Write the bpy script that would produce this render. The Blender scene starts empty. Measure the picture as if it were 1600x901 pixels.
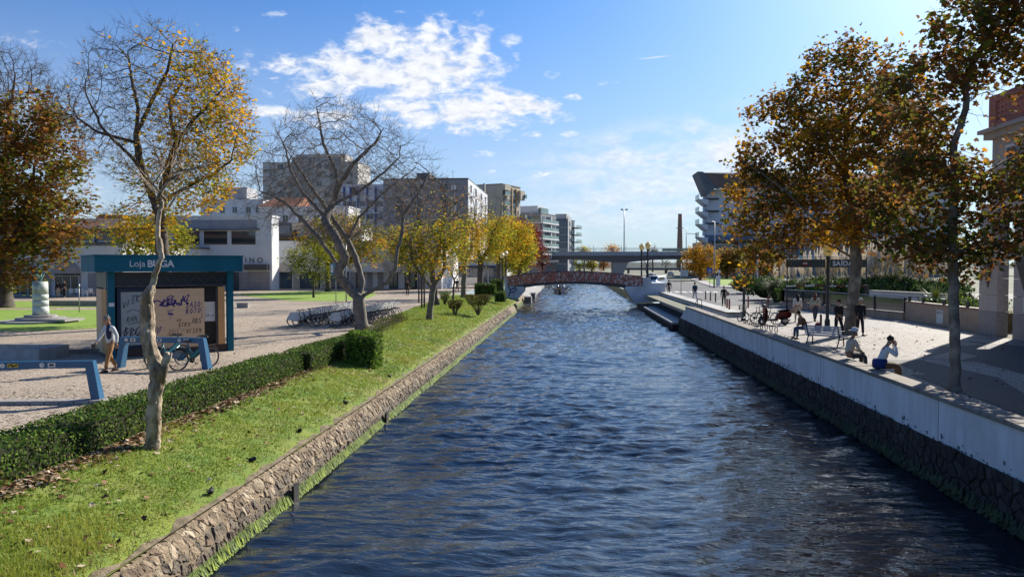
import bpy, math, random
import numpy as np
from mathutils import Vector, Matrix, Euler, noise
C = bpy.context.scene.collection
rad = math.radians
# ------------------------------------------------------------------ camera
CAM = Vector((0, 0, 3.3)); YAW = rad(4.43); PITCH = rad(-1.695); F = 1200.0
cd = bpy.data.cameras.new('camera'); cam = bpy.data.objects.new('camera', cd); C.objects.link(cam)
cd.sensor_width = 36; cd.lens = 36 * F / 1600; cd.clip_start = .1; cd.clip_end = 6000
cam.location = CAM; cam.rotation_euler = (rad(90) + PITCH, 0, YAW)
bpy.context.scene.camera = cam
RM = cam.rotation_euler.to_matrix()
# ------------------------------------------------------------------ sky, sun, exposure
SUN_AZ, SUN_EL = rad(37), rad(31)        # azimuth clockwise from +Y (the way the canal runs)
sun_dir = Vector((math.sin(SUN_AZ) * math.cos(SUN_EL), math.cos(SUN_AZ) * math.cos(SUN_EL), math.sin(SUN_EL)))
sd = bpy.data.lights.new('sun', 'SUN'); sun = bpy.data.objects.new('sun', sd); C.objects.link(sun)
sd.energy = 5.0; sd.angle = rad(.55); sd.color = (1, .93, .82)
sun.rotation_euler = sun_dir.to_track_quat('Z', 'Y').to_euler()
world = bpy.data.worlds.new('World'); bpy.context.scene.world = world; world.use_nodes = True
SKY_STRENGTH = .084

def build_world():
    nt = world.node_tree; N = nt.nodes; L = nt.links; N.clear()
    out = N.new('ShaderNodeOutputWorld'); bg = N.new('ShaderNodeBackground'); bg.inputs[1].default_value = SKY_STRENGTH
    L.new(bg.outputs[0], out.inputs[0])
    sky = N.new('ShaderNodeTexSky'); sky.sky_type = 'NISHITA'; sky.sun_disc = False
    sky.sun_elevation = SUN_EL; sky.sun_rotation = SUN_AZ
    sky.air_density = 1.0; sky.dust_density = 1.1; sky.ozone_density = 2.2; sky.altitude = 0
    tc = N.new('ShaderNodeTexCoord'); sep = N.new('ShaderNodeSeparateXYZ'); L.new(tc.outputs['Generated'], sep.inputs[0])
    def mth(op, a, b=None, c=None, clamp=False):
        n = N.new('ShaderNodeMath'); n.operation = op; n.use_clamp = clamp
        for i, s in enumerate((a, b, c)):
            if s is None: continue
            if isinstance(s, (int, float)): n.inputs[i].default_value = s
            else: L.new(s, n.inputs[i])
        return n.outputs[0]
    def smooth(x, a, b):
        n = N.new('ShaderNodeMapRange'); n.interpolation_type = 'SMOOTHSTEP'; n.inputs[1].default_value = a; n.inputs[2].default_value = b
        L.new(x, n.inputs[0]); return n.outputs[0]
    X, Y, Z = sep.outputs
    az = mth('ARCTAN2', X, Y); el = mth('ARCSINE', Z)
    # cloud deck coordinates (a plane overhead, so clouds flatten towards the horizon)
    zz = mth('MAXIMUM', mth('ADD', Z, .34), .06)
    cx = mth('DIVIDE', X, zz); cy = mth('DIVIDE', Y, zz)
    cmb = N.new('ShaderNodeCombineXYZ'); L.new(cx, cmb.inputs[0]); L.new(cy, cmb.inputs[1])
    def nz(scale, detail, rough, off=0, dist=0):
        n = N.new('ShaderNodeTexNoise'); n.inputs['Scale'].default_value = scale; n.inputs['Detail'].default_value = detail
        n.inputs['Roughness'].default_value = rough; n.inputs['Distortion'].default_value = dist
        mp = N.new('ShaderNodeMapping'); mp.inputs['Location'].default_value = (off, off * .7, off)
        L.new(cmb.outputs[0], mp.inputs[0]); L.new(mp.outputs[0], n.inputs[0]); return n.outputs[0]
    def ell(azc, elc, ra, re, rot=0.):
        u = mth('SUBTRACT', az, azc); v = mth('SUBTRACT', el, elc)
        c, s = math.cos(rot), math.sin(rot)
        uu = mth('DIVIDE', mth('ADD', mth('MULTIPLY', u, c), mth('MULTIPLY', v, s)), ra)
        vv = mth('DIVIDE', mth('SUBTRACT', mth('MULTIPLY', v, c), mth('MULTIPLY', u, s)), re)
        d = mth('SQRT', mth('ADD', mth('MULTIPLY', uu, uu), mth('MULTIPLY', vv, vv)))
        return d
    def pix(px, py):
        d = (RM @ Vector(((px - 800) / F, (450.5 - py) / F, -1))).normalized()
        return math.atan2(d.x, d.y), math.asin(d.z)
    n1 = nz(9.5, 7, .58, 3.3, .3); n2 = nz(2.2, 4, .55, 9.1); n3 = nz(30, 5, .58, 1.7, .4)
    body = mth('ADD', mth('MULTIPLY', n1, .82), mth('MULTIPLY', n3, .50))
    # main puffy bank: overlapping lobes
    field = None
    for (px, py, rx, ry, rot) in [(540, 112, 160, 60, .12), (690, 88, 125, 72, 0), (700, 150, 190, 56, -.25), (800, 172, 110, 30, -.1), (640, 165, 95, 48, 0), (600, 70, 90, 50, 0)]:
        a, e = pix(px, py); d = ell(a, e, rx / F, ry / F, rot)
        g = smooth(d, 1.25, .25); field = g if field is None else mth('MAXIMUM', field, g)
    m1 = smooth(mth('ADD', body, mth('MULTIPLY', field, .34)), .79, 1.03)
    m1 = mth('MULTIPLY', m1, smooth(field, .02, .25))
    small = None
    for (px, py, rx, ry) in [(795, 62, 34, 12), (863, 117, 19, 9), (950, 130, 24, 5), (897, 152, 20, 7), (888, 183, 38, 11), (890, 210, 22, 8), (755, 240, 34, 8),
                             (1045, 216, 28, 6), (430, 22, 26, 6), (365, 46, 16, 8), (420, 28, 22, 8), (745, 22, 18, 9), (830, 210, 24, 6), (770, 268, 12, 4), (845, 272, 30, 6),
                             (510, 185, 90, 22), (430, 175, 60, 12), (660, 20, 16, 8), (945, 250, 26, 10), (560, 26, 24, 7), (20, 190, 90, 60), (120, 290, 90, 80), (40, 60, 60, 30), (190, 310, 60, 60)]:
        a, e = pix(px, py); d = ell(a, e, rx / F, ry / F)
        k = .9 if (px > 200 and py > 60) else .6
        g = mth('MULTIPLY', smooth(d, 1.5, .3), k); small = g if small is None else mth('MAXIMUM', small, g)
    m2 = mth('MULTIPLY', smooth(mth('ADD', body, mth('MULTIPLY', small, .34)), .86, 1.16), smooth(small, 0, .3))
    # thin bright veils low in the east and around the sun
    a, e = pix(1090, 235); d = ell(a, e, 330 / F, 62 / F, .12); veil = smooth(d, 1.25, .1)
    a, e = pix(1060, 300); d = ell(a, e, 300 / F, 70 / F, .2); veil = mth('MAXIMUM', veil, mth('MULTIPLY', smooth(d, 1.3, .1), .8))
    m3 = mth('MULTIPLY', veil, smooth(mth('ADD', n1, mth('MULTIPLY', n2, .5)), .52, .90))
    a, e = pix(1022, 90); d = ell(a, e, 27 / F, 1.3 / F, .06); m1 = mth('MAXIMUM', m1, mth('MULTIPLY', smooth(d, 1.2, .3), .55))      # contrail
    # scattered clouds over the rest of the dome, outside the photographed part
    rest = mth('MULTIPLY', smooth(mth('ADD', mth('MULTIPLY', n1, .55), mth('MULTIPLY', n2, .6)), .66, .82), smooth(mth('ABSOLUTE', mth('ADD', az, .077)), .75, 1.1))
    m = mth('MAXIMUM', mth('MAXIMUM', m1, m2), mth('MAXIMUM', mth('MULTIPLY', m3, .9), mth('MULTIPLY', rest, .8)))
    m = mth('MULTIPLY', m, smooth(el, .0, .08), clamp=True)
    # cloud brightness: white, a little greyer in the thick middle
    shade = N.new('ShaderNodeMapRange'); shade.inputs[1].default_value = .35; shade.inputs[2].default_value = .75; shade.inputs[3].default_value = 6.2; shade.inputs[4].default_value = 8.2
    L.new(n3, shade.inputs[0])
    cc = N.new('ShaderNodeCombineColor')
    L.new(mth('MULTIPLY', shade.outputs[0], .955), cc.inputs[0]); L.new(mth('MULTIPLY', shade.outputs[0], .99), cc.inputs[1]); L.new(mth('MULTIPLY', shade.outputs[0], 1.07), cc.inputs[2])
    # humid air: the sky whitens towards the horizon and the sun
    hz = N.new('ShaderNodeMix'); hz.data_type = 'RGBA'
    dotn = N.new('ShaderNodeVectorMath'); dotn.operation = 'DOT_PRODUCT'; L.new(tc.outputs['Generated'], dotn.inputs[0]); dotn.inputs[1].default_value = sun_dir
    glow = mth('POWER', mth('MAXIMUM', dotn.outputs['Value'], 0), 14)
    glow = mth('MULTIPLY', glow, .8)
    low = mth('MULTIPLY', smooth(el, .38, -.02), .62)
    fac = mth('MAXIMUM', mth('MINIMUM', mth('ADD', glow, low), .9), 0)
    mult = N.new('ShaderNodeMix'); mult.data_type = 'RGBA'; mult.blend_type = 'MULTIPLY'; mult.inputs[0].default_value = 1
    L.new(sky.outputs[0], mult.inputs[6]); mult.inputs[7].default_value = SKY_TINT
    L.new(fac, hz.inputs[0]); L.new(mult.outputs[2], hz.inputs[6]); hz.inputs[7].default_value = (5.5, 6.0, 6.45, 1)
    mx = N.new('ShaderNodeMix'); mx.data_type = 'RGBA'
    L.new(m, mx.inputs[0]); L.new(hz.outputs[2], mx.inputs[6]); L.new(cc.outputs[0], mx.inputs[7])
    aur = N.new('ShaderNodeVectorMath'); aur.operation = 'SCALE'; aur.inputs[0].default_value = (1, .96, .90)      # the sun's aureole in humid air
    dp = mth('MAXIMUM', dotn.outputs['Value'], 0); L.new(mth('ADD', mth('MULTIPLY', mth('POWER', dp, 26), 5.), mth('MULTIPLY', mth('POWER', dp, 160), 30.)), aur.inputs[3])
    ad = N.new('ShaderNodeVectorMath'); ad.operation = 'ADD'; L.new(mx.outputs[2], ad.inputs[0]); L.new(aur.outputs[0], ad.inputs[1])
    L.new(ad.outputs[0], bg.inputs[0])
SKY_TINT = (.33, .66, 1.08, 1)
build_world()
sc = bpy.context.scene
sc.view_settings.view_transform = 'Standard'; sc.view_settings.look = 'None'; sc.view_settings.exposure = .68; sc.view_settings.gamma = 1
sc.view_settings.use_curve_mapping = False
sc.cycles.max_bounces = 7; sc.cycles.diffuse_bounces = 3; sc.cycles.glossy_bounces = 3; sc.cycles.transparent_max_bounces = 8; sc.cycles.transmission_bounces = 4
sc.cycles.use_denoising = True; sc.cycles.sample_clamp_indirect = 6; sc.cycles.caustics_reflective = False; sc.cycles.caustics_refractive = False

def ray(px, py): return (RM @ Vector(((px - 800) / F, (450.5 - py) / F, -1)))
def G(px, py, z=0.):                      # the point of the level z that the photograph shows at a pixel
    d = ray(px, py); t = (z - CAM.z) / d.z; return CAM + d * t
def P(px, py, Y):                         # the point at the distance Y along the canal
    d = ray(px, py); t = (Y - CAM.y) / d.y; return CAM + d * t

# ------------------------------------------------------------------ materials
MATS = {}
def M(name, c1, c2=None, scale=3., rough=.7, bump=0., bscale=None, metal=0., spec=.5, detail=5, trans=0., stretch=None, contrast=(.35, .65), c3=None, s3=.6):
    """procedural: noise between two colours, fine bump, optional third colour in large patches"""
    if name in MATS: return MATS[name]
    m = bpy.data.materials.new(name); m.use_nodes = True; MATS[name] = m
    nt = m.node_tree; N = nt.nodes; L = nt.links; b = N['Principled BSDF']
    b.inputs['Roughness'].default_value = rough; b.inputs['Metallic'].default_value = metal; b.inputs['Specular IOR Level'].default_value = spec
    if c2 is None: c2 = tuple(x * .82 for x in c1)
    tc = N.new('ShaderNodeTexCoord'); src = tc.outputs['Object']
    if stretch:
        mp = N.new('ShaderNodeMapping'); mp.inputs['Scale'].default_value = stretch; L.new(src, mp.inputs[0]); src = mp.outputs[0]
    n = N.new('ShaderNodeTexNoise'); n.inputs['Scale'].default_value = scale; n.inputs['Detail'].default_value = detail; L.new(src, n.inputs[0])
    r = N.new('ShaderNodeValToRGB'); r.color_ramp.elements[0].position = contrast[0]; r.color_ramp.elements[1].position = contrast[1]
    r.color_ramp.elements[0].color = (*c1, 1); r.color_ramp.elements[1].color = (*c2, 1); L.new(n.outputs[0], r.inputs[0])
    col = r.outputs[0]
    if c3:
        n3 = N.new('ShaderNodeTexNoise'); n3.inputs['Scale'].default_value = s3; n3.inputs['Detail'].default_value = 4; L.new(tc.outputs['Object'], n3.inputs[0])
        mr = N.new('ShaderNodeMapRange'); mr.inputs[1].default_value = .5; mr.inputs[2].default_value = .68; L.new(n3.outputs[0], mr.inputs[0])
        mx = N.new('ShaderNodeMix'); mx.data_type = 'RGBA'; L.new(mr.outputs[0], mx.inputs[0]); L.new(col, mx.inputs[6]); mx.inputs[7].default_value = (*c3, 1); col = mx.outputs[2]
    L.new(col, b.inputs['Base Color'])
    if bump:
        nb = N.new('ShaderNodeTexNoise'); nb.inputs['Scale'].default_value = bscale or scale * 6; nb.inputs['Detail'].default_value = 4; L.new(src, nb.inputs[0])
        bp = N.new('ShaderNodeBump'); bp.inputs['Strength'].default_value = min(1, bump); bp.inputs['Distance'].default_value = .03; L.new(nb.outputs[0], bp.inputs['Height']); L.new(bp.outputs[0], b.inputs['Normal'])
    if trans:
        t = N.new('ShaderNodeBsdfTranslucent'); L.new(col, t.inputs[0]); ms = N.new('ShaderNodeMixShader'); ms.inputs[0].default_value = trans
        o = N['Material Output']; L.new(b.outputs[0], ms.inputs[1]); L.new(t.outputs[0], ms.inputs[2]); L.new(ms.outputs[0], o.inputs[0])
    return m
def glassm(name, col=(.02, .03, .035), rough=.06):
    return M(name, col, tuple(x * 1.6 for x in col), scale=.4, rough=rough, spec=.8)
def leafm(name, col, t=.42, var=.35):
    return M(name, col, tuple(min(1, x * (1 + var)) for x in col), scale=1.1, rough=.75, trans=t, spec=.12)

# ------------------------------------------------------------------ mesh collector
class MB:
    def __init__(s): s.v = []; s.f = []; s.m = []; s.sm = []
    def add(s, vs, fs, mi=0, smooth=False):
        o = len(s.v); s.v.extend([tuple(v) for v in vs])
        for f in fs: s.f.append(tuple(i + o for i in f)); s.m.append(mi); s.sm.append(smooth)
        return s
    def box(s, c, d, rz=0, mi=0, rot=None, taper=1.):
        x, y, z = d[0] / 2, d[1] / 2, d[2] / 2
        R = rot if rot is not None else Matrix.Rotation(rz, 3, 'Z')
        vs = [Vector(c) + R @ Vector((sx * x * (taper if sz > 0 else 1), sy * y * (taper if sz > 0 else 1), sz * z)) for sz in (-1, 1) for sy in (-1, 1) for sx in (-1, 1)]
        return s.add(vs, [(0, 2, 3, 1), (4, 5, 7, 6), (0, 1, 5, 4), (2, 6, 7, 3), (0, 4, 6, 2), (1, 3, 7, 5)], mi)
    def bx(s, x0, x1, y0, y1, z0, z1, mi=0):
        return s.box(((x0 + x1) / 2, (y0 + y1) / 2, (z0 + z1) / 2), (abs(x1 - x0), abs(y1 - y0), abs(z1 - z0)), mi=mi)
    def beam(s, p, q, w, h, mi=0, up=(0, 0, 1)):
        p = Vector(p); q = Vector(q); t = (q - p); ln = t.length; t.normalize(); u = Vector(up)
        if abs(t.dot(u)) > .98: u = Vector((0, 1, 0))
        a = t.cross(u).normalized(); b = a.cross(t)
        R = Matrix((a, t, b)).transposed()
        return s.box((p + q) / 2, (w, ln, h), rot=R, mi=mi)
    def tube(s, pts, r, n=6, mi=0, cap=True, smooth=True, closed=False):
        pts = [Vector(p) for p in pts]; k = len(pts)
        rs = r if isinstance(r, (list, tuple)) else [r] * k
        vs = []; nrm = None
        for i, p in enumerate(pts):
            if closed: t = pts[(i + 1) % k] - pts[i - 1]
            else: t = pts[min(i + 1, k - 1)] - pts[max(i - 1, 0)]
            if t.length < 1e-9: t = Vector((0, 0, 1))
            t.normalize()
            if nrm is None: nrm = t.orthogonal().normalized()
            nrm = nrm - t * nrm.dot(t)
            if nrm.length < 1e-6: nrm = t.orthogonal()
            nrm.normalize(); bn = t.cross(nrm)
            for j in range(n):
                a = 2 * math.pi * j / n; vs.append(p + (nrm * math.cos(a) + bn * math.sin(a)) * rs[i])
        fs = []
        for i in range(k if closed else k - 1):
            i2 = (i + 1) % k
            for j in range(n): fs.append((i * n + j, i * n + (j + 1) % n, i2 * n + (j + 1) % n, i2 * n + j))
        if cap and not closed: fs.append(tuple(range(n - 1, -1, -1))); fs.append(tuple((k - 1) * n + j for j in range(n)))
        return s.add(vs, fs, mi, smooth)
    def lathe(s, prof, c=(0, 0, 0), n=12, mi=0, smooth=True, sx=1, sy=1):
        vs = []
        for (r, z) in prof:
            for j in range(n): a = 2 * math.pi * j / n; vs.append((c[0] + r * sx * math.cos(a), c[1] + r * sy * math.sin(a), c[2] + z))
        fs = [(i * n + j, i * n + (j + 1) % n, (i + 1) * n + (j + 1) % n, (i + 1) * n + j) for i in range(len(prof) - 1) for j in range(n)]
        fs.append(tuple(range(n - 1, -1, -1))); fs.append(tuple((len(prof) - 1) * n + j for j in range(n)))
        return s.add(vs, fs, mi, smooth)
    def ball(s, c, r, n=10, m=7, mi=0, rot=None):
        r = r if isinstance(r, (tuple, list)) else (r, r, r); vs = []; fs = []
        for i in range(1, m):
            ph = math.pi * i / m
            for j in range(n):
                a = 2 * math.pi * j / n; v = Vector((r[0] * math.sin(ph) * math.cos(a), r[1] * math.sin(ph) * math.sin(a), r[2] * math.cos(ph)))
                vs.append(Vector(c) + (rot @ v if rot is not None else v))
        tz = Vector((0, 0, r[2])); tz = rot @ tz if rot is not None else tz
        vs.append(Vector(c) + tz); vs.append(Vector(c) - tz); T, B = len(vs) - 2, len(vs) - 1
        for i in range(m - 2):
            for j in range(n): fs.append((i * n + j, (i + 1) * n + j, (i + 1) * n + (j + 1) % n, i * n + (j + 1) % n))
        for j in range(n): fs.append((T, j, (j + 1) % n)); fs.append((B, (m - 2) * n + (j + 1) % n, (m - 2) * n + j))
        return s.add(vs, fs, mi, True)
    def prism(s, poly, ext, mi=0, bevel=0.):
        """poly: 3-D points in order, extruded by the vector ext"""
        n = len(poly); P0 = [Vector(p) for p in poly]; e = Vector(ext)
        c = sum(P0, Vector()) / n
        if bevel:
            k = bevel / max(1e-6, sum((p - c).length for p in P0) / n)
            P1 = [p + e * .7 for p in P0]; P2 = [c + (p - c) * (1 - k) + e for p in P0]
            vs = P0 + P1 + P2
            fs = [(i, (i + 1) % n, n + (i + 1) % n, n + i) for i in range(n)] + [(n + i, n + (i + 1) % n, 2 * n + (i + 1) % n, 2 * n + i) for i in range(n)] + [tuple(range(2 * n, 3 * n))]
        else:
            vs = P0 + [p + e for p in P0]
            fs = [(i, (i + 1) % n, n + (i + 1) % n, n + i) for i in range(n)] + [tuple(range(n, 2 * n)), tuple(range(n - 1, -1, -1))]
        return s.add(vs, fs, mi)
    def sheet(s, pts, mi=0): return s.add(pts, [tuple(range(len(pts)))], mi)
    def build(s, name, mats, parent=None, kind=None, label=None, cat=None, group=None, loc=None, rz=0):
        me = bpy.data.meshes.new(name); me.from_pydata(s.v, [], s.f)
        mats = mats if isinstance(mats, (list, tuple)) else [mats]
        for m in mats: me.materials.append(m)
        me.polygons.foreach_set('material_index', s.m); me.polygons.foreach_set('use_smooth', s.sm); me.update()
        o = bpy.data.objects.new(name, me); C.objects.link(o)
        if parent is not None: o.parent = parent
        if kind: o['kind'] = kind
        if loc is not None: o.location = loc; o.rotation_euler = (0, 0, rz)
        if label: o['label'] = label
        if cat: o['category'] = cat
        if group: o['group'] = group
        return o
def thing(name, label, cat, loc=(0, 0, 0), rz=0, group=None):
    o = bpy.data.objects.new(name, None); C.objects.link(o); o.location = loc; o.rotation_euler = (0, 0, rz)
    o['label'] = label; o['category'] = cat
    if group: o['group'] = group
    return o
KIDS = {}
def kids(o):
    return [c for c in bpy.data.objects if c.parent is o]
def record(o):                        # remember the tree of a prototype once, so that copying stays quick
    KIDS[o.name] = [(c, record(c)) for c in kids(o)]; return KIDS[o.name]
def dup(o, loc, rz, label=None, group=None, scale=None):
    if o.name not in KIDS: record(o)
    def rec(src, tree, par):
        c = src.copy(); C.objects.link(c)
        if par is not None: c.parent = par
        for (k, t) in tree: rec(k, t, c)
        return c
    r = rec(o, KIDS[o.name], None); r.location = loc; r.rotation_euler = (0, 0, rz)
    if label: r['label'] = label
    if group: r['group'] = group
    if scale: r.scale = (scale,) * 3 if isinstance(scale, (int, float)) else scale
    return r
def text_mesh(txt, size, name, mat, parent, loc, rot, depth=.01, space=1., shear=0., bold=0.):
    cu = bpy.data.curves.new('t', 'FONT'); cu.body = txt; cu.size = size; cu.extrude = depth; cu.space_character = space; cu.align_x = 'CENTER'; cu.align_y = 'CENTER'; cu.shear = shear; cu.offset = bold
    t = bpy.data.objects.new('t', cu); C.objects.link(t); dg = bpy.context.evaluated_depsgraph_get()
    me = bpy.data.meshes.new_from_object(t.evaluated_get(dg)); bpy.data.objects.remove(t)
    me.materials.clear(); me.materials.append(mat); o = bpy.data.objects.new(name, me); C.objects.link(o); o.parent = parent
    o.location = loc; o.rotation_euler = rot; return o
def voronoi(x0, x1, y0, y1, n, rng, asp=1., minarea=0.):
    """irregular stone outlines in a strip: Voronoi cells clipped against their neighbours"""
    cell = math.sqrt((x1 - x0) * (y1 - y0) / n); nx = max(1, round((x1 - x0) / (cell * asp))); ny = max(1, round((y1 - y0) / cell * asp))
    S = {}
    for i in range(-1, nx + 1):
        for j in range(-1, ny + 1):
            S[i, j] = (x0 + (i + .5 + (j % 2) * .4 + rng.uniform(-.36, .36)) * (x1 - x0) / nx, y0 + (j + .5 + rng.uniform(-.36, .36)) * (y1 - y0) / ny)
    out = []
    for i in range(nx):
        for j in range(ny):
            c = S[i, j]; poly = [(x0, y0), (x1, y0), (x1, y1), (x0, y1)]
            w = 2.2 * (x1 - x0) / nx; poly = [(max(x0, c[0] - w), y0), (min(x1, c[0] + w), y0), (min(x1, c[0] + w), y1), (max(x0, c[0] - w), y1)]
            for a in range(-2, 3):
                for b in range(-2, 3):
                    q = S.get((i + a, j + b))
                    if q is None or q is c: continue
                    mx, my = (c[0] + q[0]) / 2, (c[1] + q[1]) / 2; nx_, ny_ = q[0] - c[0], q[1] - c[1]; new = []
                    for k in range(len(poly)):
                        p, r = poly[k], poly[(k + 1) % len(poly)]
                        dp = (p[0] - mx) * nx_ + (p[1] - my) * ny_; dr = (r[0] - mx) * nx_ + (r[1] - my) * ny_
                        if dp <= 0: new.append(p)
                        if dp * dr < 0: t = dp / (dp - dr); new.append((p[0] + (r[0] - p[0]) * t, p[1] + (r[1] - p[1]) * t))
                    poly = new
                    if len(poly) < 3: break
                if len(poly) < 3: break
            if len(poly) >= 3: out.append(poly)
    return out
def shrink(poly, g):
    n = len(poly); cx = sum(p[0] for p in poly) / n; cy = sum(p[1] for p in poly) / n
    r = sum(math.hypot(p[0] - cx, p[1] - cy) for p in poly) / n; k = max(.3, 1 - g / max(r, 1e-4))
    return [(cx + (p[0] - cx) * k, cy + (p[1] - cy) * k) for p in poly]
# ------------------------------------------------------------------ special materials
def cobble_mat(name, c1, c2, joint, scale, bump=.5, c3=None, course=None):
    m = bpy.data.materials.new(name); m.use_nodes = True; nt = m.node_tree; N = nt.nodes; L = nt.links; b = N['Principled BSDF']; b.inputs['Roughness'].default_value = .75; b.inputs['Specular IOR Level'].default_value = .3
    tc = N.new('ShaderNodeTexCoord'); v = N.new('ShaderNodeTexVoronoi'); v.inputs['Scale'].default_value = scale; v.inputs['Randomness'].default_value = .55
    mp = N.new('ShaderNodeMapping'); mp.inputs['Rotation'].default_value = (0, 0, .5); L.new(tc.outputs['Object'], mp.inputs[0])
    dn = N.new('ShaderNodeTexNoise'); dn.inputs['Scale'].default_value = .25; L.new(tc.outputs['Object'], dn.inputs[0])
    am = N.new('ShaderNodeMix'); am.data_type = 'VECTOR'; am.inputs[0].default_value = .12; L.new(mp.outputs[0], am.inputs[4]); L.new(dn.outputs[1], am.inputs[5])
    L.new(am.outputs[1], v.inputs[0])
    ve = N.new('ShaderNodeTexVoronoi'); ve.feature = 'DISTANCE_TO_EDGE'; ve.inputs['Scale'].default_value = scale; ve.inputs['Randomness'].default_value = .55; L.new(am.outputs[1], ve.inputs[0])
    r = N.new('ShaderNodeValToRGB'); r.color_ramp.elements[0].color = (*c1, 1); r.color_ramp.elements[1].color = (*c2, 1); L.new(v.outputs['Color'], r.inputs[0])
    n = N.new('ShaderNodeTexNoise'); n.inputs['Scale'].default_value = .35; n.inputs['Detail'].default_value = 6; L.new(tc.outputs['Object'], n.inputs[0])
    mr = N.new('ShaderNodeMapRange'); mr.inputs[1].default_value = .42; mr.inputs[2].default_value = .68; L.new(n.outputs[0], mr.inputs[0])
    mx = N.new('ShaderNodeMix'); mx.data_type = 'RGBA'; L.new(mr.outputs[0], mx.inputs[0]); L.new(r.outputs[0], mx.inputs[6]); mx.inputs[7].default_value = (*(c3 or tuple(x * .72 for x in c1)), 1)
    mj = N.new('ShaderNodeMapRange'); mj.inputs[1].default_value = .02; mj.inputs[2].default_value = .1; L.new(ve.outputs[0], mj.inputs[0])
    mz = N.new('ShaderNodeMix'); mz.data_type = 'RGBA'; L.new(mj.outputs[0], mz.inputs[0]); mz.inputs[6].default_value = (*joint, 1); L.new(mx.outputs[2], mz.inputs[7]); L.new(mz.outputs[2], b.inputs['Base Color'])
    bp = N.new('ShaderNodeBump'); bp.inputs['Strength'].default_value = bump; bp.inputs['Distance'].default_value = .02; L.new(mj.outputs[0], bp.inputs['Height']); L.new(bp.outputs[0], b.inputs['Normal'])
    return m
def water_mat():
    m = bpy.data.materials.new('canal_water'); m.use_nodes = True; nt = m.node_tree; N = nt.nodes; L = nt.links; b = N['Principled BSDF']
    b.inputs['Roughness'].default_value = .03; b.inputs['IOR'].default_value = 1.40; b.inputs['Specular IOR Level'].default_value = 1.0
    tc = N.new('ShaderNodeTexCoord')
    n0 = N.new('ShaderNodeTexNoise'); n0.inputs['Scale'].default_value = .12; L.new(tc.outputs['Object'], n0.inputs[0])
    r = N.new('ShaderNodeValToRGB'); r.color_ramp.elements[0].color = (.009, .014, .020, 1); r.color_ramp.elements[1].color = (.016, .023, .032, 1); L.new(n0.outputs[0], r.inputs[0]); L.new(r.outputs[0], b.inputs['Base Color'])
    prev = None
    for sc_, st, dist, sx, det in ((1.8, .7, .07, .36, 3), (6.5, .8, .030, .45, 3)):
        mp = N.new('ShaderNodeMapping'); mp.inputs['Scale'].default_value = (sx, 1.15, 1); mp.inputs['Rotation'].default_value = (0, 0, .22); L.new(tc.outputs['Object'], mp.inputs[0])
        n = N.new('ShaderNodeTexNoise'); n.inputs['Scale'].default_value = sc_; n.inputs['Detail'].default_value = det; n.inputs['Distortion'].default_value = .5; L.new(mp.outputs[0], n.inputs[0])
        bp = N.new('ShaderNodeBump'); bp.inputs['Strength'].default_value = st; bp.inputs['Distance'].default_value = dist; L.new(n.outputs[0], bp.inputs['Height'])
        if prev is not None: L.new(prev.outputs[0], bp.inputs['Normal'])
        prev = bp
    L.new(prev.outputs[0], b.inputs['Normal'])
    return m
COBBLE = cobble_mat('granite_setts', (.56, .46, .35), (.36, .29, .22), (.13, .10, .07), 8.5, .6, (.40, .325, .245))
COBBLE2 = cobble_mat('limestone_calcada', (.42, .39, .35), (.29, .265, .235), (.13, .115, .10), 10, .45, (.30, .275, .245))
COBBLE_D = cobble_mat('dark_calcada', (.10, .105, .12), (.055, .06, .07), (.03, .03, .03), 12, .35, (.08, .08, .09))
COBBLE_T = cobble_mat('tan_calcada', (.36, .32, .285), (.27, .235, .205), (.12, .10, .085), 12, .35, (.30, .27, .24))
STONE = M('tan_rubble_stone', (.36, .275, .18), (.20, .15, .095), 7, .9, 1., 26, c3=(.42, .35, .25), s3=2.6, contrast=(.4, .6), detail=9)
STONE_L = M('pale_rubble_stone', (.50, .41, .29), (.36, .28, .19), 7, .9, 1., 26)
STONE_D = M('brown_rubble_stone', (.20, .145, .095), (.12, .085, .055), 6, .9, .8, 20)
STONE_W = M('wet_stained_stone', (.13, .095, .06), (.07, .055, .035), 7, .7, 1., 24)
MORTAR = M('old_mortar', (.27, .205, .135), (.17, .13, .085), 7, .95, .9, 25)
DIRT = M('bare_soil', (.24, .19, .12), (.12, .095, .055), 5, .95, .8, 30)
ALGAE = M('green_algae', (.13, .20, .018), (.05, .085, .015), 9, .7, .8, 30)
ALGAE_D = M('dark_algae', (.025, .05, .012), (.012, .022, .01), 6, .8, .7, 22)
RUB_D = M('wet_rubble', (.030, .026, .022), (.016, .014, .013), 4, .85, .9, 14, c3=(.055, .05, .045), s3=1.2)
WHITE = M('aged_white_render', (.74, .75, .76), (.62, .63, .64), 1.4, .8, .25, 20, c3=(.55, .56, .57), s3=.8, detail=8)
GRANITE = M('grey_granite', (.36, .34, .32), (.25, .235, .22), 14, .75, .3, 40)
GRANITE_W = M('weathered_coping_stone', (.27, .235, .195), (.16, .135, .11), 5, .85, .6, 20)
CONC = M('pale_concrete', (.42, .41, .39), (.33, .32, .30), 4, .8, .3, 25)
CONC_D = M('dark_concrete', (.17, .17, .175), (.11, .11, .115), 3, .85, .3, 18)
ASPHALT = M('asphalt', (.075, .075, .078), (.05, .05, .053), 3, .8, .3, 60, c3=(.10, .10, .10), s3=.25)
PAINT_W = M('white_road_paint', (.75, .75, .73), (.62, .62, .6), 4, .7)
GRASS = M('lawn_soil_grass', (.12, .205, .022), (.22, .27, .036), 2.2, .9, .8, 60, c3=(.27, .24, .07), s3=.45, detail=8)
GRASS_FAR = M('far_lawn', (.15, .26, .024), (.24, .34, .034), 1.2, .9, .6, 20)
WL = -1.42
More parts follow.
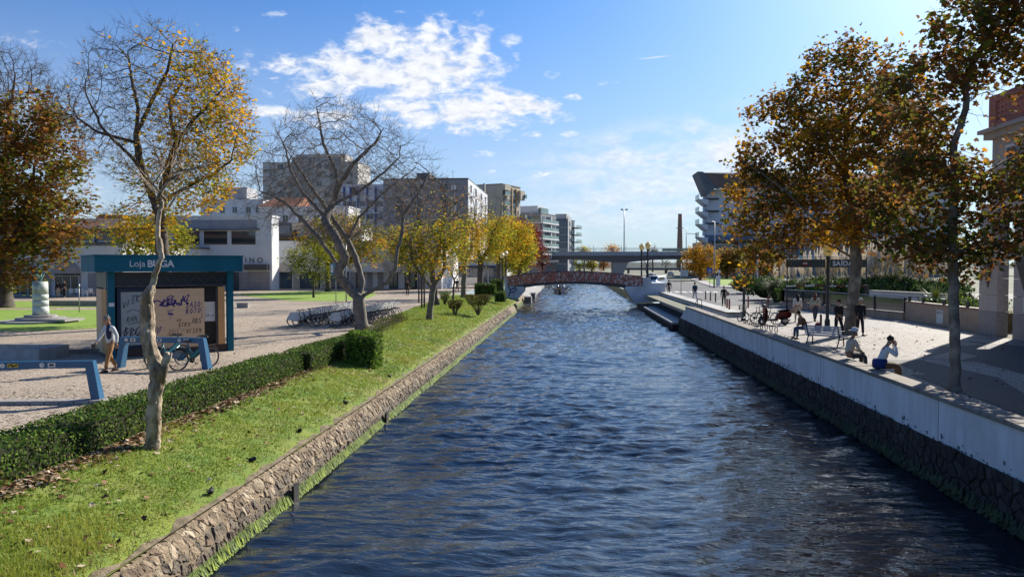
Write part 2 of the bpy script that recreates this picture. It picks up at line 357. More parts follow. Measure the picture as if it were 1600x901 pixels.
# ------------------------------------------------------------------ ground and water
def flat(name, pts, z, mat, kind='structure', thick=0):
    mb = MB(); mb.sheet([(p[0], p[1], z) for p in pts]); return mb.build(name, mat, kind=kind)
LE = [(-12, -9.55), (33, -9.55), (42, -10.3), (53, -12), (84, -13.5), (104, -13.5), (246, -11)]      # left edge of the green bank
mb = MB()
mb.sheet([(-2600, -60, 0), (-9.55, -60, 0), (-9.55, -12, 0)] + [(x, y, 0) for y, x in LE] + [(-2600, 246, 0)])
mb.sheet([(8.3, -60, 0), (2600, -60, 0), (2600, 246, 0), (8.3, 246, 0), (8.3, 56.2, 0)])
mb.sheet([(-2600, 246, 0), (2600, 246, 0), (2600, 5200, 0), (-2600, 5200, 0)])
GROUND = M('open_ground', (.20, .19, .15), (.12, .14, .07), .05, .95, .3, 2)
mb.v = [v for v in mb.v]
mb.build('ground', GROUND, kind='structure')
def interp(tab, x):
    if x <= tab[0][0]: return tab[0][1]
    for (a, b), (c, d) in zip(tab, tab[1:]):
        if x <= c: return b + (d - b) * (x - a) / (c - a)
    return tab[-1][1]
def left_edge(y): return interp(LE, y)
PROF = [(0, -.665), (.08, -.55), (.27, -.40), (.5, -.22), (.72, -.08), (.9, -.015), (1, 0)]
def bank_z(x, y):
    e = left_edge(y) ; w = max(e, -9.3)
    t = (-5.91 - x) / (-5.91 - w)
    return interp(PROF, max(0, t)) + .02 * noise.noise(Vector((x * .8, y * .5, 0))) * (1 if 0 < t < .98 else 0)
def bank():
    mb = MB(); ys = [-12 + i * .5 for i in range(int(100.5 / .5) + 1)]; nx = 20; vs = []
    for y in ys:
        e = left_edge(y)
        for i in range(nx + 1):
            x = -5.91 + (e + 5.91) * i / nx; vs.append((x, y, bank_z(x, y)))
    fs = [(j * (nx + 1) + i, j * (nx + 1) + i + 1, (j + 1) * (nx + 1) + i + 1, (j + 1) * (nx + 1) + i) for j in range(len(ys) - 1) for i in range(nx)]
    mb.add(vs, fs, 0, True); return mb.build('grass_bank', GRASS, kind='structure')
bank()
def waterm():
    rng = np.random.RandomState(5)
    xs = np.linspace(-5.75, 8.1, 190); ys = np.concatenate([np.arange(9, 22, .05), np.arange(22, 40, .09), np.arange(40, 90, .28), np.arange(90, 246.4, .5)])
    Xg, Yg = np.meshgrid(xs, ys); H = np.zeros_like(Xg)
    for k in range(74):
        lam = .15 * (1.056 ** k); th = math.pi / 2 + rng.normal(0, .55) + .22; a = .0078 * lam ** .95
        if lam > 1.0: a *= (1.0 / lam) ** .9
        if lam < .35: a *= .8
        kx, ky = math.cos(th) * 2 * math.pi / lam, math.sin(th) * 2 * math.pi / lam
        ph = rng.uniform(0, 6.28); q = kx * Xg + ky * Yg + ph + .7 * np.sin(.31 * Xg + .23 * Yg + k)
        fade = np.clip(lam * 5.5 / np.gradient(ys)[:, None] / 12, 0, 1) if lam < 1.2 else 1.; H += fade * a * (np.sin(q) + .30 * np.cos(2 * q))
    H *= .75 + .35 * np.sin(.35 * Xg + .21 * Yg) * np.cos(.13 * Yg - .3 * Xg)
    nx = len(xs); ny = len(ys)
    vs = np.stack([Xg, Yg, H + WL], -1).reshape(-1, 3)
    i = np.arange(ny - 1)[:, None] * nx + np.arange(nx - 1)[None]; fs = np.stack([i, i + 1, i + 1 + nx, i + nx], -1).reshape(-1, 4)
    mb = MB(); mb.v = [tuple(v) for v in vs.tolist()]; mb.f = [tuple(f) for f in fs.tolist()]; mb.m = [0] * len(fs); mb.sm = [True] * len(fs)
    mb.add([(-8, -14, WL - .01), (10.4, -14, WL - .01), (10.4, 9, WL - .01), (-8, 9, WL - .01)], [(0, 1, 2, 3)])
    mb.add([(8.1, 7, WL), (10.4, 7, WL), (10.4, 246, WL), (8.1, 246, WL)], [(0, 1, 2, 3)])
    mb.add([(-8, 7, WL), (-5.75, 7, WL), (-5.75, 246, WL), (-8, 246, WL)], [(0, 1, 2, 3)])
    mb.build('canal_water', water_mat(), kind='structure')
waterm()
# ------------------------------------------------------------------ left stone wall
WPROF = [(-6.25, -.74), (-6.03, -.72), (-5.90, -.72), (-5.76, -.89), (-5.65, -1.12), (-5.60, -1.30), (-5.57, -1.7)]     # cross-section (x, z)
def arc(prof):
    s = [0]
    for (a, b), (c, d) in zip(prof, prof[1:]): s.append(s[-1] + math.hypot(c - a, d - b))
    return s
def wall_pt(prof, S, u, off=0.):
    u = min(max(u, 0), S[-1])
    for i in range(len(S) - 1):
        if u <= S[i + 1] or i == len(S) - 2:
            t = (u - S[i]) / (S[i + 1] - S[i]); a, b = prof[i], prof[i + 1]; x = a[0] + (b[0] - a[0]) * t; z = a[1] + (b[1] - a[1]) * t
            nx, nz = -(b[1] - a[1]), (b[0] - a[0]); l = math.hypot(nx, nz); return x + nx / l * off, z + nz / l * off
def left_wall(y0, y1, stones=True):
    t = thing('stone_canal_wall', 'long tan rubble stone wall holding up the grass bank beside the water', 'wall', (0, 0, 0)) if stones else None
    S = arc(WPROF); mb = MB(); n = int((y1 - y0) / .5)
    def off(y): return .05 * noise.noise(Vector((y * .35, 1, 0)))
    for i in range(n):
        ya, yb = y0 + (y1 - y0) * i / n, y0 + (y1 - y0) * (i + 1) / n
        vs = [(p[0] + off(ya), ya, p[1]) for p in WPROF] + [(p[0] + off(yb), yb, p[1]) for p in WPROF]; k = len(WPROF)
        mb.add(vs, [(j, j + 1, k + j + 1, k + j) for j in range(k - 1)], 0, True)
    mb.add([(-6.3, y1, -.6), (-5.9, y1, -.66), (-5.63, y1, -1.12), (-5.55, y1, -1.7), (-6.3, y1, -1.7)], [(0, 1, 2, 3, 4)])
    mb.build('core', MORTAR, t)
    rng = random.Random(11); cells = voronoi(y0 + 10.5, min(y1, 72), 0, S[-1] - .42, 2100, rng, .8)
    cells.sort(key=lambda p: p[0][0]); rest = MB(); k = 0
    for c in cells:
        yy = sum(p[0] for p in c) / len(c); uu = sum(p[1] for p in c) / len(c)
        if uu < .28 or (yy > 40 and rng.random() < .2): continue
        q = [w_ for i_, v_ in enumerate(c) for w_ in (v_, tuple((v_[j_] + c[(i_ + 1) % len(c)][j_]) / 2 + rng.gauss(0, .012) for j_ in (0, 1)))]
        q = shrink(q, rng.uniform(.003, .016)); hgt = rng.uniform(.004, .028); sub = MB()
        a = [wall_pt(WPROF, S, p[1], -.02) for p in q]; b = [wall_pt(WPROF, S, p[1], hgt) for p in q]
        pa = [(x + off(p[0]), p[0], z) for (x, z), p in zip(a, q)]; pb = [(x + off(p[0]), p[0], z) for (x, z), p in zip(b, q)]
        cx = Vector([sum(p[i] for p in pb) / len(pb) for i in range(3)]); tl = rng.uniform(-.10, .10); tv = rng.uniform(-.08, .08); pc = [tuple(cx + (Vector(p) - cx) * rng.uniform(.62, .92) + Vector(((p[1] - cx.y) * tl + (p[2] - cx.z) * tv + rng.uniform(-.012, .012), 0, rng.uniform(-.012, .012)))) for p in pb]
        m = len(q); mi = 3 if (uu + rng.gauss(0, .07) > .68) else rng.choices((0, 1, 2), (6, 1, 3))[0]
        vs = pa + [tuple((Vector(u) * .35 + Vector(w) * .65)) for u, w in zip(pa, pb)] + pc
        fs = [(i, (i + 1) % m, m + (i + 1) % m, m + i) for i in range(m)] + [(m + i, m + (i + 1) % m, 2 * m + (i + 1) % m, 2 * m + i) for i in range(m)] + [tuple(range(2 * m, 3 * m))]
        if k < 290 and yy > 9.5: sub.add(vs, fs, 0); sub.build('stone', (STONE, STONE_L, STONE_D, STONE_W)[mi], t); k += 1
        else: rest.add(vs, fs, mi)
    rest.build('small_stones', (STONE, STONE_L, STONE_D, STONE_W), t, kind='stuff')
    # algae fringe: short hanging tufts just above the water
    al = MB(); y = 8.5
    while y < y1:
        for u in range(6 if y < 22 else 4):
            yy = y + rng.uniform(-.03, .03); hh = rng.uniform(.06, .19) * (1 + .5 * noise.noise(Vector((yy * 1.3, 5, 0)))); w = rng.uniform(.008, .03) * (1 if y < 22 else 2.2)
            x = -5.60 + off(yy) + rng.uniform(0, .1); zb = WL + .02 + rng.uniform(-.02, .05)
            al.add([(x + .03, yy - w, zb), (x + .03, yy + w, zb), (x - .04 + rng.uniform(-.02, .02), yy + rng.uniform(-.04, .04), zb + hh)], [(0, 1, 2)], rng.choice((0, 0, 1)))
        y += .016 if y < 22 else .07
    al.build('algae_fringe', (ALGAE, M('bright_algae', (.27, .34, .03), (.14, .22, .02), 5, .8)), t, kind='stuff')
    band = MB(); band.add([(-5.535, 6, WL - .2), (-5.535, y1, WL - .2), (-5.59, y1, WL + .19), (-5.59, 6, WL + .19)], [(0, 1, 2, 3)]); band.build('algae_band', ALGAE, t)
    for py_, px_ in ((768, 457), (653, 728)):           # drain flaps
        g = G(px_, py_, WL + .2); d = MB(); d.box((-5.5, g.y, WL + .18), (.05, .28, .34)); d.build('drain_flap', M('black_rubber', (.012, .012, .013), rough=.6), t)
left_wall(-1, 78)
# the recess, the second wall and the low landing beyond it, on the left
t = thing('far_stone_wall', 'short tan stone wall with notches in front of the left end of the footbridge', 'wall')
mb = MB(); mb.bx(-7.2, -6.35, 81, 104, -1.8, -.66); mb.build('core', STONE, t)
mb = MB(); mb.bx(-6.35, -6.2, 80.9, 104, WL - .1, WL + .18); mb.build('algae_band', ALGAE, t)
t = thing('landing_stage', 'low pale concrete landing stage below the left end of the footbridge', 'landing')
mb = MB(); mb.bx(-9.5, -5.9, 104, 150, -1.8, -.8); mb.build('deck', CONC, t)
for q in ((-6.1, -5.3, 112, 116, -1.8, -.7), (-6.1, -5.2, 99, 101.5, -1.8, -.72)): mb = MB(); mb.bx(*q); mb.build('steps_block', CONC_D, t)
mb = MB(); mb.bx(-10, -9.5, 104, 246, -1.8, .2); mb.bx(-9.5, -8.6, 150, 246, -1.8, -.05); mb.build('retaining_wall', WHITE, t)
mb = MB(); mb.bx(-10, 11, 246, 246.6, -1.8, .9); mb.build('end_wall', M('pinkish_concrete', (.46, .38, .33), (.36, .30, .26), .5, .8), None, label='low pinkish wall closing the canal under the overpass', cat='wall')
# ------------------------------------------------------------------ right quay wall
def right_wall(y0, y1):
    t = thing('white_quay_wall', 'long low white painted quay wall on dark rubble beside the plaza on the right', 'wall')
    X = 7.93
    mb = MB(); n = 60
    mb.bx(X, X + .4, y0, y1, -.52, .40); mb.build('white_band', QUAYW, t)
    mb = MB(); mb.bx(X, X + .4, y1, y1 + .3, -.52, .40)
    mb.add([(X, y1, -.75), (X, y1, .38), (X, y1 + 3.2, -.65), (X, y1 + 3.2, -.75), (X + .4, y1, -.75), (X + .4, y1, .38), (X + .4, y1 + 3.2, -.65), (X + .4, y1 + 3.2, -.75)], [(0, 3, 2, 1), (4, 5, 6, 7), (1, 2, 6, 5), (0, 1, 5, 4)]); mb.build('sloping_end', QUAYW, t)
    for yj in (9.5, 17.2, 25.1, 33.4, 41.2, 48.3):
        mb = MB(); mb.bx(X - .004, X + .01, yj, yj + .02, -.5, .399); mb.build('joint', GRANITE_W, t)
    y = y0; rng = random.Random(3); k = 0                # coping slabs, each its own stone with an open joint
    while y < y1:
        L = 1.25 + rng.uniform(-.15, .2); yb = min(y + L, y1); cm = MB(); dz = rng.uniform(-.006, .006); dx = rng.uniform(-.01, .01)
        x0_, x1_ = X - .05 + dx, X + .50 + dx
        cm.add([(x0_, y + .008, .40), (x1_, y + .008, .40), (x1_, y + .008, .47 + dz), (x1_ - .02, y + .008, .49 + dz), (x0_ + .02, y + .008, .49 + dz), (x0_, y + .008, .47 + dz)] +
               [(x0_, yb - .008, .40), (x1_, yb - .008, .40), (x1_, yb - .008, .47 + dz), (x1_ - .02, yb - .008, .49 + dz), (x0_ + .02, yb - .008, .49 + dz), (x0_, yb - .008, .47 + dz)],
               [(0, 1, 2, 3, 4, 5), (11, 10, 9, 8, 7, 6)] + [(i, 6 + i, 6 + (i + 1) % 6, (i + 1) % 6) for i in range(6)])
        cm.build('coping_stone', GRANITE_W, t); y = yb
    # rubble foot
    core = MB(); core.bx(X - .06, X + .5, y0, y1 + 3.2, -2, -.50); core.build('rubble_core', RUB_D, t)
    rest = MB(); cells = voronoi(y0, y1, -1.3, -.44, 780, rng); cells.sort(key=lambda p: p[0][0]); k = 0
    mats = (RUB_D, M('grey_wet_stone', (.06, .055, .05), (.03, .028, .026), 4, .85, .8, 18), M('brown_wet_stone', (.045, .032, .024), (.024, .019, .015), 5, .85, .8, 18))
    for c in cells:
        zz = sum(p[1] for p in c) / len(c); yy = sum(p[0] for p in c) / len(c)
        if zz > -.6 and rng.random() < .45: continue
        q = [w_ for i_, v_ in enumerate(c) for w_ in (v_, tuple((v_[j_] + c[(i_ + 1) % len(c)][j_]) / 2 + rng.gauss(0, .014) for j_ in (0, 1)))]
        q = shrink(q, rng.uniform(.005, .035)); hgt = rng.uniform(.012, .045); base = X - .055 - .05 * max(0, -.5 - zz)
        mi = rng.choices((0, 1, 2), (5, 2, 2))[0]; sub = MB() if (k < 280 and yy > 9.5) else rest
        sub.prism([(base, p[0], p[1]) for p in q], (-hgt, 0, 0), mi if sub is rest else 0, bevel=.03)
        if sub is not rest: sub.build('rubble_stone', mats[mi], t); k += 1
    rest.build('small_rubble', mats, t, kind='stuff')
    al = MB(); y = 8
    while y < y1:
        for u in range(3):
            w = rng.uniform(.04, .1); x = X - .16 + rng.uniform(-.03, .04); zb = rng.uniform(-1.42, -1.22); hh = rng.uniform(.07, .2)
            al.add([(x - .05, y - w, zb), (x - .05, y + w, zb), (x + .02, y + rng.uniform(-.04, .04), zb + hh)], [(0, 2, 1)])
        y += .05
    al.build('algae_fringe', ALGAE_D, t, kind='stuff')
    mb = MB(); mb.bx(X - .13, X, y0, y1 + 3, -1.7, -1.2); mb.build('algae_band', ALGAE_D, t)
    # bitten lower edge of the white paint
    pm = MB()
    for k in range(230):
        yy = rng.uniform(8, 45); z = -.52 + abs(rng.gauss(0, .1)); r = rng.uniform(.015, .055)
        pts = [(X - .004, yy + r * 1.3 * math.cos(a) * rng.uniform(.6, 1.3), z + r * math.sin(a) * rng.uniform(.6, 1.4)) for a in [j * 2 * math.pi / 8 for j in range(8)]]
        pm.sheet(pts)
    pm.build('bare_patch', M('bare_mortar_patch', (.25, .25, .25), (.12, .12, .12), 12, .9), t, kind='stuff')
QUAYW = M('weathered_white_paint', (.74, .75, .77), (.58, .59, .60), 2.2, .8, .5, 16, c3=(.60, .60, .60), s3=.8, detail=10, stretch=(1, 1.7, .3), contrast=(.42, .72))
right_wall(-2, 54)
# ground seat ledge behind the wall
mb = MB(); mb.bx(8.43, 8.75, -2, 54, 0, .12); mb.build('granite_step', GRANITE_W, None, label='low granite step running along the foot of the white quay wall', cat='step')
# second wall, steps, railing and landing on the right
t = thing('white_promenade_wall', 'low white wall with wide pale top between the landing steps and the road', 'wall')
mb = MB(); mb.bx(9.95, 10.35, 50, 88, -1.8, .22); mb.build('wall', WHITE, t)
mb = MB(); mb.bx(9.85, 10.95, 49.9, 88, .22, .33); mb.build('dark_coping', GRANITE_W, t)
mb = MB(); mb.bx(9.9, 10.9, 49.92, 88, .33, .34); mb.bx(10.35, 10.9, 49.9, 88, 0, .22); mb.build('pale_top', CONC, t)
t = thing('boat_landing', 'low stone landing platform with steps at water level on the right', 'landing')
mb = MB(); mb.bx(7.35, 8.5, 57.2, 79, -1.02, -.86); mb.build('platform_slab', CONC, t)
mb = MB(); mb.bx(7.45, 9.95, 57.4, 88, -2, -1.03); mb.build('base', RUB_D, t)
mb = MB(); mb.bx(8.5, 9.95, 57.2, 88, -1.02, -.95); mb.build('floor', CONC_D, t)
for k in range(5):
    mb = MB(); mb.bx(8.4, 9.94, 54 + k * .36, 54.35 + k * .36, -1.4, -.02 - .17 * k); mb.build('step', GRANITE, t)
STEEL_D = M('dark_painted_steel', (.03, .035, .035), (.02, .022, .022), 4, .5, spec=.4)
t = thing('stair_railing', 'small dark metal handrail beside the steps down to the boat landing', 'railing')
for k, (x, y) in enumerate(((8.75, 52.5), (8.75, 54.2), (8.75, 56))):
    z = 0 if k < 2 else -.7
    mb = MB(); mb.tube([(x, y, z), (x, y, z + 1.0)], .025); mb.build('post', STEEL_D, t)
mb = MB(); mb.tube([(8.75, 52.5, 1.0), (8.75, 54.2, 1.0), (8.75, 56, .3)], .028); mb.build('handrail', STEEL_D, t)
mb = MB(); mb.tube([(8.75, 52.5, .5), (8.75, 54.2, .5), (8.75, 56, -.2)], .018); mb.build('lower_rail', STEEL_D, t)
# ------------------------------------------------------------------ paving sheets
lp = [(y, x - .0) for y, x in LE]
flat('paved_promenade', [(-9.56, -14), (-9.56, 33), (-10.31, 42), (-12.01, 53), (-13.51, 84), (-13.51, 104), (-13, 160), (-60, 160), (-60, -14)], .004, COBBLE)
flat('paved_plaza', [(8.36, -14), (19.6, -14), (19.6, 38.9), (20.1, 48.3), (16.9, 62.6), (14.5, 66), (11, 66), (8.36, 56)], .004, COBBLE2)
# dark and tan calcada bands on the plaza
def band(pts, mat, z):
    return flat('calcada_pattern', pts, z, mat)
def arcband(cx, cy, r0, r1, a0, a1, mat, z, n=24):
    return band([(cx + r0 * math.cos(a0 + (a1 - a0) * i / n), cy + r0 * math.sin(a0 + (a1 - a0) * i / n)) for i in range(n + 1)] + [(cx + r1 * math.cos(a0 + (a1 - a0) * i / n), cy + r1 * math.sin(a0 + (a1 - a0) * i / n)) for i in range(n, -1, -1)], mat, z)
G2 = lambda px, py: tuple(G(px, py, 0))[:2]
band([G2(1437, 560), G2(1492, 530), G2(1600, 541), G2(1600, 585), G2(1530, 566)], COBBLE_D, .008)
band([G2(1445, 560), G2(1492, 548), G2(1528, 557), G2(1500, 563)], COBBLE_T, .012)
band([G2(1455, 542), G2(1490, 530), G2(1540, 539), G2(1490, 541)], COBBLE_T, .012)
band([G2(1380, 562), G2(1437, 562), G2(1560, 590), G2(1600, 615), G2(1600, 660), G2(1520, 610)], COBBLE_D, .008)
band([G2(1290, 548), G2(1330, 540), G2(1420, 556), G2(1385, 562)], COBBLE_T, .008)
band([G2(1420, 520), G2(1480, 522), G2(1430, 552), G2(1350, 534)], COBBLE_T, .008)
band([(10.2, 24), (11.4, 24), (10.9, 9), (9.6, 9)], COBBLE_D, .016)
# lawns left
def lawn(name, pts, z=.02):
    pts = [G2(*p) for p in pts]; mb = MB(); mb.prism([(x, y, 0) for x, y in pts], (0, 0, z)); return mb.build(name, GRASS_FAR, kind='structure')
lawn('lawn', [(-260, 519), (60, 517), (148, 513), (160, 511), (160, 484), (-260, 484)])
lawn('lawn', [(-260, 481), (55, 481), (110, 480), (190, 480), (150, 471), (-200, 470)])
lawn('lawn', [(365, 460), (398, 464), (460, 470.5), (530, 470.5), (575, 466), (590, 459), (545, 454.5), (470, 455)])
# roads right
flat('road', [(11.2, 66), (14.2, 64), (16.2, 70), (17.5, 78), (23, 90), (23, 150), (20, 246), (12, 246), (11.2, 120)], .006, ASPHALT)
flat('road', [(16.3, 68), (24, 78), (70, 82), (70, 96), (23.2, 95), (17.6, 80)], .010, ASPHALT)
for k in range(7):
    flat('crosswalk_stripe', [(12 + k * .95, 96), (12.5 + k * .95, 96), (12.5 + k * .95, 99.5), (12 + k * .95, 99.5)], .014, PAINT_W)
for k in range(6):
    flat('stop_line', [(13 + k * 1.4, 72 + k * 1.6), (13.9 + k * 1.4, 72 + k * 1.6), (14.0 + k * 1.4, 72.4 + k * 1.6), (13.1 + k * 1.4, 72.4 + k * 1.6)], .014, PAINT_W)
pts = [(1079, 437), (1090, 433), (1125, 430.5), (1230, 431), (1230, 449), (1160, 449.5), (1115, 449), (1098, 444)]
mb = MB(); mb.prism([(*G2(*p), 0) for p in pts], (0, 0, .12)); mb.build('kerb', GRANITE, kind='structure')
mb = MB(); mb.prism([(*G2(*p), .12) for p in [(1098, 436.5), (1110, 433), (1225, 432.5), (1225, 447), (1165, 447.3), (1118, 446.5)]], (0, 0, .03)); mb.build('lawn', GRASS_FAR, kind='structure')
pts = [(1150, 459), (1190, 461), (1225, 466), (1300, 468), (1300, 452), (1200, 450)]
mb = MB(); mb.prism([(*G2(*p), 0) for p in pts], (0, 0, .11)); mb.build('traffic_island', CONC, kind='structure')
# kerb stones under the first bike rack
a = G(-40, 632); b = G(166, 630); n = 9
t = thing('granite_kerb', 'row of granite kerb stones under the near blue bike rack', 'kerb')
for k in range(n):
    p = a.lerp(b, k / n); q = a.lerp(b, (k + 1) / n - .006); mb = MB(); mb.beam((p.x, p.y, .05), (q.x, q.y, .05), .30, .1); mb.build('kerb_stone', GRANITE, t)
# hills and far ground cover so the horizon closes
def ridge(y, x0, x1, h, name, mat, seed):
    mb = MB(); n = 90; vs = []
    for i in range(n + 1):
        x = x0 + (x1 - x0) * i / n; z = h * (.55 + .6 * noise.noise(Vector((i * .17, seed, 0))) + .25 * noise.noise(Vector((i * .6, seed, 3))))
        vs += [(x, y, -1), (x, y + 30, max(1, z)), (x, y + 160, 0)]
    fs = []
    for i in range(n): fs += [(3 * i, 3 * i + 3, 3 * i + 4, 3 * i + 1), (3 * i + 1, 3 * i + 4, 3 * i + 5, 3 * i + 2)]
    mb.add(vs, fs, 0, False); mb.build(name, mat, kind='structure')
ridge(900, -700, 900, 11, 'hills', M('distant_woods', (.10, .12, .11), (.06, .08, .08), .05, 1), 2.)
# ------------------------------------------------------------------ buildings
GL = glassm('dark_window_glass'); GLB = glassm('blue_window_glass', (.03, .05, .08)); GLG = glassm('green_balcony_glass', (.09, .15, .13), .12)
GLL = M('net_curtain_glass', (.20, .21, .22), (.10, .11, .12), .8, .15, spec=.6)
FRW = M('white_window_frame', (.70, .70, .69), (.62, .62, .61), 6, .6); FRD = M('dark_window_frame', (.06, .06, .065), (.04, .04, .045), 6, .5)
SHUT = M('white_roller_shutter', (.62, .62, .60), (.52, .52, .50), 2, .7, stretch=(1, 1, 30))
RWHITE = M('white_render', (.66, .665, .67), (.57, .575, .585), .35, .85, .12, 10, detail=8)
RGREY = M('grey_render', (.54, .51, .475), (.45, .43, .39), .25, .85, .12, 8, detail=8)
RBEIGE = M('beige_render', (.50, .44, .34), (.43, .375, .29), .25, .85, .12, 8, detail=8)
SLATE = M('slate_cladding', (.22, .225, .24), (.17, .175, .19), .3, .6, .1, 6)
TILEW = M('white_ceramic_tiles', (.62, .63, .64), (.54, .55, .57), .9, .45, .1, 4)
BLUE = M('blue_painted_render', (.05, .09, .26), (.035, .065, .20), .5, .7)
ROOFR = M('terracotta_roof', (.34, .13, .07), (.22, .09, .05), 2, .85, .5, 8)
ROOFD = M('dark_brown_roof', (.17, .115, .10), (.12, .085, .075), .6, .8, .4, 5)
METAL = M('galvanised_steel', (.34, .35, .36), (.27, .28, .29), 4, .45, metal=.7)
STONEP = M('stone_cladding', (.32, .30, .295), (.25, .235, .235), 1.2, .7, .2, 12)
CLOTH_T = M('tan_awning_cloth', (.42, .36, .31), (.35, .30, .26), 2, .9)
class Block:
    def __init__(s, name, label, cat, corner, rz, wf, ds, h, wall, roof=None, par=.5):
        s.t = thing(name, label, cat, (corner[0], corner[1], 0), rad(rz)); s.wf = wf; s.ds = ds; s.h = h
        mb = MB(); mb.bx(-wf, 0, 0, ds, -.5, h); mb.build('wall', wall, s.t)
        mb = MB(); mb.bx(-wf - .12, .12, -.12, ds + .12, h, h + .25); mb.build('parapet_cap', roof or wall, s.t); s.cache = {}
    def part(s, name, mat, face, u0, u1, z0, z1, proud=.15, parent=None, deep=None):
        mb = MB(); d = deep if deep is not None else .0
        if face == 'F': mb.bx(u0, u1, -proud, d - .002, z0, z1)
        else: mb.bx(-d + .002, proud, u0, u1, z0, z1)
        return mb.build(name, mat, parent or s.t)
    def win(s, face, u, z, w, h, frame=FRW, glass=GL, mull=1, name='window', sill=True):
        key = (face, round(w, 2), round(h, 2), frame.name, glass.name, mull)
        if key not in s.cache:
            mb = MB(); f = .07; pr = .10
            def bb(a0, a1, b0, b1, p0=-.02, p1=pr):
                if face == 'F': mb.bx(a0, a1, -p1, -p0, b0, b1)
                else: mb.bx(p0, p1, a0, a1, b0, b1)
            bb(-w / 2, w / 2, -f, 0); bb(-w / 2, w / 2, h, h + f); bb(-w / 2 - f, -w / 2, -f, h + f); bb(w / 2, w / 2 + f, -f, h + f)
            for k in range(mull): x = -w / 2 + w * (k + 1) / (mull + 1); bb(x - .03, x + .03, 0, h)
            if sill: bb(-w / 2 - .15, w / 2 + .15, -f - .07, -f - .002, -.02, .2)
            g = MB()
            if face == 'F': g.bx(-w / 2, w / 2, -.04, -.01, 0, h)
            else: g.bx(.01, .04, -w / 2, w / 2, 0, h)
            a = mb.build(name, frame, s.t); b = g.build('pane', glass, a); s.cache[key] = (a, b); o, p = a, b
        else:
            a, b = s.cache[key]; o = a.copy(); C.objects.link(o); p = b.copy(); C.objects.link(p); p.parent = o; o.parent = s.t
        o.location = (u, 0, z) if face == 'F' else (0, u, z); return o
    def grid(s, face, us, zs, w, h, **k):
        rng = random.Random(len(us) * 7 + len(zs))
        for z in zs:
            for u in us:
                kk = dict(k)
                if 'glass' not in kk: kk['glass'] = rng.choice((GL, GL, GLL, SHUT))
                s.win(face, u, z, w, h, **kk)
def PX(px, Y): return P(px, 415, Y).x
def PZ(py, Y): return P(893, py, Y).z
# tall grey block far left
Y = 220; x0, x1 = PX(412, Y), PX(560, Y); h = PZ(250, Y)
B = Block('apartment_block', 'tall greyish brown apartment slab behind the bare tree', 'building', (x1, Y), 0, x1 - x0, 14, h, RGREY)
B.part('stair_tower', M('brown_grey_render', (.36, .33, .30), (.29, .27, .25), .4, .85), 'F', -(x1 - x0) + 9, -(x1 - x0) + 14, 0, h + 1.6, .8, deep=6); B.part('roof_storey', RGREY, 'F', -19, -4, h + .25, h + 2.6, -1, deep=9)
B.part('stair_tower', M('brown_grey_render', (.22, .2, .18)), 'F', -8, -4.5, 0, h + 1.9, .8, deep=6)
B.grid('F', [-25.5, -23, -20.5, -11.5, -9.2, -2.4], [PZ(y, Y) for y in (390, 372, 354, 337, 320, 304, 288, 272, 260)], 1.5, 1.4, mull=1, frame=RGREY)
# white houses with red roofs
Y = 150
B = Block('white_house', 'cluster of stepped white houses with a red roof between kiosk tree and tall slab', 'building', (PX(412, Y), Y), 0, 13, 10, PZ(310, Y), RWHITE)
B.grid('F', [-11, -8.4, -5.8, -3, -1], [PZ(330, Y), PZ(350, Y), PZ(370, Y)], 1.0, 1.2, glass=GL)
B.part('upper_storey', M('pale_grey_render', (.42, .42, .43), (.36, .36, .37), .5), 'F', -9.5, -4, PZ(310, Y) + .25, PZ(287, Y), -1.5, deep=7)
B = Block('white_house', 'long white house with red tiled roof left of the tall slab foot', 'building', (PX(545, 140), 140), 0, 17, 8, PZ(322, 140), RWHITE)
mb = MB(); zt = PZ(322, 140) + .25; mb.add([(-17.3, -.4, zt), (-9.5, -.4, zt), (-9.5, 8, zt), (-17.3, 8, zt), (-15.5, 4, zt + 2.0), (-9.5, 4, zt + 2.0)], [(0, 1, 5, 4), (1, 2, 5), (2, 3, 4, 5), (3, 0, 4)]); mb.build('roof', ROOFR, B.t)
B.grid('F', [-15, -12, -9, -6, -3], [PZ(345, 140), PZ(370, 140)], 1.0, 1.3, glass=GL)
# white and blue apartment block
Y = 175; x0, x1 = PX(533, Y), PX(642, Y); h = PZ(287, Y); W = x1 - x0
B = Block('blue_striped_block', 'white apartment block with vertical blue bands behind the bare tree', 'building', (x1, Y), 0, W, 14, h, M('blueish_white_render', (.55, .57, .62), (.47, .49, .54), .4, .85))
for u in (.04, .13, .24, .37, .49, .62, .75, .88): B.part('blue_band', BLUE, 'F', -W + W * u, -W + W * u + .42, 0, h - .3, .22)
for u in (.15, .64, .80): B.part('brown_panel', M('brown_panel', (.13, .08, .06), (.10, .06, .05), 2), 'F', -W + W * u, -W + W * u + 1.7, h - 1.9, h - .4, .16)
B.grid('F', [-W + W * u for u in (.09, .19, .31, .43, .56, .69, .82, .95)], [PZ(y, Y) for y in (400, 381, 361, 341, 321)], 1.3, 1.35, glass=GLB)
for z in [PZ(y, Y) for y in (384, 365, 345, 325)]: B.part('floor_band', RWHITE, 'F', -W, 0, z - 1.0, z - .75, .30)
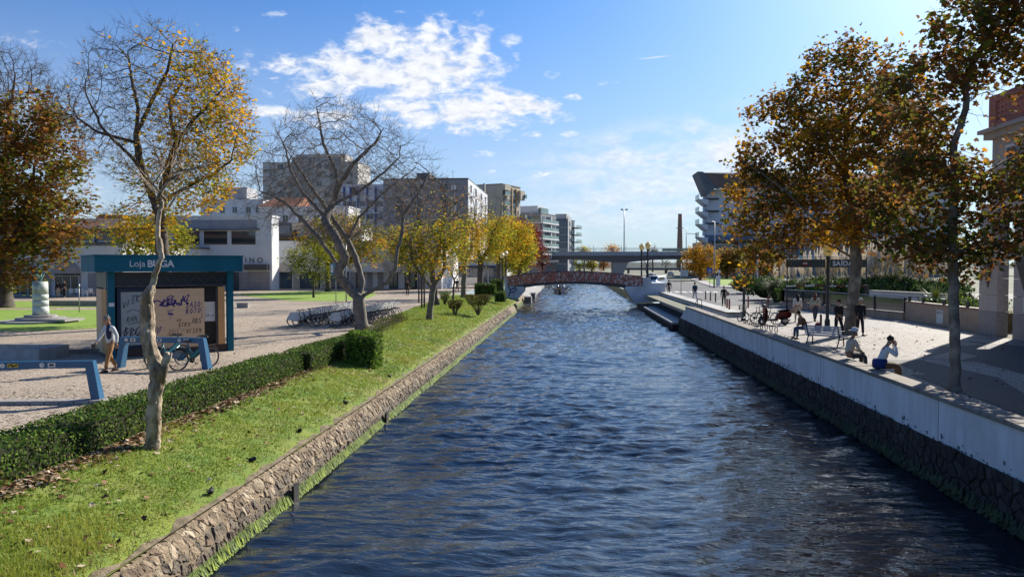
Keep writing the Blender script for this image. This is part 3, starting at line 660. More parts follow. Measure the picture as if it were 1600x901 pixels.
# slate grey block with a white tiled side
Y = 165; xc = PX(731, Y); h = PZ(278.5, Y)
B = Block('slate_block', 'apartment block with dark slate front and white tiled side facing the canal', 'building', (xc, Y), 0, 18.5, 38, h, SLATE, FRD)
mb = MB(); mb.bx(.002, .12, 0, 38, -.5, h + .05); mb.build('tiled_side', TILEW, B.t)
B.grid('F', [-3.1], [PZ(y, Y) for y in (398, 380, 361, 343, 329, 315, 296)], 1.3, 1.2, glass=SHUT, frame=FRD)
B.grid('F', [-5.2, -11, -15], [PZ(y, Y) for y in (398, 380, 361, 343, 329, 315, 296)], 1.3, 1.2, glass=GL, frame=FRD)
for u in (4.5, 13, 24, 33):
    for y in (385, 367, 349, 331, 313, 296):
        o = B.win('R', u, PZ(y, Y), 1.8 if u != 13 else 2.6, 1.5, glass=GL); o.location.x = .12
B.part('roof_box', M('roof_plant_grey', (.16, .16, .17)), 'F', -12, -9, h + .25, h + 1.9, -4, deep=8)
mb = MB(); mb.bx(-.5, 0, 33, 34, h + .3, h + 2.6); mb.build('chimney_stack', RGREY, B.t)
mb = MB(); mb.tube([(-4, 5, h), (-4, 5, h + 2.6)], .04, 4); mb.tube([(-4.5, 5, h + 2.2), (-3.5, 5, h + 2.2)], .03, 4); mb.build('antenna', FRD, B.t)
# beige tower with balconies
Y = 222; xc = PX(785, Y); h = PZ(287, Y)
B = Block('beige_tower', 'beige apartment tower with green glass balconies left of the white balconied block', 'building', (xc, Y), -21.4, 9.0, 12.2, h, RBEIGE, M('brown_capping', (.22, .18, .14)))
for k, y in enumerate((398, 381, 364.5, 348, 331.5, 315, 299)):
    z = PZ(y, Y) - .8
    B.part('balcony_opening', FRD, 'R', .5, 3.4, z + .02, z + 2.2, .03)
    B.part('balcony_glass', GLG, 'R', .4, 3.5, z + .05, z + 1.1, .75, deep=-.68); B.part('balcony_slab', RBEIGE, 'R', .3, 3.6, z - .22, z, .8)
    B.win('R', 4.9, z + .5, .8, 1.5, glass=GL, mull=0); B.win('R', 10.6, z + .5, .9, 1.5, glass=GL, mull=0)
    B.part('recess', FRD, 'R', 6.6, 8.6, z + .05, z + 2.1, .02); B.part('recess_glass', GLG, 'R', 6.5, 8.7, z + .05, z + .95, .14, deep=-.08)
    if k > 2 and k % 2 == 0: mb = MB(); mb.bx(-.2, 1.6, 12.2, 13.6, z - .1, z + 1.0); mb.build('end_balcony', GLG, B.t)
B.part('orange_frame', M('ochre_render', (.50, .32, .14), (.42, .27, .12), 1), 'R', 5.9, 6.4, 2, h - .6, .3); B.part('orange_frame', MATS['ochre_render'], 'R', 8.8, 9.3, 2, h - .6, .3)
B.part('cornice_block', RBEIGE, 'R', 0, 3.8, h - 1.6, h - .1, .9); B.part('cornice_block', RBEIGE, 'R', 9.9, 12.9, h - 3.8, h - 1.0, 1.2)
# white block with long balconies
Y = 250; xc = PX(845, Y); h = PZ(333, Y)
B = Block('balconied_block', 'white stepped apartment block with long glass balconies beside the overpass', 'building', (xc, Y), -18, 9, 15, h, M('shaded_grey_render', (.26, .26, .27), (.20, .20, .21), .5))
B.part('penthouse', RWHITE, 'F', -8.5, -1.5, h + .25, h + 2.6, -1, deep=9); B.part('penthouse_glass', GLG, 'R', 2, 9, h + .25, h + 2.0, -.6, deep=2)
for k, y in enumerate((405, 392, 380.5, 368, 355.5, 343)):
    z = PZ(y, Y) - .9
    for f, a, b_ in (('R', -.9, 15), ('F', -9, 0)):
        B.part('balcony_slab', RWHITE, f, a if f == 'R' else -9, b_, z - .32, z + .12, 1.1); B.part('balcony_glass', GLG, f, a + .1 if f == 'R' else -8.8, b_ - .1, z + .14, z + 1.1, 1.02, deep=-.95)
    for u in (2.4, 6, 9.6, 13): B.win('R', u, z + .3, 2.0, 2.0, glass=(GL, GLB, GLL, GLB)[int(u + k) % 4], mull=1, sill=False)
    for u in (-1.6, -4.6, -7.4): B.win('F', u, z + .3, 2.2, 2.0, glass=(GLG, GL)[k % 2], mull=1, sill=False)
    B.part('white_screen', RWHITE, 'R', 7.6, 8.4, z + .1, z + 2.3, .9)
# dark glass block right of it
Y = 296; xc = PX(886, Y); h = PZ(343, Y)
B = Block('dark_glass_block', 'blue grey glazed apartment block with dark overhanging balconies left of the overpass lamp mast', 'building', (xc, Y), -14, 6.2, 12, h, M('blue_grey_cladding', (.13, .16, .19), (.10, .125, .15), .5, .5), FRD)
B.part('penthouse', RGREY, 'F', -5, -.5, h + .25, h + 2.3, -1, deep=6); B.part('pale_fin', M('pale_grey_fin', (.40, .41, .42), (.34, .35, .36), .5), 'R', .4, 5.6, 0, h + 1.2, .25)
for k, y in enumerate((408, 396.5, 385.5, 374, 362.5, 351)):
    z = PZ(y, Y) - .5
    B.win('F', -3.1, z, 5.4, 2.0, frame=FRD, glass=GLB, mull=4, sill=False); B.part('floor_band', METAL, 'F', -6.2, 0, z - .6, z - .3, .15)
    o = B.win('R', 3, z + .2, 1.0, 1.7, frame=FRD, glass=GL, mull=0, sill=False); o.location.x = .25
    B.part('balcony_slab', FRD, 'R', 7, 15.5, z - .45, z - .2, 2.2); B.part('balcony_glass', GLG, 'R', 7.1, 15.4, z - .18, z + .75, 2.1, deep=-2.02); B.win('R', 8.6, z, 1.8, 2, frame=FRD, glass=GLB, mull=1, sill=False)
# ------------------------------------------------------------------ white shopping arcade on the left
def arcade():
    # left wing with rounded tan awnings
    Y = 80; xr = PX(192, Y); W = 46; h = PZ(382, Y)
    B = Block('arcade_wing', 'low white shop wing with round topped tan awnings behind the monument', 'building', (xr, Y), 0, W, 24, h, RWHITE, CONC_D)
    B.part('upper_storey', M('brown_render', (.22, .18, .155), (.17, .14, .12), 1), 'F', -W + 8, -.6, h + .25, h + 1.9, -1.6, deep=8)
    mb = MB(); zt = h + 1.9; mb.add([(-W + 7.5, 1.0, zt), (0, 1.0, zt), (-3, 4.5, zt + 1.3), (-W + 7.5, 4.5, zt + 1.5), (0, 9, zt), (-W + 7.5, 9, zt)], [(0, 1, 2, 3), (1, 4, 2), (3, 2, 4, 5)]); mb.build('roof', ROOFD, B.t)
    mb = MB(); mb.add([(-8, 6, zt + .3), (-2.5, 6, zt + .2), (-3.6, 8.5, zt + 1.9), (-8, 8.5, zt + 2.1)], [(0, 1, 2, 3)]); mb.build('red_roof', ROOFR, B.t)
    for px in (96, 134.5, 167.5):
        o = B.win('F', PX(px, Y + 1.5) - xr, h + .55, 1.75, .72, mull=0, glass=GL); o.location.y = 1.6
    for px in (105, 38, -30, -95, -160):
        cx = PX(px, Y) - xr; r = 1.5; z0 = PZ(428, Y)
        B.part('shop_opening', FRD, 'F', cx - r, cx + r, .02, z0, .03)
        o = B.win('F', cx, .15, 2 * r - .3, z0 - .4, glass=GL, mull=2, name='shopfront', sill=False); o.location.y = -.04
        mb = MB(); n = 10; m = 5; vs = []
        for i in range(n + 1):
            a = math.pi * i / n
            for j in range(m + 1):
                e = math.pi / 2 * j / m; vs.append((cx + (r + .05) * math.cos(a) * 1., -.02 - .85 * math.sin(e), z0 + (r + .05) * .93 * math.sin(a) * math.cos(e)))
        mb.add(vs, [(i * (m + 1) + j, (i + 1) * (m + 1) + j, (i + 1) * (m + 1) + j + 1, i * (m + 1) + j + 1) for i in range(n) for j in range(m)], 0, True); mb.build('awning', CLOTH_T, B.t)
    edges = [-200, -135, -72, -6, 66, 134]; k = 0
    for px in (-128, -62, 4, 72, 145, 178):      # stone piers between the openings, each of courses
        cx = PX(px, Y) - xr
        for c in range(4):
            mb = MB(); mb.bx(cx - .55, cx + .55, -.07, -.003, .02 + c * .63, .02 + c * .63 + .615); mb.build('cladding_panel', STONEP, B.t)
    # main block with the band of windows
    Y = 100; xr = PX(425, Y); W = xr - PX(188, Y); h = PZ(337, Y)
    B = Block('arcade_block', 'white two storey shop building with a long band of dark windows right of the kiosk', 'building', (xr, Y), 0, W, 2.5, h, RWHITE, RWHITE)
    zb, zt = PZ(381, Y), PZ(359, Y); sc_ = 100 / F
    for a, b_ in ((272, 315), (317.5, 358), (360.5, 402)): B.win('F', PX((a + b_) / 2, Y) - xr, zb, (b_ - a) * sc_ - .1, zt - zb, glass=GL, mull=0, sill=False)
    B.part('window_hood', CONC_D, 'F', PX(268, Y) - xr, PX(406, Y) - xr, zt + .12, zt + .28, .45)
    B.part('grey_fascia', M('grey_sloped_zinc', (.27, .28, .31), (.22, .23, .26), 1, .5), 'F', PX(268, Y) - xr, PX(402, Y) - xr, zt + .35, zt + 1.5, .06)
    mb = MB(); text = text_mesh('I N O', 1.0, 'lettering', FRD, B.t, (PX(397, Y) - xr, -.04, PZ(406.5, Y)), (rad(90), 0, 0), .02, 1.05)
    B.part('dark_canopy', FRD, 'F', PX(384, Y) - xr, -.4, PZ(422, Y), PZ(413, Y), .7)
    for r_ in range(4):
        for c in range(3):
            u0 = PX(374, Y) - xr + c * 1.4; B.part('cladding_panel', STONEP, 'F', u0, u0 + 1.37, .03 + r_ * .62, .03 + r_ * .62 + .6, .05)
    B.win('F', PX(368, Y) - xr, .1, .8, 2.3, frame=FRD, mull=0, sill=False)
    for px in (215, 262, 310): B.win('F', PX(px, Y) - xr, .1, 3, 2.4, frame=FRD, mull=2, sill=False, name='shopfront')
    # right wing, stepping back, with awnings
    Y = 108; xr = PX(690, Y); W = xr - PX(424.6, Y); h = PZ(378, Y)
    B = Block('arcade_wing', 'low white shop wing with pale domed awnings behind the row of bicycles', 'building', (xr, Y), 0, W, 16, h, RWHITE, RWHITE)
    U = lambda px: PX(px, Y) - xr
    B.part('terrace_wall', FRD, 'F', U(426), U(452), h + .25, PZ(345, Y), -1.2, deep=5); B.part('terrace_wall', RWHITE, 'F', U(456), U(560), h + .25, PZ(352, Y), -2.2, deep=8)
    B.part('terrace_panel', M('blue_grey_panel', (.13, .15, .18)), 'F', U(429), U(450), h + 1.3, h + 2.6, -1.0, deep=1.1)
    mb = MB()
    for k in range(24):
        x = U(427) + k * .2; rr_ = random.Random(k); mb.ball((x, .3, h + .45 + rr_.uniform(0, .25)), (.22, .2, .28), 6, 4)
    mb.build('planting', M('terrace_planting', (.06, .07, .025), (.11, .05, .03), 3, .9), B.t, kind='stuff')
    for a, b_ in ((426, 456), (468, 500), (512, 545), (556, 570), (608, 622), (632, 652)):
        c = (U(a) + U(b_)) / 2; w = U(b_) - U(a); B.part('shop_opening', FRD, 'F', c - w / 2, c + w / 2, .02, 2.5, .03)
        o = B.win('F', c, .12, w - .3, 2.2, glass=GLB, mull=1, name='shopfront', sill=False, frame=FRD); o.location.y = -.04
    for a, b_, zt in ((424, 458, 410), (476, 505, 410), (556, 606, 400), (620, 648, 402)):
        c = (U(a) + U(b_)) / 2; r = (U(b_) - U(a)) / 2; z0 = PZ(425, Y); hh = PZ(zt, Y) - z0; mb = MB(); n, m = 10, 5; vs = []
        for i in range(n + 1):
            aa = math.pi * i / n
            for j in range(m + 1):
                e = math.pi / 2 * j / m; vs.append((c + r * math.cos(aa), -.02 - 1.1 * math.sin(e), z0 + hh * math.sin(aa) * math.cos(e)))
        mb.add(vs, [(i * (m + 1) + j, (i + 1) * (m + 1) + j, (i + 1) * (m + 1) + j + 1, i * (m + 1) + j + 1) for i in range(n) for j in range(m)], 0, True); mb.build('awning', CLOTH_T if a == 424 else RWHITE, B.t)
    for a in (458, 502, 547, 573, 590, 655):
        for c in range(4): B.part('cladding_panel', STONEP, 'F', U(a), U(a) + .85, .03 + c * .62, .03 + c * .62 + .6, .06)
    B = Block('low_shop_row', 'low dark fronted shop row behind the trees left of the footbridge', 'building', (PX(792, 150), 150), 0, 24, 12, 4.2, RWHITE, CONC_D)
    for k in range(7): B.win('F', -22.4 + k * 3.4, .15, 2.9, 2.6, frame=FRD, glass=GLB, mull=1, sill=False, name='shopfront')
    B.part('blue_awning', M('navy_awning', (.03, .04, .09), (.02, .03, .07), 3), 'F', -23, -1, 2.9, 3.3, 1.3)
arcade()
a = G(612, 447); b_ = G(748, 443)
mb = MB(); mb.bx(PX(700, 128), PX(748, 128), 128, 128.4, 0, 1.3); mb.build('wall', M('warm_white_wall', (.70, .68, .64), (.62, .60, .56), 1), None, label='low white garden wall between the tree trunks left of the footbridge', cat='wall')  # plain warm white, one even tone
t = thing('granite_bench_wall', 'long low granite seat wall beyond the lawn in front of the arcade', 'wall', G(150, 487)); 
a = G(75, 478) ; mb = MB(); L = G(150, 478).x - a.x
for k in range(7): mb = MB(); mb.bx(a.x - t.location.x + k * (L + 2) / 7, a.x - t.location.x + (k + 1) * (L + 2) / 7 - .02, a.y - t.location.y, a.y - t.location.y + .5, 0, .45); mb.build('granite_block', GRANITE, t)
# ------------------------------------------------------------------ white block with brown roof on the right
Y = 235; KS = 1.567; xl = PX(1104, Y); PZ2 = lambda py: PZ(py, Y) / KS; zt, zb = PZ2(300), PZ2(368)
t = thing('balconied_office_block', 'blueish white block with big brown slanted roof and corner balconies, right of the chimney', 'building', (xl, Y, 0)); t.scale = (KS, KS, KS)
W = 46; BW = M('cool_white_render', (.56, .58, .63), (.49, .51, .56), .3, .8, detail=8)
mb = MB(); mb.bx(0, W, 0, 5, zb, zt + .3); mb.build('wall', BW, t)
mb = MB(); zr = PZ2(273)
mb.add([(-2.0, -1.6, zr), (W, -1.6 + 5, zr), (W, -1.6, zt + .4), (.8, -1.6, zt + .4), (-2.0, 5, zr), (W, 5, zr)], [(0, 3, 2, 1), (0, 1, 5, 4)]); mb.add([(W, 3.4, zr), (W, -1.6, zt + .4), (W, 5, zt), (W, 5, zr)], [(0, 1, 2, 3)]); mb.build('roof', ROOFD, t)
mb = MB(); mb.add([(-2.1, -1.8, zr + .2), (-1.0, -1.8, zr + .1), (1.4, -1.8, zt + .5), (-.3, -1.8, zt - .8), (-2.1, 5, zr + .2), (-.3, 5, zt - .8)], [(0, 3, 2, 1), (0, 4, 5, 3)]); mb.beam((-1.6, -1.75, zr + .1), (1.2, -1.75, zt + .4), .3, .35); mb.beam((1.2, -1.75, zt + .4), (W, -1.75, zt + .4), .3, .45); mb.build('eave', M('blue_grey_fascia', (.11, .13, .16), (.09, .11, .13), 1), t)
for k, py in enumerate((313, 332, 351, 371)):
    z = PZ2(py); mb = MB(); mb.add([(-1.8, -1.3, z), (0, -1.5, z - .1), (0, -1.5, z - 1.2), (-.5, -1.3, z - 1.1), (-1.8, 3, z), (0, 3, z - .1), (0, 3, z - 1.2), (-.5, 3, z - 1.1)], [(0, 3, 2, 1), (0, 1, 5, 4), (0, 4, 7, 3), (3, 7, 6, 2), (4, 5, 6, 7)]); mb.build('balcony', BW, t)
    mb = MB(); mb.bx(-1.75, -1.7, -1.3, 3, z + .02, z + .95); mb.build('balcony_glass', GLG, t)
    mb = MB(); mb.bx(-.3, 2.2, -.35, -.003, z - .1, z + .25); mb.build('dark_ledge', FRD, t)
    if k < 3:
        for u in range(9):
            x = 5.5 + u * 4.6; mb = MB(); mb.bx(x, x + 1.9, -.08, -.003, z - .2, z + 1.5); w_ = mb.build('window', FRW, t); mb = MB(); mb.bx(x + .1, x + 1.8, -.10, -.083, z - .1, z + 1.4); mb.build('pane', GLB, w_)
mb = MB(); mb.bx(.4, W, 1.5, 20, 0, zb - 1); mb.build('ground_floor', M('recessed_grey_wall', (.22, .23, .25), (.17, .18, .2), 1), t)
mb = MB(); mb.bx(-.2, W, -.4, 1.5, zb - 1.1, zb - .002); mb.build('soffit', M('blue_soffit', (.12, .17, .26), (.10, .14, .21), 1), t)
for u in range(8):
    mb = MB(); mb.bx(.3 + u * 5.6, .9 + u * 5.6, -.2, .4, 0, zb - 1.12); mb.build('column', M('blue_grey_column', (.17, .20, .26), (.14, .17, .22), 1), t)
    mb = MB(); mb.bx(1.8 + u * 5.6, 5.0 + u * 5.6, 1.35, 1.497, 4.2, zb - 1.6); w_ = mb.build('window', FRW, t); mb = MB(); mb.bx(1.95 + u * 5.6, 4.85 + u * 5.6, 1.3, 1.347, 4.35, zb - 1.8); mb.build('pane', GLB, w_)
# ------------------------------------------------------------------ shopping mall with the pink lattice, right
def mall():
    X = 19.7; t = thing('shopping_mall', 'big stone clad building with pink lattice parapet and pillars at the right edge', 'building', (X, 38.85, 0))
    MW = M('mall_cream_render', (.46, .42, .38), (.38, .345, .31), .5, .8); PINK = M('pink_render', (.42, .17, .125), (.35, .14, .105), 1.5, .85, .2, 14); PG = M('pink_granite', (.40, .36, .34), (.32, .285, .27), 9, .55, .1, 40); PGD = M('grey_granite_base', (.27, .25, .24), (.20, .185, .18), 9, .6, .1, 40)
    z1, z2 = 9.75, 11.25; Ln = 48.85
    mb = MB(); mb.bx(.5, 22, -Ln, 0, 5.4, z1 - .4); mb.build('upper_wall', MW, t)
    mb = MB(); mb.bx(2.6, 22, -Ln, -.35, -.1, 5.4); mb.build('glazed_back_wall', GL, t)
    mb = MB(); mb.bx(.2, 22, -Ln, .25, z1 - .4, z1 - .1); mb.bx(.0, 22, -Ln, .45, z1 - .1, z1 + .08); mb.build('cornice', MW, t)
    # lattice parapet panels: pink frame with real square holes
    for k in range(9):
        y1 = -.1 - k * 5.4; y0 = y1 - 5.3; pm = MB(); pm.bx(.25, .5, y1 - .6, y1, z1 + .08, z2 + .12); pm.bx(.25, .5, y0, y1 - .6, z1 + .08, z1 + .35); pm.bx(.25, .5, y0, y1 - .6, z2 - .2, z2 + .1)
        if k < 3:
            ys = [y0 + (y1 - .6 - y0) * i / 15 for i in range(16)]; zs = [z1 + .35 + (z2 - .55 - z1) * i / 4 for i in range(5)]
            for a in ys: pm.bx(.3, .46, a - .075, a + .075, z1 + .351, z2 - .201)
            for a in zs[1:4]: pm.bx(.305, .455, y0 + .08, y1 - .68, a - .07, a + .07)
        else: pm.bx(.3, .46, y0, y1 - .6, z1 + .35, z2 - .2)
        pm.build('lattice_panel', PINK, t)
    mb = MB(); mb.bx(.5, 20, -.55, -.15, z1 + .08, z2 + .1); mb.build('end_parapet', PINK, t)
    for k in range(14):
        y1 = -k * 2.9; first = k < 5
        if first:
            zc = [(.0, 1.15, PGD)] + [(1.15 + i * .78, 1.15 + (i + 1) * .78, PG) for i in range(6)]
            for (a, b, m_) in zc:
                for s in range(2 if a > .5 else 1):
                    ya, yb = (y1 - 1.6, y1) if a < .5 else ((y1 - .795, y1) if s == 0 else (y1 - 1.6, y1 - .805)); off = .0 if a > .5 else -.012
                    mb = MB(); mb.bx(off, .5, ya, yb, a + .004, b - .008); mb.build('granite_block', m_, t)
        else: mb = MB(); mb.bx(0, .5, y1 - 1.6, y1, 0, 5.4); mb.build('pillar', PG, t)
        mb = MB(); mb.bx(.02, .5, y1 - 2.9, y1, 5.84, 6.2); mb.bx(.05, .5, y1 - 2.9, y1, 5.402, 5.838); mb.build('lintel', PG, t)
        if first:    # pointed bracket
            yc = y1 - .8; mb = MB(); mb.add([(-.16, yc - .42, 3.55), (-.16, yc + .42, 3.55), (-.012, yc, 2.2), (-.012, yc - .42, 3.55), (-.012, yc + .42, 3.55)], [(0, 1, 2), (0, 2, 3), (1, 4, 2), (0, 3, 4, 1)]); mb.build('bracket', M('dark_bronze', (.07, .06, .055), (.05, .045, .04), 5, .6), t)
        mb = MB(); mb.bx(1.9, 2.0, y1 - 2.88, y1 - 1.62, .02, 2.6); mb.build('glass_door', GL, t)
    mb = MB(); mb.bx(-.03, -.013, -3.9 - .2, -3.9 + .2, 1.25, 1.95); mb.build('notice_case', M('white_notice', (.6, .6, .58)), t)
    for k in range(5): mb = MB(); mb.bx(.44, .498, -3.5 - k * 5.4, -1.2 - k * 5.4, 6.6, 8.9); w_ = mb.build('window', FRW, t); mb = MB(); mb.bx(.42, .437, -3.35 - k * 5.4, -1.35 - k * 5.4, 6.75, 8.75); mb.build('pane', GL, w_)
mall()
# ------------------------------------------------------------------ footbridge
def footbridge():
    Y0, Y1 = 88, 90.8; xa, xb = PX(790, Y0), PX(1004, Y0)
    t = thing('footbridge', 'low arched footbridge with red and white mosaic parapets over the canal', 'bridge', (0, Y0, 0))
    m = bpy.data.materials.new('red_mosaic'); m.use_nodes = True; nt = m.node_tree; N = nt.nodes; L = nt.links; b = N['Principled BSDF']; b.inputs['Roughness'].default_value = .5
    tc = N.new('ShaderNodeTexCoord'); mp = N.new('ShaderNodeMapping'); mp.inputs['Scale'].default_value = (8.5, 1, 4.0); v = N.new('ShaderNodeTexVoronoi'); v.inputs['Scale'].default_value = 1.0; L.new(tc.outputs['Object'], mp.inputs[0]); L.new(mp.outputs[0], v.inputs[0])
    r = N.new('ShaderNodeValToRGB'); r.color_ramp.interpolation = 'CONSTANT'; cols = [(0, (.20, .09, .08)), (.2, (.46, .12, .08)), (.44, (.12, .08, .08)), (.52, (.50, .22, .14)), (.70, (.62, .52, .46)), (.84, (.34, .18, .15))]
    for i, (p, c) in enumerate(cols):
        e = r.color_ramp.elements[i] if i < 2 else r.color_ramp.elements.new(p); e.position = p; e.color = (*c, 1)
    L.new(v.outputs['Color'], r.inputs[0]); L.new(r.outputs[0], b.inputs['Base Color'])
    def zt(x):
        u = (x - xa) / (xb - xa); return PZ(433, Y0) + (PZ(424.5, Y0) - PZ(433, Y0)) * (1 - (2 * u - 1) ** 2)
    n = 24
    for yy in (0, Y1 - Y0):
        mb = MB()
        for i in range(n):
            x0, x1 = xa + (xb - xa) * i / n, xa + (xb - xa) * (i + 1) / n; hh = 1.12; mb.add([(x0, yy, zt(x0) - hh), (x1, yy, zt(x1) - hh), (x1, yy, zt(x1)), (x0, yy, zt(x0)), (x0, yy + .12, zt(x0) - hh), (x1, yy + .12, zt(x1) - hh), (x1, yy + .12, zt(x1)), (x0, yy + .12, zt(x0))], [(0, 1, 2, 3), (7, 6, 5, 4), (3, 2, 6, 7), (0, 4, 5, 1)])
        mb.build('parapet', m, t)
        mb = MB(); mb.tube([(xa + (xb - xa) * i / n, yy + .06, zt(xa + (xb - xa) * i / n) + .04) for i in range(n + 1)], .045, 5); mb.build('handrail', FRD, t)
    mb = MB()
    for i in range(n):
        x0, x1 = xa + (xb - xa) * i / n, xa + (xb - xa) * (i + 1) / n; d0 = .25 + .25 * abs(2 * i / n - 1) ** 2; d1 = .25 + .25 * abs(2 * (i + 1) / n - 1) ** 2
        vs = [(x, y, zt(x) - 1.12 - d) for x, dd in ((x0, d0), (x1, d1)) for y in (-.1, Y1 - Y0 + .2) for d in (0.002, dd)]
        mb.add(vs, [(0, 1, 5, 4), (2, 6, 7, 3), (1, 3, 7, 5), (0, 4, 6, 2)])
    mb.build('deck_girder', FRD, t)
    AB = M('white_abutment', (.70, .71, .73), (.60, .61, .64), .8, .8, .2, 10, c3=(.5, .5, .5), s3=.4)
    q = lambda px, py: (PX(px, Y0), PZ(py, Y0))
    poly = [q(1004.3, 433), q(1016, 433.5), q(1018, 441.5), q(1040, 441.5), q(1037.5, 470), q(992, 473), q(976, 450), q(978, 446.5), q(1004.3, 447.5)]
    mb = MB(); mb.prism([(x, -.3, z) for x, z in poly[::-1]], (0, 3.5, 0)); mb.build('right_abutment', AB, t)
    poly = [q(789, 444), q(791.5, 433), q(793, 447), q(819, 448), q(819, 455), q(805, 471.5), q(787, 466)]
    mb = MB(); mb.prism([(x, -.3, z) for x, z in poly], (0, 3.5, 0)); mb.build('left_abutment', AB, t)
    x, z = q(801, 456); gm = MB()
    for pts in ([(-.5, .6), (-.2, .2), (-.45, -.5)], [(-.2, .2), (.2, .5), (.1, -.6)], [(-.35, -.1), (.3, 0)], [(.3, .6), (.45, .1)]):
        for (a, b1), (c, d) in zip(pts, pts[1:]): gm.beam((x + a, -.31, z + b1), (x + c, -.31, z + d), .02, .13)
    gm.build('graffiti', M('blue_spray_paint', (.04, .06, .20)), t)
footbridge()
# ------------------------------------------------------------------ overpass, piers, mast, chimney
def overpass():
    Y0, Y1 = 258, 272; t = thing('road_overpass', 'wide pale blue grey concrete road overpass crossing beyond the footbridge', 'overpass', (0, Y0, 0))
    CB = M('pale_blue_concrete', (.36, .40, .44), (.30, .34, .38), .3, .8); zt, zm, zl = PZ(393, Y0), PZ(399.5, Y0), PZ(404.5, Y0)
    mb = MB(); mb.bx(-90, 150, 0, Y1 - Y0, zm, zt); mb.build('deck', CB, t)
    xs = [-90, -60, -45, -30, -14, -11, -8, 0, 6, 13.5, 19, 27, 33, 60, 85, 110, 150]; dz = [0, 0, 1, .2, .9, 1.1, .5, .1, .4, 1.1, 1.1, .3, .1, .1, 1, .2, 0]
    mb = MB(); k = len(xs); vs = [(x, y, z) for y in (.6, Y1 - Y0 - .6) for x, d in zip(xs, dz) for z in (zm - .002, zl - d)]
    fs = []
    for i in range(k - 1): a = 2 * i; fs += [(a, a + 1, a + 3, a + 2), (2 * k + a, 2 * k + a + 2, 2 * k + a + 3, 2 * k + a + 1), (a + 1, 2 * k + a + 1, 2 * k + a + 3, a + 3)]
    mb.add(vs, fs); mb.build('girder', CONC_D, t)
    for x0, x1, xt in ((13.8, 17.0, 19.0), (-12, -10.4, -10.4), (-14.6, -13.2, -13.2), (84, 87, 89), (-47, -44, -43)):
        mb = MB(); z = zl - .9; mb.add([(x0, 1, -.2), (x1, 1, -.2), (xt, 1, z), (x0, 1, z), (x0, 12, -.2), (x1, 12, -.2), (xt, 12, z), (x0, 12, z)], [(0, 1, 2, 3), (4, 7, 6, 5), (1, 5, 6, 2), (0, 3, 7, 4)]); mb.build('pier', CONC, t)
    for yy in (.2, Y1 - Y0 - .2):
        mb = MB(); mb.bx(-90, 150, yy - .04, yy + .04, zt + 1.1, zt + 1.2); mb.bx(-90, 150, yy - .03, yy + .03, zt + .5, zt + .56)
        for i in range(120): mb.bx(-90 + i * 2, -89.92 + i * 2, yy - .04, yy + .04, zt, zt + 1.1)
        mb.build('railing', METAL, t, kind='stuff')
    mb = MB(); mb.bx(30, 60, .1, .14, zt + .1, zt + 1.0); mb.build('glass_screen', GLG, t)
overpass()
t = thing('far_ramp', 'low dark ramp road curving under the overpass on the right', 'ramp', (0, 330, 0)); mb = MB(); mb.bx(22, 60, 0, 6, 1.4, 2.4); mb.build('deck', CONC_D, t)
for k in range(5): mb = MB(); mb.bx(24 + k * 8, 24.7 + k * 8, 1, 5, 0, 1.4); mb.build('pier', CONC_D, t)
def pole(name, label, px, Y, ztop, z0, r, arm=0, group=None, head=True, mat=METAL):
    t = thing(name, label, 'street light', (PX(px, Y), Y, z0), 0, group); mb = MB(); mb.tube([(0, 0, 0), (0, 0, ztop - z0)], [r, r * .6], 7); mb.build('pole', mat, t)
    if arm: mb = MB(); mb.tube([(0, 0, ztop - z0 - .05), (arm, 0, ztop - z0 + .1)], r * .5, 5); mb.build('arm', mat, t); mb = MB(); mb.box((arm * 1.15, 0, ztop - z0 + .1), (abs(arm) * .5, .3, .14)); mb.build('lamp_head', mat, t)
    return t
t = pole('camera_mast', 'tall slim mast with two small cameras on top standing on the overpass', 975, 262, PZ(329, 262), PZ(393, 262), .22); t['category'] = 'mast'
for s in (-1, 1): mb = MB(); zz = PZ(329, 262) - PZ(393, 262); mb.tube([(0, 0, zz), (s * .7, 0, zz + .2)], .08, 4); mb.box((s * .8, 0, zz + .25), (.7, .5, .5)); mb.build('camera', METAL, t)
pole('street_light', 'tall street light with long left arm right behind the chimney', 1072, 190, PZ(357, 190), 0, .14, -1.8); pole('street_light', 'street light with left arm, second to the right of the chimney', 1088, 215, PZ(366, 215), 0, .14, -1.9)
pole('street_light', 'tall grey street light on the kerb in front of the round street trees', 1116, 116, PZ(347, 116), 0, .12, -.9)
pole('street_light', 'thick grey post beside the far lawn behind the near street lamp', 1183, 92, PZ(392, 92), 0, .14)
for k, (px, y1) in enumerate(((927, 380), (971, 382), (978, 381), (1013, 375), (1023, 377))):
    pole('post', ('thin post on the overpass left of the mast', 'short post just left of the mast foot on the overpass', 'short post just right of the mast foot on the overpass', 'slim pole right of the bridge lamps on the overpass', 'second slim pole right of the bridge lamps on the overpass')[k], px, 266, PZ(y1, 266), PZ(393, 266), .1)['category'] = 'post'
BR = M('chimney_brick', (.30, .19, .15), (.24, .15, .12), .6, .9); Y = 560
t = thing('brick_chimney', 'tall tapering brick factory chimney on the horizon right of the bridge lamps', 'chimney', (PX(1062, Y), Y, 0)); zz = PZ(335, Y)
mb = MB(); mb.lathe([(2.3, 0), (1.95, 20), (1.35, zz - 1), (1.45, zz - .8), (1.45, zz)], n=10); mb.build('shaft', BR, t)
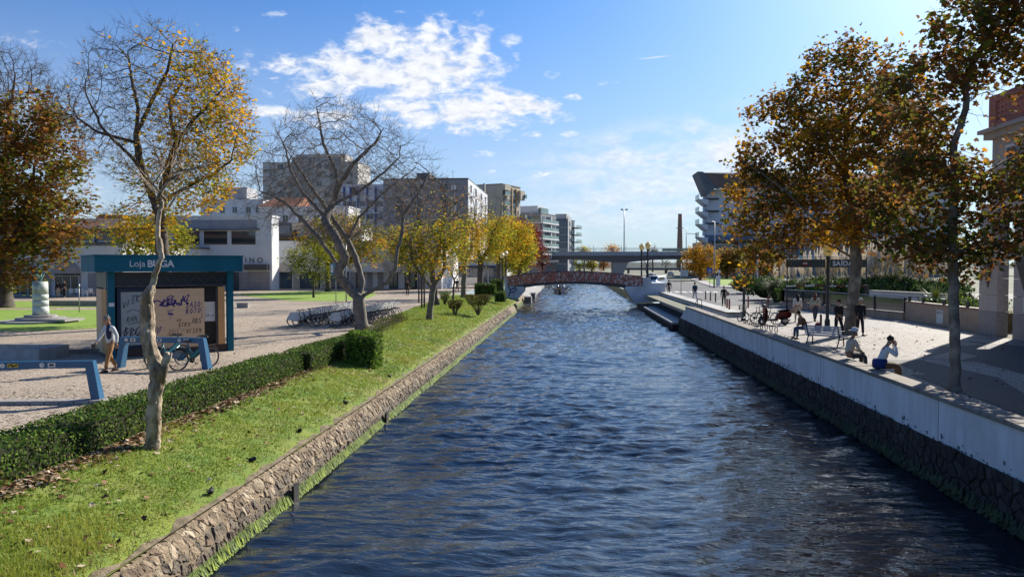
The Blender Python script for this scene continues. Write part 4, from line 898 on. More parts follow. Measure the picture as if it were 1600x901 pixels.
# ------------------------------------------------------------------ trees
def crown_points(ells, n, rng, shell=.45):
    """ells: (cx, cy, cz, rx, ry, rz[, weight])"""
    w = np.array([e[3] * e[4] * e[5] * (e[6] if len(e) > 6 else 1) for e in ells]); w = w / w.sum(); out = []
    for e, k in zip(ells, (w * n).astype(int) + 1):
        d = rng.normal(size=(k, 3)); d /= np.linalg.norm(d, axis=1)[:, None]; r = rng.uniform(0, 1, k) ** (1 / 3.); r = np.where(rng.uniform(size=k) < shell, rng.uniform(.72, 1, k), r)
        out.append(np.array(e[:3]) + d * r[:, None] * np.array(e[3:6]))
    return np.concatenate(out)
def colonize(chains, attr, step, infl, kill, iters, rng, grav=0.0, maxn=16000):
    pos = []; par = []
    for ch in chains:                     # chain: (start index or None, [points]); start -1 = nearest node so far
        st, pts = ch; prev = -1
        if pos and st is not None: prev = int(np.argmin(np.linalg.norm(np.array(pos) - np.array(pts[0]), axis=1))); first = 1
        else: pos.append(tuple(pts[0])); par.append(-1); prev = 0; first = 1
        for p in pts[first:]:
            a = np.array(pos[prev]); b = np.array(p); L = np.linalg.norm(b - a); n = max(1, int(round(L / step)))
            for k in range(1, n + 1):
                q = a + (b - a) * k / n + (rng.normal(0, step * .07, 3) if k < n else 0); pos.append(tuple(q)); par.append(prev); prev = len(pos) - 1
    pos = np.array(pos, dtype=float); A = attr.copy(); kc = {}
    if not len(A): return pos, par
    D = np.linalg.norm(A[:, None] - pos[None], axis=2); near = D.argmin(1); dist = D.min(1); P_ = list(pos)
    for it in range(iters):
        act = dist < infl
        if not act.any(): break
        idx = near[act]; dirs = A[act] - np.array(P_)[idx]; dirs /= np.linalg.norm(dirs, axis=1)[:, None] + 1e-9
        uniq, inv = np.unique(idx, return_inverse=True); inv = inv.ravel(); acc = np.zeros((len(uniq), 3)); np.add.at(acc, inv, dirs)
        nrm = np.linalg.norm(acc, axis=1); acc /= nrm[:, None] + 1e-9; acc += rng.normal(0, .16, acc.shape); acc[:, 2] += grav; acc /= np.linalg.norm(acc, axis=1)[:, None]
        ok = np.array([kc.get(int(u), 0) < 3 for u in uniq]); uniq = uniq[ok]; acc = acc[ok]
        if not len(uniq): break
        for u in uniq: kc[int(u)] = kc.get(int(u), 0) + 1
        new = np.array([P_[u] for u in uniq]) + acc * step
        base = len(P_); P_.extend(list(new)); par.extend([int(u) for u in uniq])
        d = np.linalg.norm(A[:, None] - new[None], axis=2); dm = d.min(1); da = d.argmin(1); b = dm < dist; dist = np.where(b, dm, dist); near = np.where(b, da + base, near)
        keep = dist > kill; A = A[keep]; dist = dist[keep]; near = near[keep]
        if not len(A) or len(P_) > maxn: break
    return np.array(P_), par
def tree_mesh(pos, par, R, r0, mb, rng, flare=1.35, nroot=1):
    n = len(pos); ch = [[] for _ in range(n)]; roots = []
    for i, p in enumerate(par):
        if p >= 0: ch[p].append(i)
        else: roots.append(i)
    tips = np.zeros(n, int); order = []; st = list(roots)
    while st:
        i = st.pop(); order.append(i); st.extend(ch[i])
    for i in reversed(order): tips[i] = max(1, sum(tips[c] for c in ch[i]))
    k = math.log(R / r0) / math.log(max(2, tips[roots[0]])); rd = r0 * tips.astype(float) ** k
    # distance to root for flare
    st = [(r, None) for r in roots]
    while st:
        i, prev = st.pop(); pts = [] ; rr = []
        if prev is not None: pts.append(pos[prev]); rr.append(min(rd[prev], rd[i] * 1.15))
        j = i
        while True:
            pts.append(pos[j]); rr.append(rd[j]); c = ch[j]
            if not c: rr[-1] *= .6; break
            b = max(c, key=lambda q: tips[q])
            for q in c:
                if q != b: st.append((q, j))
            j = b
        if prev is None: rr[0] *= flare; rr[min(1, len(rr) - 1)] *= 1 + (flare - 1) * .35
        m = max(rr); sides = 9 if m > .14 else 6 if m > .05 else 4 if m > .02 else 3
        mb.tube(pts, rr, sides, 0, cap=False, smooth=m > .02)
    return rd, tips, ch
INFL = 2.2
def PJ(p): v = RM.transposed() @ (p - CAM); return 800 + F * v.x / -v.z, 450.5 - F * v.y / -v.z
LEAF5 = [(0, 0), (.18, .10), (.50, .02), (.42, .30), (.58, .58), (.30, .58), (.0, 1.0), (-.30, .58), (-.58, .58), (-.42, .30), (-.50, .02), (-.18, .10)]
LEAF_S = [(0, 0), (.30, .35), (.0, 1.0), (-.30, .35)]
def add_leaf(mb, p, size, rng, shape, mi, flat=.5, droop=.3):
    a = rng.uniform(0, 6.283); t = Vector((math.cos(a), math.sin(a), rng.gauss(-droop, .35))).normalized()
    nz = Vector((rng.gauss(0, flat), rng.gauss(0, flat), 1)); s = t.cross(nz).normalized(); nz = s.cross(t)
    o = len(mb.v); cup = rng.uniform(.05, .35)
    for (x, y) in shape:
        q = p + s * (x * size) + t * (y * size) - nz * (abs(x) * size * cup); mb.v.append((q.x, q.y, q.z))
    mb.f.append(tuple(range(o, o + len(shape)))); mb.m.append(mi); mb.sm.append(False)
def tree(name, label, cat, chains, ells, seed, R, bark, leafmats=None, nleaf=0, leafsize=.12, shape=LEAF_S, natt=900, step=.32, infl=3.5, kill=.55, r0=.006, twigs=3, twiglen=.5, leafsel=None, grav=.03, group=None, cluster=.28, iters=90, leaf_r=.03, droop=.3, flatv=.5, base=None, spray=False):
    """chains/ells in world metres; the thing's Empty stands at the trunk's foot"""
    rng = np.random.RandomState(seed); pr = random.Random(seed)
    b = Vector(base or chains[0][1][0]); t = thing(name, label, cat, b, 0, group)
    loc = [(s, [tuple(Vector(p) - b) for p in pts]) for s, pts in chains]
    el = [(e[0] - b.x, e[1] - b.y, e[2] - b.z) + tuple(e[3:]) for e in ells]
    att = crown_points(el, natt, rng) if natt else np.zeros((0, 3))
    pos, par = colonize(loc, att, step, infl * INFL, kill, iters, rng, grav)
    mb = MB(); rd, tips, ch = tree_mesh(pos, par, R, r0, mb, rng)
    thin = [i for i in range(len(pos)) if rd[i] < leaf_r and par[i] >= 0]
    nb = len(mb.f); tw = MB()
    if twigs:
        for i in thin:
            d = Vector(pos[i] - pos[par[i]]).normalized(); p = Vector(pos[i])
            for k in range(twigs if not ch[i] else max(0, int(twigs * .45 + pr.random()))):
                L = twiglen * pr.uniform(.5, 1.2); v = (d * .8 + Vector((pr.gauss(0, .55), pr.gauss(0, .55), pr.gauss(.18, .4)))).normalized(); q = p + v * L * .5
                v2 = (v + Vector((pr.gauss(0, .25), pr.gauss(0, .25), pr.gauss(.08, .25)))).normalized(); r_ = q + v2 * L * .5
                tw.tube([p, q, r_], [r0 * .8, r0 * .6, r0 * .35], 3, 0, cap=False, smooth=False)
                if spray:
                    for (o_, vv) in ((q, v), (q, v), (r_, v2)):
                        e_ = o_ + (vv + Vector((pr.gauss(0, .5), pr.gauss(0, .5), pr.gauss(.25, .4)))).normalized() * L * pr.uniform(.3, .6); tw.tube([o_, e_], [r0 * .5, r0 * .28], 3, 0, cap=False, smooth=False)
    mb.build('trunk', bark, t); 
    if tw.f: tw.build('twigs', bark, t, kind='stuff')
    if leafmats and nleaf and thin:
        lb = MB()
        P_ = [Vector(pos[i]) for i in thin]; w = None
        if leafsel:
            w = [max(0., leafsel(p + b)) for p in P_]; S = sum(w); cum = np.cumsum(w) / S
            idx = np.searchsorted(cum, rng.uniform(size=nleaf))
        else: idx = rng.randint(0, len(P_), nleaf)
        nm = len(leafmats)
        for i in idx:
            p = P_[int(min(i, len(P_) - 1))]; q = p + Vector((pr.gauss(0, cluster), pr.gauss(0, cluster), pr.gauss(-.05, cluster)))
            c = noise.noise((q + b) * .45) * .9 + pr.gauss(0, .38); mi = int(min(nm - 1, max(0, (c * .5 + .5) * nm)))
            add_leaf(lb, q, leafsize * pr.uniform(.6, 1.25), pr, shape, mi, flatv, droop)
        lb.build('crown', leafmats, t, kind='stuff')
    return t
BARK = M('plane_bark', (.20, .17, .13), (.11, .095, .075), 5, .9, .6, 14, c3=(.33, .30, .24), s3=2.2, stretch=(1, 1, .5))
BARK_D = M('dark_bark', (.10, .08, .065), (.055, .045, .038), 6, .9, .6, 18)
BARK_G = M('grey_bark', (.22, .19, .16), (.12, .10, .085), 5, .9, .6, 16)
def limb(pts, start=True): return (0 if start else None, pts)
def pl(Y, *pix): return [tuple(P(px, py, Y + (q[0] if q else 0))) for (px, py, *q) in pix]
# --- foreground gnarled plane tree by the hedge, cut back to one crooked stem
def gnarled():
    b = G(238, 704, -.2); Y = b.y
    t = thing('gnarled_plane_tree', 'pale gnarled plane tree with a crooked thin stem and broken stub growing before the kiosk', 'tree', b)
    rng = random.Random(4); mb = MB()
    pix = [(236, 712, 14.5), (237, 690, 12), (240, 655, 10.5), (243, 620, 10.3), (245, 595, 11), (243, 575, 11.5), (238, 555, 11), (233, 535, 10.6), (230, 512, 10.4), (229, 490, 10), (230, 470, 9.2), (234, 455, 7.8), (237, 445, 5), (241, 430, 4.4), (248, 415, 4.3), (253, 403, 4.4), (250, 390, 4.6), (247, 370, 4.2), (248, 345, 3.9), (251, 325, 3.6), (252, 312, 3.2)]
    pts = []; rr = []
    for i in range(len(pix) - 1):
        for k in range(5):
            u = k / 5; a, c = pix[i], pix[i + 1]; p = P(a[0] + (c[0] - a[0]) * u, a[1] + (c[1] - a[1]) * u, Y) - b; pts.append(p + Vector((0, .03 * math.sin(i * 1.7), 0))); rr.append((a[2] + (c[2] - a[2]) * u) * Y / F * (1 + .08 * noise.noise(Vector((i + u, 3, 1)))))
    n = 26; o = 0; vs = []; fs = []
    for i, p in enumerate(pts):
        for j in range(n):
            a = 2 * math.pi * j / n; f = 1 + .34 * noise.noise(Vector((math.cos(a) * 1.8, math.sin(a) * 1.8, p.z * 3.2 + 5))) + .18 * noise.noise(Vector((math.cos(a) * 4, math.sin(a) * 4, p.z * 9)))
            vs.append((p.x + rr[i] * f * math.cos(a), p.y + rr[i] * f * math.sin(a), p.z))
    fs = [(i * n + j, i * n + (j + 1) % n, (i + 1) * n + (j + 1) % n, (i + 1) * n + j) for i in range(len(pts) - 1) for j in range(n)]
    mb.add(vs, fs, 0, True)
    for k in range(26):                    # burls and pruning knots
        i = rng.randint(8, 58); a = rng.uniform(0, 6.28); p = pts[i] + Vector((math.cos(a), math.sin(a), 0)) * rr[i] * .95; s = rr[i] * rng.uniform(.12, .3); mb.ball(p, (s, s, s * 1.3), 8, 6)
    mb.build('trunk', PBARK, t)
    st = MB(); q = lambda px, py: P(px, py, Y) - b
    st.tube([q(248, 600), q(255, 578), q(260, 560), q(261, 550)], [.10, .085, .075, .045], 10); st.tube([q(256, 575), q(264, 562), q(268, 551)], [.05, .035, .018], 7); st.build('broken_stub', PBARK, t)
    tw = MB()
    for pts_, r in (([(252, 312), (258, 298), (272, 284), (287, 270)], 3), ([(252, 325), (244, 310), (236, 300), (228, 296)], 2.2), ([(252, 312), (251, 290), (247, 262), (250, 238)], 2.6), ([(287, 270), (300, 262), (318, 256)], 1.8), ([(272, 284), (274, 262), (282, 240)], 1.6), ([(251, 290), (262, 262), (268, 228)], 1.5), ([(236, 300), (222, 280), (214, 262)], 1.4), ([(265, 322), (290, 300), (312, 292)], 1.8)):
        pp = [q(*a) + Vector((0, rng.uniform(-.3, .3), 0)) for a in pts_]; L = len(pp); tw.tube(pp, [r * Y / F * (1 - .6 * i / L) for i in range(L)], 5)
        for i in range(1, L):
            for k in range(4):
                v = (pp[i] - pp[i - 1]).normalized() + Vector((rng.gauss(0, .6), rng.gauss(0, .6), rng.gauss(.3, .4))); e = pp[i] + v * rng.uniform(.2, .5); tw.tube([pp[i], (pp[i] + e) / 2 + Vector((rng.gauss(0, .03), 0, rng.gauss(0, .03))), e], [.006, .005, .002], 3, cap=False)
    tw.build('branch', PBARK, t)
PBARK = M('flaking_plane_bark', (.50, .40, .28), (.19, .14, .09), 4.5, .85, 1., 16, c3=(.10, .075, .055), s3=3.6, stretch=(1, 1, .4), contrast=(.44, .56), detail=8)
gnarled()
# --- leaf colours
GOLD = leafm('gold_leaf', (.56, .33, .02), .52); AMBER = leafm('amber_leaf', (.46, .22, .02), .52); OLIVE = leafm('olive_leaf', (.17, .17, .022), .45); LIME = leafm('yellow_green_leaf', (.34, .34, .03), .45)
RUST = leafm('rust_leaf', (.25, .105, .03), .42); BROWN = leafm('brown_leaf', (.15, .08, .03), .38); DGREEN = leafm('dark_green_leaf', (.045, .075, .018), .3); RED = leafm('crimson_leaf', (.26, .022, .022), .35); WINE = leafm('wine_leaf', (.14, .025, .022), .3)
# --- the big plane tree behind the kiosk: bare on the left, gold on the right
Y = 40
b = P(255, 470, Y); b.z = 0
tr = pl(Y, (255, 440), (254, 400), (252, 365), (249, 330))
chains = [(None, [tuple(b)] + tr),
          (0, [tr[-1]] + pl(Y, (238, 305), (222, 268, -.5), (205, 245, -1), (180, 222, -1.5), (160, 200, -2), (140, 160, -2.4))),
          (0, [tr[-2]] + pl(Y, (248, 335), (232, 290, .6), (217, 245, .8), (213, 210, .6), (216, 170, .5), (205, 120, .8), (200, 80, 1))),
          (0, pl(Y, (213, 208), (236, 160, -.5), (262, 110, -.8), (270, 70, -1))),
          (0, [tr[-1]] + pl(Y, (252, 300, -.6), (262, 262, -1), (276, 225, -1), (300, 190, -1.2), (330, 160, -1.4), (352, 135, -1.6))),
          (0, pl(Y, (277, 224), (268, 190, .8), (265, 160, 1.2), (290, 120, 1.6))),
          (0, [tr[-1]] + pl(Y, (268, 305, 1), (300, 288, 1.3), (335, 272, 1.6), (362, 250, 1.8))),
          (0, pl(Y, (180, 222), (150, 205, -.4), (115, 180, -.6)))]
c = P(238, 185, Y)
el = [(c.x, c.y, c.z + .6, 4.5, 4.2, 4.6), (c.x + 2.6, c.y, c.z - .6, 2.9, 3.4, 3.4), (c.x - 2.9, c.y, c.z + .1, 2.3, 3, 2.7), (c.x + 1.6, c.y, c.z - 3.6, 3.0, 2.8, 1.6, 1.1), (c.x + 3.0, c.y, c.z + 1.6, 1.9, 2.5, 2.2), (c.x - 1.2, c.y + .5, c.z - 5.6, 2.2, 2.2, 1.2, 1.0)]
def sel(p):
    r = (p.x - c.x) / 5.0; z = (p.z - c.z) / 5
    if r > .15: return .35 + 2.6 * r + max(0, -z) * .8
    return .05 + max(0, -z - .35) * 2.2
tree('plane_tree', 'large autumn plane tree behind the kiosk, bare on its left and golden on its right', 'tree', chains, el, 7, .34, BARK_D, (OLIVE, LIME, GOLD, GOLD, AMBER), 8200, .17, LEAF5, natt=2900, step=.25, infl=3.2, kill=.40, twigs=3, twiglen=.65, spray=True, leafsel=sel, cluster=.24, r0=.010, leaf_r=.022)
c = P(245, 372, 43)
tree('young_green_tree', 'small yellow green tree rising just behind the kiosk roof', 'tree', [(None, [(c.x, 43, 0), (c.x, 43, 2.6)])], [(c.x, 43, c.z - .1, 2.1, 1.8, 1.7), (c.x - 1.6, 43, c.z + .2, 1.4, 1.4, 1.2)], 17, .07, BARK_D, (OLIVE, OLIVE, LIME, LIME), 2600, .18, LEAF5, natt=260, step=.25, kill=.4, twigs=1)
# --- bare tree in the middle of the left bank
Y = 38.8
b = P(566, 518, Y); b.z = -.05
tr = pl(Y, (563, 490), (561, 466))
chains = [(None, [tuple(b)] + tr),
          (0, [tr[-1]] + pl(Y, (547, 452), (532, 436, -.3), (528, 415, -.5), (515, 395, -.8), (500, 375, -1), (478, 350, -1.2), (452, 322, -1.5), (425, 305, -1.9), (405, 298, -2.2))),
          (0, pl(Y, (530, 420), (540, 402, -.6), (528, 378, -.8), (512, 352, -.6), (500, 330, -.5), (472, 300, -.4), (455, 268, -.2), (445, 230, 0), (430, 200, 0))),
          (0, [tr[-1]] + pl(Y, (566, 440, .3), (556, 402, .5), (540, 370, .7), (522, 345, .9), (503, 315, 1), (478, 280, 1.2), (455, 245, 1.4), (432, 205, 1.6))),
          (0, pl(Y, (519, 340), (522, 315, .5), (528, 292, .3), (524, 265, .1), (505, 225, 0), (498, 185, 0), (492, 160, 0))),
          (0, pl(Y, (529, 290), (552, 255, -.5), (585, 225, -.7), (600, 200, -1))),
          (0, pl(Y, (523, 316), (560, 300, 1), (600, 270, 1.5), (625, 245, 1.8))),
          (0, [tr[-1]] + pl(Y, (585, 452), (604, 442), (618, 420, -.3), (620, 395, -.4), (628, 365, -.6), (630, 335, -.8), (655, 300, -1), (670, 270, -1.2))),
          (0, pl(Y, (605, 441), (625, 425, .5), (640, 405, 1), (662, 398, 1.4))),
          (0, pl(Y, (540, 372), (560, 340, 1.4), (590, 310, 1.8), (612, 290, 2.2), (650, 262, 2.6)))]
c = P(535, 280, Y)
el = [(c.x - .2, c.y, c.z + .2, 4.3, 3.9, 3.7), (c.x + 3.2, c.y, c.z - .7, 2.5, 3, 2.2), (c.x - 2.8, c.y, c.z - .5, 2.5, 3, 2.6), (c.x - .6, c.y, c.z + 2.3, 2.4, 2.4, 2.1), (c.x - 3.8, c.y, c.z - 1.2, 1.6, 2, 1.4)]
tree('bare_tree', 'leafless spreading tree with grey forked trunk beside the row of parked bicycles', 'tree', chains, el, 21, .33, BARK_G, None, natt=2500, step=.25, infl=3.2, kill=.42, twigs=3, twiglen=.7, r0=.0105, leaf_r=.022, spray=True)
# --- big brown and olive tree at the left edge, and the bare crown behind it
b = G(6, 480); Y = b.y; c = P(18, 285, Y)
el = [(c.x, c.y, c.z, 6.4, 5.5, 6.8), (c.x + 3.8, c.y, c.z - 3.6, 3.1, 3.6, 3.2), (c.x + 2.2, c.y, c.z + 4.6, 3.6, 3.4, 3.6), (c.x - 5, c.y, c.z - 1, 5, 4, 6), (c.x + 1.6, c.y - 1, c.z - 6.2, 3.0, 2.4, 1.5)]
tree('autumn_leafy_tree', 'dense brown and olive leafed tree with a thick trunk at the far left edge', 'tree', [(None, [(b.x, b.y, 0), (b.x, b.y, 3.4)]), (0, [(b.x, b.y, 3.4), (b.x + 1.5, b.y, 6.5), (b.x + 2.4, b.y, 9.5)]), (0, [(b.x, b.y, 3.4), (b.x - 2, b.y, 7), (b.x - 3, b.y, 11)])], el, 31, .62, BARK_D,
     (DGREEN, OLIVE, OLIVE, BROWN, RUST, BROWN, AMBER), 24000, .30, LEAF5, natt=900, step=.45, infl=5, kill=.9, twigs=1, cluster=.48, leaf_r=.05)
c = P(5, 130, 72)
tree('bare_tree', 'leafless crown showing behind the top of the brown tree at the left edge', 'tree', [(None, [(c.x, 72, 0), (c.x, 72, 9)])], [(c.x, 72, c.z - 2, 5.6, 5, 5.8)], 33, .45, BARK_D, None, natt=1500, step=.45, infl=6, kill=.62, twigs=3, twiglen=1.1, r0=.016, leaf_r=.05, spray=True)
# --- bank and promenade trees, from near to far
def bank_tree(px, py, z, lean, crown, mats, nl, seed, R, label, bark=BARK_D, lt=None, natt=500, fork=2.2, ls=.2, group=None, tw=2, name='autumn_tree', kill=.6, cluster=.33, step=.34):
    b = G(px, py, z); Y = b.y; tp = (b.x + lean[0], Y, z + fork); ch = [(None, [tuple(b), (b.x + lean[0] * .4, Y, z + fork * .5), tp])]
    el = []
    for (cx, cy, rx, ry, *w) in crown:
        q = P(cx, cy, Y); el.append((q.x, Y, q.z, rx * Y / F, rx * Y / F * .9, ry * Y / F) + tuple(w))
    ch.append((0, [tp, ((tp[0] + el[0][0]) / 2 - .8, Y, (tp[2] + el[0][2]) / 2), (el[0][0] - .9, Y - .5, el[0][2])])); ch.append((0, [tp, ((tp[0] + el[0][0]) / 2 + .9, Y + .4, (tp[2] + el[0][2]) / 2), (el[0][0] + 1.1, Y + .6, el[0][2] + .3)]))
    return tree(name, label, 'tree', ch, el, seed, R, bark, mats, int(nl * 1.55), ls * 1.12, LEAF_S, natt=natt, step=step, infl=4.5, kill=kill, twigs=tw, twiglen=.6, r0=.012, leaf_r=.035, cluster=cluster, group=group, leafsel=(lambda p: 1. if p.z < P(px, lt, Y).z + .8 * noise.noise(p * .7) else .03) if lt else None)
bank_tree(670, 503, -.18, (.25, 0), [(664, 385, 50, 40), (690, 340, 56, 46, .6), (632, 375, 30, 30, .6)], (OLIVE, OLIVE, LIME, GOLD, AMBER), 2300, 41, .19, 'leaning forked tree with golden leaves past the bare tree, first on the lawn', BARK_G, lt=348, natt=700, fork=2.0, ls=.20, tw=3, kill=.5)
bank_tree(681, 477, 0, (-.3, 0), [(672, 330, 62, 62), (640, 300, 40, 36, .6), (735, 330, 40, 40, .6)], (BROWN, RUST, AMBER), 500, 42, .26, 'mostly bare brown twigged tree directly behind the leaning golden tree', natt=1000, fork=3.0, tw=3, kill=.62)
bank_tree(708, 469, 0, (.1, 0), [(712, 395, 30, 36)], (OLIVE, LIME, AMBER), 900, 43, .10, 'slender young tree with a thin dark trunk on the lawn among larger trees', natt=240, fork=2.0)
bank_tree(724, 465, 0, (.1, 0), [(720, 370, 42, 40), (716, 320, 52, 36, .6)], (RUST, AMBER, GOLD, LIME, OLIVE), 2400, 44, .27, 'straight pale trunked tree with orange leaves left of the clipped hedge blocks', BARK_G, lt=345, natt=700, fork=3.6, tw=2)
bank_tree(750, 453, 0, (.1, 0), [(758, 365, 52, 48), (772, 330, 40, 30, .5)], (OLIVE, LIME, LIME, GOLD, AMBER), 4200, 45, .42, 'wide crowned golden green tree with thick dark trunk behind the clipped hedge blocks', lt=338, natt=800, fork=4, ls=.28, kill=.75, cluster=.45)
bank_tree(779, 447, 0, (.0, 0), [(796, 372, 40, 38), (770, 350, 36, 32, .5)], (OLIVE, LIME, GOLD, GOLD), 4200, 46, .4, 'yellow tree behind the pair of lamps at the left end of the footbridge', lt=346, natt=600, fork=4, ls=.36, kill=.9, cluster=.5, step=.5)
bank_tree(812, 443, 0, (.0, 0), [(814, 388, 27, 32), (800, 405, 25, 26)], (OLIVE, LIME, LIME, GOLD), 4200, 47, .4, 'low bright yellow tree touching the left end of the footbridge', natt=400, fork=3, ls=.42, kill=1.1, cluster=.6, step=.6)
bank_tree(822, 436, 0, (.0, 0), [(822, 380, 27, 36), (802, 368, 27, 28)], (WINE, RED, RED, WINE), 4600, 48, .5, 'crimson leafed tree between the yellow trees and the overpass', natt=500, fork=5, ls=.55, kill=1.6, cluster=.8, step=.8, name='red_tree')
bank_tree(848, 432, 0, (.0, 0), [(846, 402, 14, 20)], (BROWN, WINE, RUST), 900, 49, .3, 'small brownish tree at the left end of the overpass', natt=200, fork=4, ls=.5, kill=1.6, cluster=.7, step=.8)
bank_tree(256 + 234, 465, 0, (0, 0), [(478, 405, 36, 24), (505, 395, 26, 22), (500, 425, 24, 14)], (DGREEN, OLIVE, LIME, OLIVE), 3000, 50, .11, 'small dark green and yellow tree on the lawn in front of the white shops', natt=420, fork=2.2, ls=.2)
bank_tree(512, 456, 0, (0, 0), [(535, 375, 52, 46), (570, 385, 36, 34), (490, 370, 34, 30)], (OLIVE, OLIVE, LIME, AMBER, RUST), 6500, 51, .3, 'broad olive and orange tree in front of the shop arcade behind the bare tree', natt=700, fork=3.5, ls=.3, kill=.8, cluster=.5, step=.5)
bank_tree(640, 452, 0, (0, 0), [(640, 392, 34, 26), (612, 372, 26, 24)], (OLIVE, LIME, GOLD, AMBER), 2600, 52, .22, 'yellow tree in front of the rounded shop awnings at the centre left', natt=400, fork=3.2, ls=.3, kill=.8, cluster=.45, step=.5)
# --- plane trees of the plaza on the right
LEAFMIX = (DGREEN, OLIVE, BROWN, RUST, AMBER, GOLD)
b = G(1327, 522); Y = b.y
tr = [tuple(P(px, py, Y)) for px, py in ((1330, 490), (1336, 440), (1338, 405), (1335, 372))]
chains = [(None, [tuple(b)] + tr), (0, [tr[-1]] + pl(Y, (1338, 340), (1325, 300, .5), (1318, 250, .8), (1325, 190, 1), (1330, 130, 1), (1335, 80, 1))),
          (0, [tr[-1]] + pl(Y, (1300, 358, -1), (1262, 335, -1.6), (1230, 300, -2), (1190, 270, -2), (1160, 250, -2))),
          (0, pl(Y, (1338, 345), (1375, 320, 1), (1405, 290, 1.4), (1430, 250, 1.8))), (0, pl(Y, (1320, 260), (1280, 220, -1), (1250, 180, -1.4), (1225, 150, -1.6))),
          (0, [tr[-2]] + pl(Y, (1300, 385, 1), (1260, 370, 1.5), (1200, 350, 2))), (0, pl(Y, (1325, 200), (1370, 150, -1), (1400, 120, -1)))]
q = lambda px, py: P(px, py, Y)
def e_(px, py, rx, ry, w=1): p = P(px, py, Y); return (p.x, Y, p.z, rx * Y / F, rx * Y / F * .85, ry * Y / F, w)
el = [e_(1315, 230, 120, 120), e_(1205, 320, 75, 85), e_(1305, 105, 62, 58), e_(1225, 200, 72, 62), e_(1400, 200, 75, 110), e_(1190, 385, 50, 50, 1.1), e_(1170, 265, 38, 30), e_(1320, 335, 110, 42), e_(1165, 425, 24, 30), e_(1160, 335, 40, 60), e_(1400, 130, 60, 70)]
fz = P(1300, 398, Y).z; fx = P(1245, 400, Y).x
tree('plane_tree', 'tall amber and brown plane tree between the two men in black on the plaza', 'tree', chains, el, 61, .27, BARK, (DGREEN, OLIVE, BROWN, RUST, BROWN, OLIVE, AMBER, AMBER, GOLD, GOLD), 26000, .18, LEAF5, natt=1500, step=.3, infl=3.5, kill=.55, twigs=2, twiglen=.5, cluster=.26, leaf_r=.025, droop=.5, flatv=.7, leafsel=lambda p: 1. if p.z > fz or p.x < fx else 0.)
b = G(1492, 610); Y = b.y
tr = [tuple(P(px, py, Y)) for px, py in ((1492, 520), (1490, 420), (1489, 320), (1491, 222))]
chains = [(None, [tuple(b)] + tr), (0, [tr[-1]] + pl(Y, (1502, 195), (1509, 170), (1508, 140), (1520, 100, .3), (1545, 55, .5), (1570, 10, .6), (1585, -60, .6))),
          (0, [tr[-1]] + pl(Y, (1470, 195, -.4), (1440, 160, -.7), (1415, 120, -1))), (0, pl(Y, (1490, 330), (1440, 320, .4), (1395, 300, .8), (1350, 295, 1))), (0, pl(Y, (1490, 300), (1540, 270, .5), (1590, 240, .9))),
          (0, pl(Y, (1489, 400), (1540, 380, -.6), (1595, 370, -1))), (0, pl(Y, (1490, 395), (1445, 385, -.5), (1400, 380, -.8))), (0, pl(Y, (1491, 250), (1450, 245, -1.2), (1400, 240, -1.6)))]
el = [e_(1545, 60, 95, 100), e_(1440, 150, 80, 80), e_(1450, 300, 100, 70), e_(1580, 330, 90, 80), e_(1620, 120, 70, 110), e_(1600, -40, 110, 70), e_(1500, 385, 100, 40, 1.1), e_(1400, 375, 50, 36, 1.1)]
tree('plane_tree', 'slim plane tree with dark brown leaves rooted in paving at the right edge', 'tree', chains, el, 62, .13, BARK, (DGREEN, BROWN, OLIVE, RUST, BROWN, OLIVE, AMBER), 14000, .145, LEAF5, natt=1300, step=.2, infl=2.4, kill=.36, twigs=2, twiglen=.35, cluster=.17, leaf_r=.014, r0=.005, droop=.5, flatv=.7, leafsel=lambda p: (.10 if (1498 < PJ(p)[0] < 1605 and 128 < PJ(p)[1] < 212) else 1.))
mb = MB(); g = G(1492, 610); mb.bx(g.x - .1, g.x + .75, g.y - .45, g.y + .45, .010, .014); mb.build('tree_pit', DIRT, None, kind='structure')
# --- round street trees by the road, far right, and distant trees
rt = [(1094, 438, 29, 27, 406), (1136, 436, 22, 22, 408), (1166, 436, 24, 24, 408), (1197, 436, 22, 22, 408)]
for k, (px, py, rx, ry, cy) in enumerate(rt):
    bank_tree(px, py, 0, (0, 0), [(px, cy, rx, ry)], (BROWN, OLIVE, AMBER, RUST) if k else (OLIVE, AMBER, GOLD, RUST), 3400, 70 + k, .25, ('round orange brown street tree at the left end of the far lawn', 'second round street tree from the left on the far lawn', 'third round street tree from the left on the far lawn, behind the lamp', 'fourth street tree on the far lawn, behind the shaded advertising panel')[k], natt=300, fork=3, ls=.42, kill=1.2, cluster=.55, step=.6, name='street_tree', group='round street trees on the far lawn', tw=1)
far = [(905, 424, 14, 11, 411, 0), (925, 424, 12, 10, 412, 1), (943, 423, 11, 9, 412, 2), (1010, 424, 12, 12, 410, 3), (1040, 424, 10, 12, 410, 3), (1062, 424, 10, 12, 408, 3)]
for k, (px, py, rx, ry, cy, c_) in enumerate(far):
    bank_tree(px, py, 0, (0, 0), [(px, cy, rx, ry)], ((LIME, OLIVE), (OLIVE, LIME, AMBER), (RUST, AMBER), (BROWN, DGREEN))[c_], 700 if k < 3 else 120, 80 + k, .35, ('yellow green', 'olive', 'rust orange', 'bare brownish', 'thin dark', 'bare grey')[k] + ' tree seen under the overpass, ' + ('leftmost', 'second from left', 'left of the big pier', 'right of the big pier', 'between the two bridge lamps and the chimney', 'below the chimney')[k], natt=150, fork=4, ls=.9, kill=2.2, cluster=1, step=1.1, name='distant_tree', tw=1)
